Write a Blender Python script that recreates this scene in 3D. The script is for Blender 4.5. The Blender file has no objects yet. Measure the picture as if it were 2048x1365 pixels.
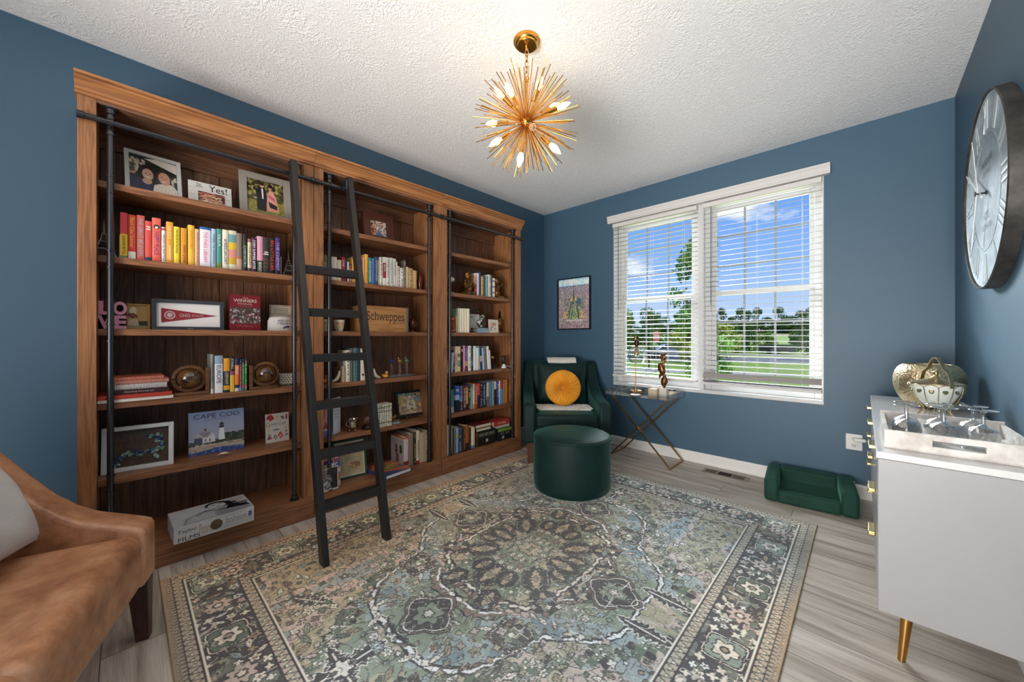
# a study with oak bookcases, a rolling ladder, a velvet armchair and a window with blinds
EXPO = 0.48; P_SKY = 6500; P_LOW_FILL = 60; P_REAR_FILL = 62; P_CEILING_FILL = 3; P_BEAM = 62; P_SUN = 2.4; P_LAMP = 4; WORLD = 0.8; CLOUD = (3.1, .7, 1.4)
WALL = '3e5c71'; CEILB = 0.32
import bpy, math, random
import numpy as np
from mathutils import Matrix, Vector, Euler
random.seed(7); rng = np.random.default_rng(7)
SC = bpy.context.scene
COL = SC.collection
PI = math.pi

# ---------------------------------------------------------------- camera
cam_d = bpy.data.cameras.new('camera'); cam = bpy.data.objects.new('camera', cam_d); COL.objects.link(cam)
cam.location = (0, 0, 1.1826); cam.rotation_euler = (PI/2, 0, 0.7613)
cam_d.sensor_width = 36; cam_d.lens = 739.4/2048*36; cam_d.shift_y = -8.65/2048
cam_d.clip_start = 0.02; cam_d.clip_end = 1500
SC.camera = cam
SC.view_settings.view_transform = 'Standard'; SC.view_settings.look = 'None'
SC.view_settings.gamma = 1; SC.view_settings.use_curve_mapping = False
SC.view_settings.exposure = EXPO

# ---------------------------------------------------------------- light
def area_light(name, loc, target, sx, sy, power, color):
    l = bpy.data.lights.new(name, 'AREA'); l.shape = 'RECTANGLE'; l.size = sx; l.size_y = sy
    l.energy = power; l.color = color
    o = bpy.data.objects.new(name, l); COL.objects.link(o); o.location = loc
    o.rotation_euler = (Vector(target)-Vector(loc)).to_track_quat('-Z', 'Y').to_euler()
    return o
area_light('sky_light', (-6.0, 8.8, 5.6), (-1.1, 3.7, 1.6), 7.0, 2.4, P_SKY, (0.88, 0.94, 1.0))
area_light('low_outdoor_fill', (-1.1, 5.4, -0.55), (-1.1, 3.0, 2.6), 5.0, 1.8, P_LOW_FILL, (1.0, 0.98, 0.95))  # added lamp outside below the sill, throws light up to the ceiling
area_light('rear_fill', (-0.55, -2.1, 1.3), (-0.95, 0, 1.3), 1.9, 2.2, P_REAR_FILL, (1.0, 0.97, 0.94))  # added fill lamp in front of the solid back wall, no opening there
area_light('ceiling_fill', (-0.75, -1.2, 1.5), (-0.75, -1.2, 3.4), 2.0, 1.2, P_CEILING_FILL, (1.0, 0.985, 0.97))  # added upward lamp behind the camera, brightens the room off the ceiling
o = area_light('beam_fill', (-0.55, -2.1, 0.9), (-0.9, 2.6, 2.9), 1.9, 1.2, P_BEAM, (1.0, 0.975, 0.945)); o.data.spread = math.radians(95)  # added fill with limited spread, aimed over the camera at the far ceiling
sun_d = bpy.data.lights.new('sun', 'SUN'); sun_d.energy = P_SUN; sun_d.angle = 0.01; sun_d.color = (1.0, 0.95, 0.85)
sun = bpy.data.objects.new('sun', sun_d); COL.objects.link(sun)
sun.rotation_euler = Vector((-0.45, 0.62, -0.75)).to_track_quat('-Z', 'Y').to_euler()

def srgb(c):
    if isinstance(c, str): c = [int(c[i:i+2], 16) for i in (0, 2, 4)]
    o = []
    for v in c[:3]:
        v = v/255.0
        o.append(v/12.92 if v <= 0.04045 else ((v+0.055)/1.055)**2.4)
    return tuple(o)
def srgb_np(a):
    return np.where(a <= 0.04045, a/12.92, ((np.clip(a, 0, 1)+0.055)/1.055)**2.4)

world = bpy.data.worlds.new('world'); SC.world = world; world.use_nodes = True
nt = world.node_tree; nt.nodes.clear()
def N(nt, t, **kw):
    n = nt.nodes.new(t)
    for k, v in kw.items():
        if k.startswith('i_'): n.inputs[k[2:].replace('_', ' ')].default_value = v
        else: setattr(n, k, v)
    return n
def ramp(nt, stops, interp='LINEAR'):
    r = nt.nodes.new('ShaderNodeValToRGB'); r.color_ramp.interpolation = interp
    e = r.color_ramp.elements
    while len(e) > 1: e.remove(e[-1])
    e[0].position = stops[0][0]; e[0].color = (*stops[0][1], 1)
    for p, c in stops[1:]:
        x = e.new(p); x.color = (*c, 1)
    return r
L = nt.links.new
tc = N(nt, 'ShaderNodeTexCoord'); sp = N(nt, 'ShaderNodeSeparateXYZ'); L(tc.outputs['Generated'], sp.inputs[0])
rp = ramp(nt, [(0.0, srgb('c6d8f2')), (0.06, srgb('b9d0f5')), (0.16, srgb('8fb8f6')), (0.34, srgb('669cf0')), (0.6, srgb('5f93e6')), (1.0, srgb('5f93e6'))])
L(sp.outputs['Z'], rp.inputs[0])
mp = N(nt, 'ShaderNodeMapping'); mp.inputs['Scale'].default_value = (5, 5, 11); mp.inputs['Location'].default_value = CLOUD
L(tc.outputs['Generated'], mp.inputs[0])
no = N(nt, 'ShaderNodeTexNoise', i_Scale=1.0, i_Detail=6.0, i_Roughness=0.55); L(mp.outputs[0], no.inputs['Vector'])
cr = ramp(nt, [(0.56, (0, 0, 0)), (0.66, (1, 1, 1))]); L(no.outputs[0], cr.inputs[0])
mx = N(nt, 'ShaderNodeMixRGB'); L(cr.outputs[0], mx.inputs[0]); L(rp.outputs[0], mx.inputs[1]); mx.inputs[2].default_value = (0.93, 0.94, 0.98, 1)
bg = N(nt, 'ShaderNodeBackground'); bg.inputs['Strength'].default_value = WORLD; L(mx.outputs[0], bg.inputs[0])
wo = N(nt, 'ShaderNodeOutputWorld'); L(bg.outputs[0], wo.inputs[0])

# ---------------------------------------------------------------- mesh builder
class MB:
    def __init__(s, M=None): s.v = []; s.f = []; s.m = []; s.M = M or Matrix()
    def add(s, vs, fs, m=0, M=None):
        T = s.M @ M if M is not None else s.M
        b = len(s.v)
        for p in vs: s.v.append(tuple(T @ Vector(p)))
        if isinstance(m, int): m = [m]*len(fs)
        for f, k in zip(fs, m): s.f.append([b+i for i in f]); s.m.append(k)
        return s
    def box(s, x0, x1, y0, y1, z0, z1, m=0, M=None):
        vs = [(x0, y0, z0), (x1, y0, z0), (x1, y1, z0), (x0, y1, z0), (x0, y0, z1), (x1, y0, z1), (x1, y1, z1), (x0, y1, z1)]
        return s.add(vs, [(0, 3, 2, 1), (4, 5, 6, 7), (0, 1, 5, 4), (1, 2, 6, 5), (2, 3, 7, 6), (3, 0, 4, 7)], m, M)
    def tube(s, pts, r, n=10, m=0, closed=False, caps=True, M=None, prof=None):
        pts = [Vector(p) for p in pts]; k = len(pts)
        rs = r if isinstance(r, (list, tuple)) else [r]*k
        vs = []; up = None
        for i, p in enumerate(pts):
            if closed: t = pts[(i+1) % k]-pts[i-1]
            else: t = pts[min(i+1, k-1)]-pts[max(i-1, 0)]
            t.normalize()
            if up is None:
                up = Vector((0, 0, 1)) if abs(t.z) < 0.9 else Vector((1, 0, 0))
            a = t.cross(up)
            if a.length < 1e-6: a = t.cross(Vector((0, 1, 0)))
            a.normalize(); b = a.cross(t).normalized(); up = b
            for j in range(n):
                if prof: cx, cy = prof[j]
                else: cx, cy = math.cos(2*PI*j/n), math.sin(2*PI*j/n)
                vs.append(tuple(p + (a*cx+b*cy)*rs[i]))
        fs = []
        for i in range(k if closed else k-1):
            for j in range(n):
                a0 = i*n+j; a1 = i*n+(j+1) % n; b0 = ((i+1) % k)*n+j; b1 = ((i+1) % k)*n+(j+1) % n
                fs.append((a0, a1, b1, b0))
        if caps and not closed:
            fs.append(tuple(range(n))[::-1]); fs.append(tuple((k-1)*n+j for j in range(n)))
        return s.add(vs, fs, m, M)
    def cyl(s, p0, p1, r0, r1=None, n=16, m=0, M=None):
        return s.tube([p0, p1], [r0, r0 if r1 is None else r1], n, m, M=M)
    def lathe(s, prof, c=(0, 0, 0), n=24, m=0, M=None, cap=True):
        vs = []; fs = []; k = len(prof)
        for r, z in prof:
            for j in range(n):
                a = 2*PI*j/n; vs.append((c[0]+max(r, 1e-5)*math.cos(a), c[1]+max(r, 1e-5)*math.sin(a), c[2]+z))
        for i in range(k-1):
            for j in range(n): fs.append((i*n+j, i*n+(j+1) % n, (i+1)*n+(j+1) % n, (i+1)*n+j))
        ms = [m]*len(fs) if isinstance(m, int) else [m[i] for i in range(k-1) for j in range(n)]
        if cap:
            if prof[0][0] > 1e-4: fs.append(tuple(range(n))[::-1]); ms.append(ms[0])
            if prof[-1][0] > 1e-4: fs.append(tuple((k-1)*n+j for j in range(n))); ms.append(ms[-1])
        return s.add(vs, fs, ms, M)
    def prism(s, poly, a, b, axis='x', m=0, M=None):
        # poly in the two other axes: x->(y,z), y->(x,z), z->(x,y)
        def P(t, q): return {'x': (t, q[0], q[1]), 'y': (q[0], t, q[1]), 'z': (q[0], q[1], t)}[axis]
        k = len(poly); vs = [P(a, q) for q in poly]+[P(b, q) for q in poly]
        fs = [tuple(range(k)), tuple(range(k, 2*k))[::-1]]+[(i, k+i, k+(i+1) % k, (i+1) % k) for i in range(k)]
        return s.add(vs, fs, m, M)
    def ell(s, c, r, n=16, m=0, M=None, rot=None):
        R = Matrix.Translation(c) @ (Euler(rot).to_matrix().to_4x4() if rot else Matrix())
        h = n//2; prof = [(math.sin(PI*i/h), -math.cos(PI*i/h)) for i in range(h+1)]
        vs = []; fs = []
        for pr, pz in prof:
            for j in range(n):
                a = 2*PI*j/n; vs.append(tuple(R @ Vector((r[0]*pr*math.cos(a), r[1]*pr*math.sin(a), r[2]*pz))))
        for i in range(h):
            for j in range(n): fs.append((i*n+j, i*n+(j+1) % n, (i+1)*n+(j+1) % n, (i+1)*n+j))
        return s.add(vs, fs, m, M)
    def surf(s, fn, nu, nv, m=0, M=None, cu=False):
        vs = [fn(i/(nu-1) if not cu else i/nu, j/(nv-1)) for i in range(nu) for j in range(nv)]
        fs = []
        for i in range(nu if cu else nu-1):
            for j in range(nv-1):
                i2 = (i+1) % nu; fs.append((i*nv+j, i2*nv+j, i2*nv+j+1, i*nv+j+1))
        return s.add(vs, fs, m, M)
    def text(s, t, M, w=None, h=None, m=0, ex=0.0, align='C', bold=0.0):
        v, f = glyphs(t, bold)
        if not len(v): return s
        x0, y0 = v.min(0); x1, y1 = v.max(0)
        sx = (w/(x1-x0)) if w else None; sy = (h/(y1-y0)) if h else None
        sx = sx or sy; sy = sy or sx
        ox = {'C': (x0+x1)/2, 'L': x0, 'R': x1}[align]
        vs = [((p[0]-ox)*sx, (p[1]-(y0+y1)/2)*sy, 0.0) for p in v]
        if ex:
            k = len(vs); s.add([(a, b, ex) for a, b, _ in vs], f, m, M)
            edges = {}
            for q in f:
                for i in range(len(q)):
                    e = (q[i], q[(i+1) % len(q)])
                    if (e[1], e[0]) in edges: del edges[(e[1], e[0])]
                    else: edges[e] = 1
            s.add([(a, b, 0) for a, b, _ in vs]+[(a, b, ex) for a, b, _ in vs], [(a, b, b+k, a+k) for a, b in edges], m, M)
        else: s.add(vs, f, m, M)
        return s
_g = {}
def glyphs(t, bold=0.0):
    k = (t, bold)
    if k in _g: return _g[k]
    c = bpy.data.curves.new('lettering', 'FONT'); c.body = t; c.size = 1; c.resolution_u = 5; c.offset = bold
    o = bpy.data.objects.new('lettering', c); COL.objects.link(o)
    dg = bpy.context.evaluated_depsgraph_get(); dg.update()
    me = bpy.data.meshes.new_from_object(o.evaluated_get(dg))
    v = np.array([p.co[:2] for p in me.vertices]) if len(me.vertices) else np.zeros((0, 2))
    f = [tuple(p.vertices) for p in me.polygons]
    bpy.data.meshes.remove(me); bpy.data.objects.remove(o); bpy.data.curves.remove(c)
    _g[k] = (v, f); return _g[k]

def frame(o, x, y, z=None):
    x = Vector(x).normalized(); y = Vector(y).normalized(); z = x.cross(y)
    M = Matrix.Identity(4)
    for i in range(3): M[i][0] = x[i]; M[i][1] = y[i]; M[i][2] = z[i]; M[i][3] = o[i]
    return M
SPINE = lambda x, y, z: frame((x, y, z), (0, 0, -1), (0, 1, 0))      # lettering running down a spine that faces the room
FACE = lambda x, y, z: frame((x, y, z), (0, 1, 0), (0, 0, 1))        # lettering on a face that looks to +x

def tagit(o, label=None, cat=None, group=None, kind=None):
    if label: o['label'] = label
    if cat: o['category'] = cat
    if group: o['group'] = group
    if kind: o['kind'] = kind
    return o
def build(name, mb, mats, parent=None, loc=None, rot=None, label=None, cat=None, group=None, kind=None, bevel=0, seg=2, smooth=35, sub=0, remesh=0):
    me = bpy.data.meshes.new(name); me.from_pydata(mb.v, [], mb.f)
    if not isinstance(mats, (list, tuple)): mats = [mats]
    for x in mats: me.materials.append(x)
    if len(mats) > 1: me.polygons.foreach_set('material_index', mb.m)
    me.validate()
    if smooth:
        me.polygons.foreach_set('use_smooth', [True]*len(me.polygons))
        me.set_sharp_from_angle(angle=math.radians(smooth))
    me.update()
    o = bpy.data.objects.new(name, me); COL.objects.link(o)
    if loc: o.location = loc
    if rot: o.rotation_euler = rot
    if parent: o.parent = parent
    if remesh:
        r = o.modifiers.new('unify', 'REMESH'); r.mode = 'VOXEL'; r.voxel_size = remesh; r.use_smooth_shade = True
        sm = o.modifiers.new('smooth', 'SMOOTH'); sm.iterations = 3; sm.factor = 0.6
    if bevel:
        b = o.modifiers.new('bevel', 'BEVEL'); b.width = bevel; b.segments = seg; b.limit_method = 'ANGLE'; b.angle_limit = math.radians(40)
        b.harden_normals = False
    if sub:
        u = o.modifiers.new('sub', 'SUBSURF'); u.levels = sub; u.render_levels = sub
    return tagit(o, label, cat, group, kind)
def thing(name, loc, label, cat, group=None, rotz=0, rot=None):
    o = bpy.data.objects.new(name, None); COL.objects.link(o); o.location = loc
    o.rotation_euler = rot if rot else (0, 0, rotz); o.empty_display_size = 0.05
    return tagit(o, label, cat, group)
def copy_tree(o, parent=None):
    c = o.copy(); COL.objects.link(c); c.parent = parent
    for ch in list(o.children): copy_tree(ch, c)
    return c

# ---------------------------------------------------------------- materials
_m = {}
def mat(name, color='808080', rough=0.5, metal=0.0, spec=0.5, bump=None, var=None, coat=0.0, sheen=0.0, trans=0.0, ior=1.45, emit=None, alpha=None):
    """plain surface; bump=(scale,strength[,detail]); var=(scale, colour2, low, high) mixes a second colour by noise"""
    if name in _m: return _m[name]
    m = bpy.data.materials.new(name); m.use_nodes = True; nt = m.node_tree; b = nt.nodes['Principled BSDF']
    c = (*srgb(color), 1); b.inputs['Base Color'].default_value = c
    b.inputs['Roughness'].default_value = rough; b.inputs['Metallic'].default_value = metal
    b.inputs['Specular IOR Level'].default_value = spec; b.inputs['IOR'].default_value = ior
    b.inputs['Coat Weight'].default_value = coat; b.inputs['Sheen Weight'].default_value = sheen
    b.inputs['Sheen Roughness'].default_value = 0.4
    b.inputs['Transmission Weight'].default_value = trans
    if emit: b.inputs['Emission Color'].default_value = (*srgb(emit[0]), 1); b.inputs['Emission Strength'].default_value = emit[1]
    tc = N(nt, 'ShaderNodeTexCoord')
    if var:
        n = N(nt, 'ShaderNodeTexNoise', i_Scale=var[0], i_Detail=5.0, i_Roughness=0.6); nt.links.new(tc.outputs['Object'], n.inputs['Vector'])
        r = ramp(nt, [(var[2], c[:3]), (var[3], srgb(var[1]))]); nt.links.new(n.outputs[0], r.inputs[0]); nt.links.new(r.outputs[0], b.inputs['Base Color'])
    if bump:
        n = N(nt, 'ShaderNodeTexNoise', i_Scale=bump[0], i_Detail=(bump[2] if len(bump) > 2 else 4.0)); nt.links.new(tc.outputs['Object'], n.inputs['Vector'])
        u = N(nt, 'ShaderNodeBump'); u.inputs['Strength'].default_value = bump[1]; u.inputs['Distance'].default_value = 0.01
        nt.links.new(n.outputs[0], u.inputs['Height']); nt.links.new(u.outputs[0], b.inputs['Normal'])
    _m[name] = m; return m
def pc(hexc, rough=0.45):
    return mat('print_'+hexc+('' if rough == 0.45 else '_%d' % (rough*100)), hexc, rough, spec=0.4)
def wood(name, axis, c0, c1, c2, rough=0.42, scale=1.0, bump=0.25, spec=0.4, knots=True):
    if name in _m: return _m[name]
    m = bpy.data.materials.new(name); m.use_nodes = True; nt = m.node_tree; b = nt.nodes['Principled BSDF']; L = nt.links.new
    tc = N(nt, 'ShaderNodeTexCoord'); oi = N(nt, 'ShaderNodeObjectInfo')
    ad = N(nt, 'ShaderNodeVectorMath', operation='ADD'); ml = N(nt, 'ShaderNodeVectorMath', operation='SCALE'); ml.inputs['Scale'].default_value = 0.0
    cb = N(nt, 'ShaderNodeCombineXYZ')
    for i in range(3): L(oi.outputs['Random'], cb.inputs[i])
    m3 = N(nt, 'ShaderNodeVectorMath', operation='SCALE'); m3.inputs['Scale'].default_value = 9.0; L(cb.outputs[0], m3.inputs[0])
    L(tc.outputs['Object'], ad.inputs[0]); L(m3.outputs[0], ad.inputs[1])
    mp = N(nt, 'ShaderNodeMapping'); sc = [14*scale]*3; sc['xyz'.index(axis)] = 0.9*scale; mp.inputs['Scale'].default_value = sc; L(ad.outputs[0], mp.inputs[0])
    n1 = N(nt, 'ShaderNodeTexNoise', i_Scale=1.0, i_Detail=3.0, i_Roughness=0.5, i_Distortion=0.6); L(mp.outputs[0], n1.inputs['Vector'])
    # cathedral rings from the slow noise
    mu = N(nt, 'ShaderNodeMath', operation='MULTIPLY'); mu.inputs[1].default_value = 9.0; L(n1.outputs[0], mu.inputs[0])
    fr = N(nt, 'ShaderNodeMath', operation='PINGPONG'); fr.inputs[1].default_value = 0.5; L(mu.outputs[0], fr.inputs[0])
    mp2 = N(nt, 'ShaderNodeMapping'); sc = [150*scale]*3; sc['xyz'.index(axis)] = 5*scale; mp2.inputs['Scale'].default_value = sc; L(ad.outputs[0], mp2.inputs[0])
    n2 = N(nt, 'ShaderNodeTexNoise', i_Scale=1.0, i_Detail=2.0); L(mp2.outputs[0], n2.inputs['Vector'])
    mm = N(nt, 'ShaderNodeMath', operation='MULTIPLY_ADD'); L(fr.outputs[0], mm.inputs[0]); mm.inputs[1].default_value = 0.9; 
    m4 = N(nt, 'ShaderNodeMath', operation='MULTIPLY'); m4.inputs[1].default_value = 0.6; L(n2.outputs[0], m4.inputs[0]); L(m4.outputs[0], mm.inputs[2])
    r = ramp(nt, [(0.12, srgb(c0)), (0.5, srgb(c1)), (1.0, srgb(c2))]); L(mm.outputs[0], r.inputs[0])
    L(r.outputs[0], b.inputs['Base Color']); b.inputs['Roughness'].default_value = rough; b.inputs['Specular IOR Level'].default_value = spec
    u = N(nt, 'ShaderNodeBump'); u.inputs['Strength'].default_value = bump; u.inputs['Distance'].default_value = 0.003
    L(mm.outputs[0], u.inputs['Height']); L(u.outputs[0], b.inputs['Normal'])
    _m[name] = m; return m
def glass(name, color='ffffff', rough=0.0, ior=1.45):
    return mat(name, color, rough, trans=1.0, ior=ior)
def painted(rough=0.5, key='painted', bump=None, sheen=0.0):
    if key in _m: return _m[key]
    m = bpy.data.materials.new(key); m.use_nodes = True; nt = m.node_tree; b = nt.nodes['Principled BSDF']
    a = N(nt, 'ShaderNodeAttribute', attribute_name='Col'); nt.links.new(a.outputs['Color'], b.inputs['Base Color'])
    b.inputs['Roughness'].default_value = rough; b.inputs['Sheen Weight'].default_value = sheen
    if bump:
        tc = N(nt, 'ShaderNodeTexCoord'); n = N(nt, 'ShaderNodeTexNoise', i_Scale=bump[0], i_Detail=3.0); nt.links.new(tc.outputs['Object'], n.inputs['Vector'])
        u = N(nt, 'ShaderNodeBump'); u.inputs['Strength'].default_value = bump[1]; u.inputs['Distance'].default_value = 0.004
        nt.links.new(n.outputs[0], u.inputs['Height']); nt.links.new(u.outputs[0], b.inputs['Normal'])
    _m[key] = m; return m

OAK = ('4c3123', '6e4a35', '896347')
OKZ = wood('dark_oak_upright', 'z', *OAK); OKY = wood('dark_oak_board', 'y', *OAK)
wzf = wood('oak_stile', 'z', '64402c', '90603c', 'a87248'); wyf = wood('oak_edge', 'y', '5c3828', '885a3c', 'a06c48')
wcr = wood('oak_crown', 'y', '7c4e30', 'a06a40', 'b8804e', scale=0.7)
black_metal = mat('black_metal', '4a4a4e', 0.27, 0.85, bump=(300, 0.05))
ladder_m = mat('ladder_black', '1f1c1b', 0.42, 0.0, spec=0.6, bump=(200, 0.05))
brass = mat('brass', 'b98b4e', 0.28, 1.0, bump=(150, 0.03))
gold = mat('gold', 'cf9a4c', 0.25, 1.0, bump=(120, 0.04))
whitep = mat('white_paint', 'e4e2de', 0.35)
pages_m = mat('page_paper', 'd8cfb8', 0.8, bump=(900, 0.3))
cream = mat('cream_paper', 'ddd6c6', 0.7)
chrome = mat('silver', 'c8c0b8', 0.15, 1.0)
bronze = mat('bronze', '8a6238', 0.34, 0.9, var=(30, '4a3018', .4, .7), bump=(90, 0.2))
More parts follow.
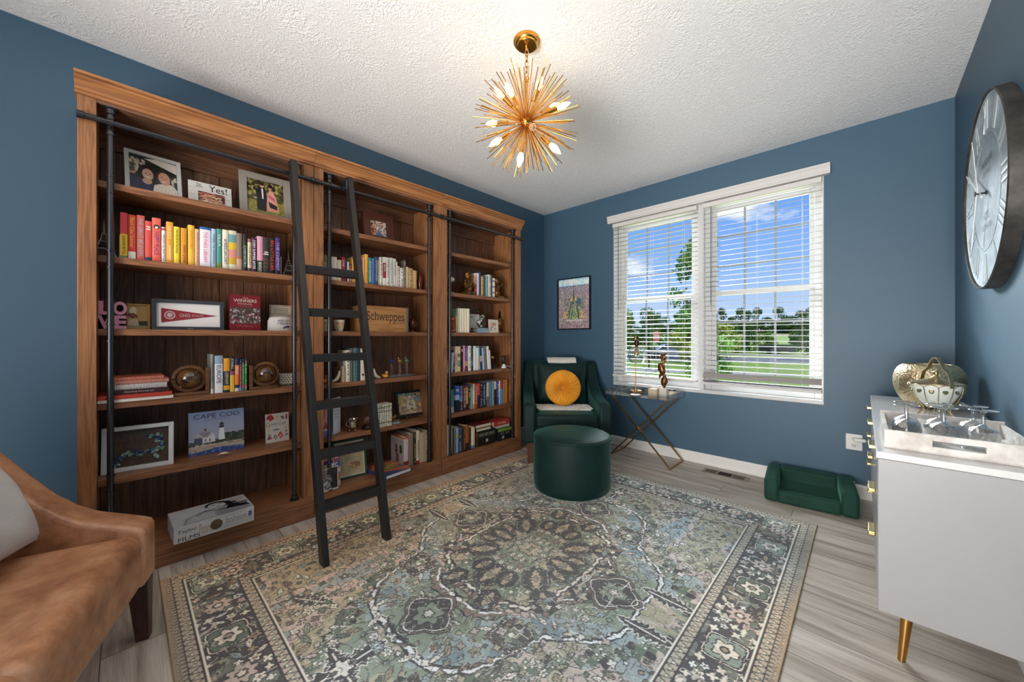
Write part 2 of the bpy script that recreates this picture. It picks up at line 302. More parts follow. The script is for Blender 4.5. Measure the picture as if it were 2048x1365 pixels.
ROWS=[
('second shelf of the left bookcase',1.575,-2.7,0.15,[
(-0.014, 0.013, 0.233, 'red, yellow and green', 'd8454a', [(0.46, 0.93, 'f0c43c'), (0.93, 1, '7f9a5a')], 'ELEANOR METTLE', '1c1a1c', (0.5, 0.9)),
(0.014, 0.042, 0.228, 'bright red with a white foot', 'e0503f', [(0.82, 1, 'f2ece0')], 'Black Cake Summer', 'f3c24a', (0.05, 0.75)),
(0.044, 0.074, 0.233, 'salmon pink', 'd9635a', [], 'THE GREAT BELIEVERS', 'a9c2c8', (0.05, 0.92)),
(0.075, 0.1, 0.21, 'coral red with a navy corner', 'e0544e', [(0.9, 1, '3c4468')], None, 'f2ece0', None, 'wb'),
(0.101, 0.135, 0.233, 'wide coral', 'ec6a58', [], 'HAPPY PLACE', '6a4a8a', (0.3, 0.85), 'dot'),
(0.137, 0.154, 0.191, 'slim white', 'f0e8e4', [(0.03, 0.09, 'c03a50')], 'FROM SCRATCH', '7a3040', (0.2, 0.95)),
(0.155, 0.184, 0.224, 'amber', 'eaa23a', [], 'THE IDIOT', 'fbe6b0', (0.08, 0.42), 'low'),
(0.185, 0.21, 0.204, 'lemon yellow', 'f2d840', [], 'THE HOUSE IN THE PINES', '4a4420', (0.05, 0.72)),
(0.213, 0.24, 0.203, 'ochre orange', 'dc9432', [], 'MARY JANE', '8a4a20', (0.45, 0.95)),
(0.243, 0.271, 0.226, 'golden yellow', 'f0bc44', [], 'ROMANTIC COMEDY', 'e07a30', (0.12, 0.6)),
(0.272, 0.292, 0.21, 'pale peach', 'e8b48a', [], 'SEVEN DAYS IN JUNE', '8a6a70', (0.08, 0.92)),
(0.293, 0.342, 0.227, 'wide white with a blue border', '2f62a8', [(0.06, 0.97, 'e9e4ec')], 'THE PARIS LIBRARY', 'e0507a', (0.1, 0.9)),
(0.344, 0.366, 0.226, 'pale sky blue', 'a9c2d8', [], 'WHERE THE CRAWDADS', '284a70', (0.12, 0.9)),
(0.368, 0.392, 0.231, 'teal', '4f9488', [(0.86, 1, '7a8a4a')], 'VILLA', 'd8e0c8', (0.12, 0.45)),
(0.394, 0.423, 0.232, 'off-white', 'e4dcc8', [], 'AMERICAN DIRT', '28242a', (0.22, 0.88)),
(0.424, 0.461, 0.234, 'cream with a rainbow streak', 'd8d0b8', [(0.1, 0.3, '6a9a9a'), (0.3, 0.48, 'd8b830'), (0.48, 0.68, 'd88a80'), (0.68, 0.85, 'c8a030')], None, 'f2ece0', None),
(0.461, 0.489, 0.225, 'taupe with an orange spot', '8a7268', [(0.62, 0.68, 'b06a40'), (0.68, 1, 'c09a84')], None, 'f2ece0', None),
(0.492, 0.513, 0.226, 'dark green', '2c3a34', [(0.0, 0.18, '2a2422')], 'CHEMISTRY', 'b0c8b8', (0.3, 0.9)),
(0.516, 0.536, 0.201, 'short cream and brown', 'd8c8a0', [(0.0, 0.1, '9a5a50'), (0.88, 1, '5a4048')], 'THE MAID', '8a5a30', (0.2, 0.8)),
(0.536, 0.561, 0.211, 'purple and white', '4a2c4e', [], 'EVERY SUMMER AFTER', 'f2ece0', (0.05, 0.92)),
(0.564, 0.595, 0.227, 'pink over forest green', '2c4078', [(0.0, 0.66, 'd89ab0'), (0.66, 1, '2a3c2a')], 'BEHOLD', 'f2ece0', (0.7, 0.96)),
(0.596, 0.629, 0.226, 'charcoal banded', '38322e', [(0.45, 0.48, 'a09080'), (0.6, 0.62, '7a3a30'), (0.7, 0.72, '7a3a30'), (0.8, 0.82, '7a3a30')], None, 'f2ece0', None, 'wb2'),
(0.63, 0.66, 0.228, 'black with red lettering', '1e181a', [], 'BIG LITTLE LIES', 'd8482c', (0.05, 0.9)),
(0.661, 0.689, 0.235, 'violet', '4a3470', [(0.85, 1, '2a2040')], 'THE CHEMIST', 'b0a0d0', (0.1, 0.9)),
]),
('second shelf of the middle bookcase',1.575,-2.7,0.15,[
(0.948, 0.974, 0.173, 'grey beige', '8c7c6a', [], 'EMMA', 'e8dcc8', (0.3, 0.6)),
(0.975, 1.005, 0.168, 'ivory', 'e0d8c8', [], None, 'f2ece0', None),
(1.006, 1.04, 0.169, 'cream ribbed', 'ece4d4', [], None, 'f2ece0', None),
(1.041, 1.071, 0.153, 'pale cream', 'e8dcc0', [], None, 'f2ece0', None),
(1.072, 1.097, 0.177, 'crimson', 'a83434', [], 'SCRIBE', 'e8d8c8', (0.1, 0.4)),
(1.098, 1.112, 0.165, 'indigo', '34365a', [], None, 'f2ece0', None),
(1.113, 1.125, 0.149, 'narrow white', 'ece8ec', [], None, 'f2ece0', None),
(1.126, 1.147, 0.134, 'rust red', 'a4482c', [(0, 0.1, '221e1e')], None, 'f2ece0', None, 'm'),
(1.147, 1.163, 0.176, 'mustard', 'd8a438', [], None, 'f2ece0', None),
(1.164, 1.182, 0.2, 'pale gold', 'dccc94', [], None, 'f2ece0', None),
(1.186, 1.222, 0.2, 'tan hidden', 'b8a480', [], None, 'f2ece0', None),
(1.227, 1.241, 0.203, 'peach', 'e8a47c', [], None, 'f2ece0', None),
(1.242, 1.267, 0.225, 'tall amber', 'eab04c', [], 'A LIFE', 'a86a20', (0.6, 0.9)),
(1.269, 1.294, 0.203, 'green teal', '3c8880', [], 'ALICE HOFFMAN', 'f2ece0', (0.1, 0.9)),
(1.295, 1.319, 0.202, 'cobalt blue', '4878b8', [], None, 'f2ece0', None),
(1.321, 1.346, 0.217, 'slate navy', '44506c', [], 'GREENWOOD', 'c8d0d8', (0.1, 0.85)),
(1.348, 1.358, 0.195, 'narrow buff', 'c8b898', [], None, 'f2ece0', None),
(1.359, 1.385, 0.221, 'wide white', 'ece6da', [], None, 'f2ece0', None, 'm'),
(1.386, 1.412, 0.227, 'white with a red panel', 'ece4d8', [(0.2, 0.72, '9a3430')], 'BESTIE', 'f2ece0', (0.25, 0.5)),
(1.413, 1.44, 0.227, 'plain white', 'f0eae0', [], None, 'f2ece0', None, 'm'),
(1.443, 1.471, 0.23, 'chalk white', 'e6e0d8', [], 'THE DUTCH HOUSE', '7a8898', (0.1, 0.9)),
(1.473, 1.497, 0.227, 'linen white', 'e4dccc', [], 'THE GIVER', '8a4038', (0.1, 0.6)),
(1.498, 1.509, 0.205, 'thin white', 'ece8e0', [], None, 'f2ece0', None),
(1.51, 1.53, 0.173, 'pinkish white', 'e4ccc4', [], None, 'f2ece0', None, 'm'),
(1.532, 1.563, 0.162, 'short white', 'ece4dc', [], None, 'f2ece0', None, 'm'),
(1.564, 1.584, 0.227, 'marbled grey', '6c6454', [], None, 'f2ece0', None, 'm'),
(1.586, 1.61, 0.178, 'beige', 'd0b48c', [], None, 'f2ece0', None),
(1.611, 1.649, 0.169, 'wide tan', 'c8a474', [], None, 'f2ece0', None, 'm'),
(1.651, 1.685, 0.156, 'short tan', 'c8a870', [], None, 'f2ece0', None),
]),
('third shelf down of the right bookcase',1.575,-2.69,0.15,[
(2.307, 2.336, 0.214, 'red and cream', 'c89a88', [(0, 0.1, 'd8c8b8'), (0.5, 1, 'b4484a')], None, 'f2ece0', None),
(2.338, 2.366, 0.219, 'white and violet', 'd8d0dc', [], None, 'f2ece0', None),
(2.368, 2.391, 0.237, 'navy', '323e5c', [], None, 'f2ece0', None),
(2.394, 2.424, 0.193, 'golden orange', 'd8a860', [], None, 'f2ece0', None, 'm'),
(2.425, 2.448, 0.202, 'dark green', '3e5648', [], None, 'f2ece0', None),
(2.45, 2.484, 0.205, 'light blue', '7c9cb0', [], None, 'f2ece0', None),
(2.486, 2.522, 0.222, 'cream lettered', 'dcd4c0', [], None, 'f2ece0', None, 'm'),
(2.525, 2.542, 0.221, 'dark grey', '4c4a50', [], None, 'f2ece0', None),
(2.545, 2.581, 0.194, 'cream floral', 'e0d4bc', [(0.1, 0.2, '8a7a8a'), (0.4, 0.5, '8a7a8a'), (0.7, 0.8, '8a7a8a')], None, 'f2ece0', None),
]),
('fourth shelf down of the right bookcase',1.22,-2.69,0.15,[
(2.087, 2.104, 0.15, 'thin tan', 'c4ac84', [], None, 'f2ece0', None),
(2.109, 2.128, 0.224, 'pale green', 'b8c4a8', [], None, 'f2ece0', None),
(2.129, 2.158, 0.223, 'cream', 'ece0c4', [], None, 'f2ece0', None),
(2.159, 2.184, 0.224, 'ivory cream', 'e8dabc', [], None, 'f2ece0', None),
(2.186, 2.215, 0.224, 'butter cream', 'ecdfc0', [], None, 'f2ece0', None),
(2.216, 2.247, 0.225, 'warm white', 'ece2cc', [], None, 'f2ece0', None),
]),
('fifth shelf down of the right bookcase',0.86,-2.695,0.16,[
(1.99, 2.007, 0.226, 'leaning mauve', '9a7a94', [(0.5, 1, 'ece0ec')], None, 'f2ece0', None),
(2.035, 2.054, 0.181, 'short white', 'ece8f0', [], None, 'f2ece0', None),
(2.055, 2.077, 0.199, 'dark teal', '24484c', [], None, 'f2ece0', None, 'm'),
(2.078, 2.112, 0.234, 'cream and pink', 'ecd8b0', [(0.3, 0.75, 'e0a8a0')], None, 'f2ece0', None),
(2.113, 2.144, 0.232, 'tan with a green foot', 'd8c090', [(0.28, 0.42, '8a6a40'), (0.55, 0.8, '6a9a6a')], None, 'f2ece0', None),
(2.146, 2.171, 0.235, 'black', '1c1e28', [], None, 'f2ece0', None, 'wb'),
(2.173, 2.199, 0.239, 'pink', 'cc7c98', [], 'STORM', 'f4dce4', (0.1, 0.85)),
(2.201, 2.232, 0.235, 'purple', '5c3c74', [(0.6, 0.8, 'c89068'), (0.8, 1, '5a2c34')], 'LONGBOURN', 'd8c8e4', (0.1, 0.55)),
(2.233, 2.271, 0.234, 'wide white', 'ece8dc', [], None, 'f2ece0', None, 'm'),
(2.272, 2.297, 0.233, 'green black', '1e302c', [(0.6, 0.8, '4a7a8a')], 'BETTER', '7aa84a', (0.1, 0.6)),
(2.298, 2.335, 0.232, 'glossy white', 'ecebea', [], None, 'f2ece0', None),
(2.336, 2.365, 0.212, 'mint white', 'dce6dc', [], None, 'f2ece0', None),
(2.366, 2.39, 0.233, 'grey blue', '98a4b4', [(0.5, 0.9, 'c09088')], None, 'f2ece0', None),
(2.391, 2.416, 0.212, 'navy with a yellow patch', '283850', [(0.35, 0.5, 'c8b868'), (0.5, 0.62, 'c8b0b0')], None, 'f2ece0', None),
(2.417, 2.444, 0.215, 'ice blue', 'a4b8e0', [], None, 'f2ece0', None),
(2.445, 2.48, 0.23, 'olive grey', '7a7468', [], None, 'f2ece0', None, 'm'),
(2.482, 2.513, 0.23, 'bright white', 'eeeae6', [], None, 'f2ece0', None),
(2.514, 2.53, 0.19, 'short cream', 'e4dcc4', [], None, 'f2ece0', None),
]),
('lowest raised shelf of the right bookcase',0.49,-2.71,0.16,[
(2.048, 2.079, 0.21, 'turquoise and white', '5c9ca0', [(0.75, 1, 'e0e0d4')], None, 'f2ece0', None, 'm'),
(2.09, 2.142, 0.24, 'wide royal blue', '3462a8', [(0.35, 0.55, 'b0b8d8'), (0.55, 1, '1e2638')], None, 'f2ece0', None, 'wb'),
(2.143, 2.183, 0.228, 'violet blue', '4c4078', [(0.4, 0.6, '5a8ab0'), (0.6, 1, '2c1e30')], None, 'f2ece0', None, 'm'),
(2.186, 2.218, 0.235, 'maroon with white letters', '5c2832', [], 'NEVER LIE', 'e8d8d8', (0.1, 0.9)),
(2.221, 2.248, 0.23, 'apricot', 'c88a4c', [(0, 0.08, '8a4c34'), (0.75, 1, '3c2420')], None, 'f2ece0', None),
(2.25, 2.274, 0.211, 'dark with a yellow streak', '28322a', [], None, 'd8cc88', None, 'm'),
(2.277, 2.304, 0.237, 'grey teal', '8098a0', [(0, 0.12, '5c5c70')], None, 'f2ece0', None),
(2.305, 2.33, 0.238, 'coral and yellow', 'd8945c', [(0, 0.25, 'c8c078'), (0.25, 0.8, 'e0d4b0')], None, 'f2ece0', None),
(2.332, 2.364, 0.238, 'brick red', 'a84a30', [], 'FRESH', 'c8c4d0', (0.1, 0.8)),
(2.365, 2.394, 0.237, 'scarlet over black', '302628', [(0, 0.48, 'cc4444')], None, 'f2ece0', None),
(2.396, 2.426, 0.236, 'smoky maroon', '3c2a34', [], None, 'a8c0c8', None, 'm'),
(2.427, 2.466, 0.238, 'midnight navy', '1c2c48', [], 'THE NIGHT SHIFT', 'd0d4e4', (0.05, 0.95)),
(2.467, 2.484, 0.234, 'black and white', '2a2626', [], None, 'f2ece0', None, 'm'),
(2.485, 2.515, 0.235, 'sage cream', 'c8c4a4', [(0.6, 1, '7c6454')], None, 'f2ece0', None),
(2.517, 2.558, 0.238, 'steel blue', '5c84a4', [], None, 'f2ece0', None),
(2.56, 2.586, 0.237, 'pale grey', '9ca4a0', [], None, 'f2ece0', None, 'm'),
(2.588, 2.618, 0.236, 'white over black', '322c2c', [(0, 0.33, 'd4ccc4')], None, 'f2ece0', None),
(2.619, 2.651, 0.238, 'ultramarine', '283c84', [], 'IN FIVE', 'd4dcec', (0.1, 0.7)),
(2.652, 2.675, 0.238, 'ivory', 'dcd4c4', [(0.45, 1, 'b0c4d0')], None, 'f2ece0', None),
(2.676, 2.714, 0.238, 'red over pale blue', '6890b4', [(0, 0.35, 'b03a3c')], None, 'f2ece0', None),
(2.716, 2.74, 0.238, 'greige', '948474', [], None, 'f2ece0', None),
(2.743, 2.782, 0.24, 'orange', 'cc7c24', [], None, 'f2ece0', None),
]),
('floor shelf of the right bookcase',0.147,-2.62,0.16,[
(1.933, 1.953, 0.265, 'pale green', 'a8b8a4', [], None, 'f2ece0', None),
(1.983, 1.992, 0.252, 'thin grey', '8c847c', [], None, 'f2ece0', None),
(1.994, 2.012, 0.226, 'maroon', '54242c', [], None, 'f2ece0', None),
(2.013, 2.031, 0.223, 'speckled grey', '6c747c', [], None, 'f2ece0', None, 'm'),
(2.033, 2.063, 0.222, 'light blue', '7ca0b4', [(0.25, 0.4, '98a468')], None, 'f2ece0', None),
(2.065, 2.091, 0.222, 'navy and plum', '34284c', [], None, 'f2ece0', None, 'm'),
(2.092, 2.106, 0.218, 'deep teal', '1e4854', [], None, 'f2ece0', None),
(2.108, 2.14, 0.201, 'black with orange letters', '201818', [], 'RECURSION', 'e08a3c', (0.0, 0.95)),
(2.142, 2.182, 0.218, 'brown orange', '98582c', [(0.7, 1, '30221c')], None, 'f2ece0', None),
(2.183, 2.206, 0.196, 'dark brown', '3c2c20', [], None, 'f2ece0', None),
(2.208, 2.252, 0.195, 'cream with a blue foot', 'dcd0b8', [(0.85, 1, '6484a8')], None, 'f2ece0', None),
]),
('fourth shelf of the left bookcase',0.86,-2.672,0.13,[
(0.337, 0.352, 0.222, 'grey', '8c8c88', [(0.88, 1, 'd8d4cc')], 'LONDON MARKS', '2c2c30', (0.2, 0.72)),
(0.355, 0.393, 0.213, 'wide white', 'e8e6ea', [(0, 0.22, '98a8c0')], 'EUROPE', '2c3444', (0.25, 0.75)),
(0.396, 0.425, 0.197, 'amber and navy', 'e8a02c', [(0.38, 0.8, '1c3444'), (0.93, 1, '1c3c3c')], 'GERMANY', 'e8c890', (0.4, 0.78)),
(0.426, 0.448, 0.203, 'black over yellow', 'e8b83c', [(0, 0.4, '1c1c20'), (0.4, 0.52, '8c4c6c')], 'ISTANBUL', 'd8d4cc', (0.04, 0.36)),
(0.449, 0.47, 0.194, 'orange and navy', 'e88434', [(0, 0.2, '28304c'), (0.8, 0.9, '28304c'), (0.9, 1, 'd8d4d8')], 'ISRAEL', 'f0ece0', (0.24, 0.5)),
(0.471, 0.482, 0.189, 'crimson guide', 'a82c48', [(0, 0.16, '28304c'), (0.85, 1, '6c98b8')], None, 'f2ece0', None, 'm'),
(0.483, 0.495, 0.19, 'mid green guide', '3c8c50', [(0, 0.16, '28302c'), (0.8, 0.95, 'a84c60')], None, 'f2ece0', None, 'm'),
(0.496, 0.509, 0.191, 'green guide', '348048', [(0, 0.16, '28302c'), (0.8, 0.92, 'a84c60')], None, 'f2ece0', None, 'm'),
]),
('fourth shelf of the middle bookcase',0.86,-2.672,0.15,[
(1.066, 1.088, 0.112, 'thin tan', 'a8987c', [], None, 'f2ece0', None),
(1.091, 1.12, 0.224, 'ivory', 'e0d8c4', [], None, 'f2ece0', None, 'm'),
(1.123, 1.142, 0.235, 'slate', '5c5c5c', [], None, 'f2ece0', None),
(1.144, 1.176, 0.239, 'sea green', '54807c', [], None, 'f2ece0', None, 'm'),
(1.18, 1.194, 0.235, 'navy', '2c3444', [], None, 'f2ece0', None),
(1.196, 1.232, 0.234, 'cream', 'e4dcc4', [], None, 'f2ece0', None, 'dotlow'),
]),
('fifth shelf of the middle bookcase',0.49,-2.67,0.1,[
(1.33, 1.345, 0.181, '', 'd8d4bc', [], None, 'f2ece0', None, 'm'),
(1.347, 1.364, 0.181, '', 'd4d0b8', [], None, 'f2ece0', None, 'm'),
(1.366, 1.383, 0.181, '', 'd8d4bc', [], None, 'f2ece0', None, 'm'),
(1.385, 1.403, 0.183, '', 'd4d2b8', [], None, 'f2ece0', None, 'm'),
(1.405, 1.425, 0.184, '', 'd8d4bc', [], None, 'f2ece0', None, 'm'),
(1.427, 1.446, 0.185, '', 'd4d0b8', [], None, 'f2ece0', None, 'm'),
]),
('floor shelf of the middle bookcase',0.147,-2.63,0.21,[
(1.525, 1.565, 0.232, 'cookbook with fruit photos', 'c8bcb8', [(0.0, 0.04, 'c85030'), (0.8, 0.95, '7a2c20')], None, 'f2ece0', None),
(1.568, 1.609, 0.255, 'brown cookbook', '8c7464', [], None, 'f2ece0', None),
(1.612, 1.636, 0.258, 'black cookbook', '24201e', [], None, 'c8b060', None, 'm'),
(1.637, 1.666, 0.268, 'cream cookbook', 'd8ccb4', [(0.9, 1, 'a02c28')], 'PERSIAN', '28241e', (0.28, 0.8)),
(1.669, 1.717, 0.242, 'beige cookbook', 'b8a484', [], None, 'f2ece0', None),
(1.718, 1.743, 0.254, 'buff cookbook', 'b4a08c', [], None, 'f2ece0', None, 'm'),
]),
]
# ---------------------------------------------------------------- painted panels
class Canvas:
    def __init__(s, w, h, bg):
        w, h = int(w*1.6), int(h*1.6); s.w, s.h = w, h; s.a = np.zeros((h, w, 3)); s.a[:] = np.array([int(bg[i:i+2], 16)/255 for i in (0, 2, 4)]); s.Y, s.X = np.mgrid[0:h, 0:w]; s.X = (s.X+.5)/w; s.Y = (s.Y+.5)/h
    def c(s, h): return np.array([int(h[i:i+2], 16)/255 for i in (0, 2, 4)]) if isinstance(h, str) else np.array(h)
    def put(s, mk, col): s.a[mk] = s.c(col); return s
    def ell(s, cx, cy, rx, ry, col, rot=0.0):
        dx, dy = s.X-cx, s.Y-cy; k, q = math.cos(rot), math.sin(rot)
        return s.put(((dx*k+dy*q)/rx)**2+((-dx*q+dy*k)/ry)**2 < 1, col)
    def rect(s, x0, x1, y0, y1, col): return s.put((s.X > x0) & (s.X < x1) & (s.Y > y0) & (s.Y < y1), col)
    def poly(s, pts, col):
        ins = np.zeros(s.X.shape, bool); k = len(pts)
        for i in range(k):
            (x0, y0), (x1, y1) = pts[i], pts[(i+1) % k]
            if y0 == y1: continue
            c = ((y0 > s.Y) != (y1 > s.Y)) & (s.X < (x1-x0)*(s.Y-y0)/(y1-y0)+x0); ins ^= c
        return s.put(ins, col)
    def line(s, p, q, w, col):
        (x0, y0), (x1, y1) = p, q; d = (x1-x0)**2+(y1-y0)**2+1e-9
        t = np.clip(((s.X-x0)*(x1-x0)+(s.Y-y0)*(y1-y0))/d, 0, 1)
        return s.put(np.hypot(s.X-x0-t*(x1-x0), s.Y-y0-t*(y1-y0)) < w, col)
    def dabs(s, n, box, r, cols, seed=1, asp=1.0):
        g = np.random.default_rng(seed)
        for i in range(n):
            s.ell(g.uniform(box[0], box[1]), g.uniform(box[2], box[3]), g.uniform(r[0], r[1]), g.uniform(r[0], r[1])*asp, cols[g.integers(len(cols))], g.uniform(0, 3))
        return s
    def soft(s):
        p = np.pad(s.a, ((1, 1), (1, 1), (0, 0)), 'edge'); s.a = (p[:-2, 1:-1]+p[2:, 1:-1]+p[1:-1, :-2]+p[1:-1, 2:]+2*p[1:-1, 1:-1])/6; return s
    def noise(s, amt, seed=3):
        s.soft(); s.soft(); g = np.random.default_rng(seed); s.a = np.clip(s.a+g.normal(0, amt, s.a.shape[:2])[..., None], 0, 1); return s
    def tone(s):
        return s
def vnoise(h, w, n, seed):
    g = np.random.default_rng(seed); a = g.random((n+2, int(n*w/h)+3))
    yy = np.linspace(0, n, h); xx = np.linspace(0, n*w/h, w)
    y0 = yy.astype(int); x0 = xx.astype(int); fy = (yy-y0)[:, None]; fx = (xx-x0)[None]
    fy = fy*fy*(3-2*fy); fx = fx*fx*(3-2*fx)
    A = a[y0][:, x0]; B = a[y0][:, x0+1]; C = a[y0+1][:, x0]; D = a[y0+1][:, x0+1]
    return (A*(1-fx)+B*fx)*(1-fy)+(C*(1-fx)+D*fx)*fy
def panel(name, cv, M, w, h, parent=None, material=None, **kw):
    """a coloured sheet: each mesh vertex carries the printed colour"""
    H, W = cv.a.shape[:2]
    ys, xs = np.mgrid[0:H, 0:W]; P = np.zeros((H*W, 4)); P[:, 3] = 1
    P[:, 0] = (xs.ravel()/(W-1)-.5)*w; P[:, 1] = (ys.ravel()/(H-1)-.5)*h
    Q = P @ np.array(M).T
    me = bpy.data.meshes.new(name); me.vertices.add(H*W); me.vertices.foreach_set('co', Q[:, :3].ravel().astype(np.float32))
    i = (ys[:-1, :-1]*W+xs[:-1, :-1]).ravel(); F = np.stack([i, i+1, i+W+1, i+W], 1).astype(np.int32); nf = len(F)
    me.loops.add(nf*4); me.loops.foreach_set('vertex_index', F.ravel()); me.polygons.add(nf)
    me.polygons.foreach_set('loop_start', np.arange(0, nf*4, 4, dtype=np.int32)); me.update(calc_edges=True)
    ca = me.color_attributes.new('Col', 'FLOAT_COLOR', 'POINT')
    c4 = np.ones((H*W, 4), np.float32); c4[:, :3] = srgb_np(cv.a.reshape(-1, 3)); ca.data.foreach_set('color', c4.ravel())
    me.materials.append(material or painted())
    o = bpy.data.objects.new(name, me); COL.objects.link(o)
    if parent: o.parent = parent
    return tagit(o, **kw)

# ---------------------------------------------------------------- room shell
XL, XR, YW, YB, H = -2.976, 0.426, 3.718, -2.2, 2.74
def wallmat():
    m = bpy.data.materials.new('blue_wall_paint'); m.use_nodes = True; nt = m.node_tree; b = nt.nodes['Principled BSDF']; L = nt.links.new
    b.inputs['Base Color'].default_value = (*srgb(WALL), 1); b.inputs['Roughness'].default_value = 0.5; b.inputs['Specular IOR Level'].default_value = 0.5
    tc = N(nt, 'ShaderNodeTexCoord'); n = N(nt, 'ShaderNodeTexNoise', i_Scale=260.0, i_Detail=2.0); L(tc.outputs['Object'], n.inputs['Vector'])
    u = N(nt, 'ShaderNodeBump'); u.inputs['Strength'].default_value = 0.06; u.inputs['Distance'].default_value = 0.002; L(n.outputs[0], u.inputs['Height']); L(u.outputs[0], b.inputs['Normal'])
    return m
wallm = wallmat()
def ceilmat():
    m = bpy.data.materials.new('stomped_ceiling'); m.use_nodes = True; nt = m.node_tree; b = nt.nodes['Principled BSDF']; L = nt.links.new
    b.inputs['Base Color'].default_value = (*srgb('f0efee'), 1); b.inputs['Roughness'].default_value = 0.75; b.inputs['Specular IOR Level'].default_value = 0.25
    tc = N(nt, 'ShaderNodeTexCoord')
    hs = []
    for k, (sc, off) in enumerate([(4.4, (0, 0, 0)), (5.3, (3.7, 1.3, 0))]):
        mp = N(nt, 'ShaderNodeMapping'); mp.inputs['Location'].default_value = off; L(tc.outputs['Object'], mp.inputs[0])
        nz = N(nt, 'ShaderNodeTexNoise', i_Scale=5.0, i_Detail=1.0); L(mp.outputs[0], nz.inputs['Vector'])
        s1 = N(nt, 'ShaderNodeVectorMath', operation='SCALE'); s1.inputs['Scale'].default_value = 0.06; L(nz.outputs['Color'], s1.inputs[0])
        a1 = N(nt, 'ShaderNodeVectorMath', operation='ADD'); L(mp.outputs[0], a1.inputs[0]); L(s1.outputs[0], a1.inputs[1])
        flat = N(nt, 'ShaderNodeVectorMath', operation='MULTIPLY'); flat.inputs[1].default_value = (1, 1, 0); L(a1.outputs[0], flat.inputs[0])
        vo = N(nt, 'ShaderNodeTexVoronoi', voronoi_dimensions='2D'); vo.inputs['Scale'].default_value = sc; L(flat.outputs[0], vo.inputs['Vector'])
        sb = N(nt, 'ShaderNodeVectorMath', operation='SUBTRACT'); L(flat.outputs[0], sb.inputs[0]); L(vo.outputs['Position'], sb.inputs[1])
        sp = N(nt, 'ShaderNodeSeparateXYZ'); L(sb.outputs[0], sp.inputs[0])
        at = N(nt, 'ShaderNodeMath', operation='ARCTAN2'); L(sp.outputs['Y'], at.inputs[0]); L(sp.outputs['X'], at.inputs[1])
        am = N(nt, 'ShaderNodeMath', operation='MULTIPLY'); am.inputs[1].default_value = 3.6; L(at.outputs[0], am.inputs[0])
        rm = N(nt, 'ShaderNodeMath', operation='MULTIPLY'); rm.inputs[1].default_value = 4.0; L(vo.outputs['Distance'], rm.inputs[0])
        cid = N(nt, 'ShaderNodeSeparateColor'); L(vo.outputs['Color'], cid.inputs[0])
        cm = N(nt, 'ShaderNodeMath', operation='MULTIPLY'); cm.inputs[1].default_value = 30.0; L(cid.outputs[0], cm.inputs[0])
        cb = N(nt, 'ShaderNodeCombineXYZ'); L(am.outputs[0], cb.inputs[0]); L(rm.outputs[0], cb.inputs[1]); L(cm.outputs[0], cb.inputs[2])
        sn = N(nt, 'ShaderNodeTexNoise', i_Scale=1.5, i_Detail=1.0, i_Roughness=0.5, i_Distortion=0.3); L(cb.outputs[0], sn.inputs['Vector'])
        rr = ramp(nt, [(0.40, (0, 0, 0)), (0.50, (1, 1, 1)), (0.60, (0, 0, 0))]); L(sn.outputs[0], rr.inputs[0])
        hs.append(rr)
    mx = N(nt, 'ShaderNodeMath', operation='ADD'); L(hs[0].outputs[0], mx.inputs[0]); L(hs[1].outputs[0], mx.inputs[1])
    u = N(nt, 'ShaderNodeBump'); u.inputs['Strength'].default_value = CEILB; u.inputs['Distance'].default_value = 0.006
    L(mx.outputs[0], u.inputs['Height']); L(u.outputs[0], b.inputs['Normal'])
    return m
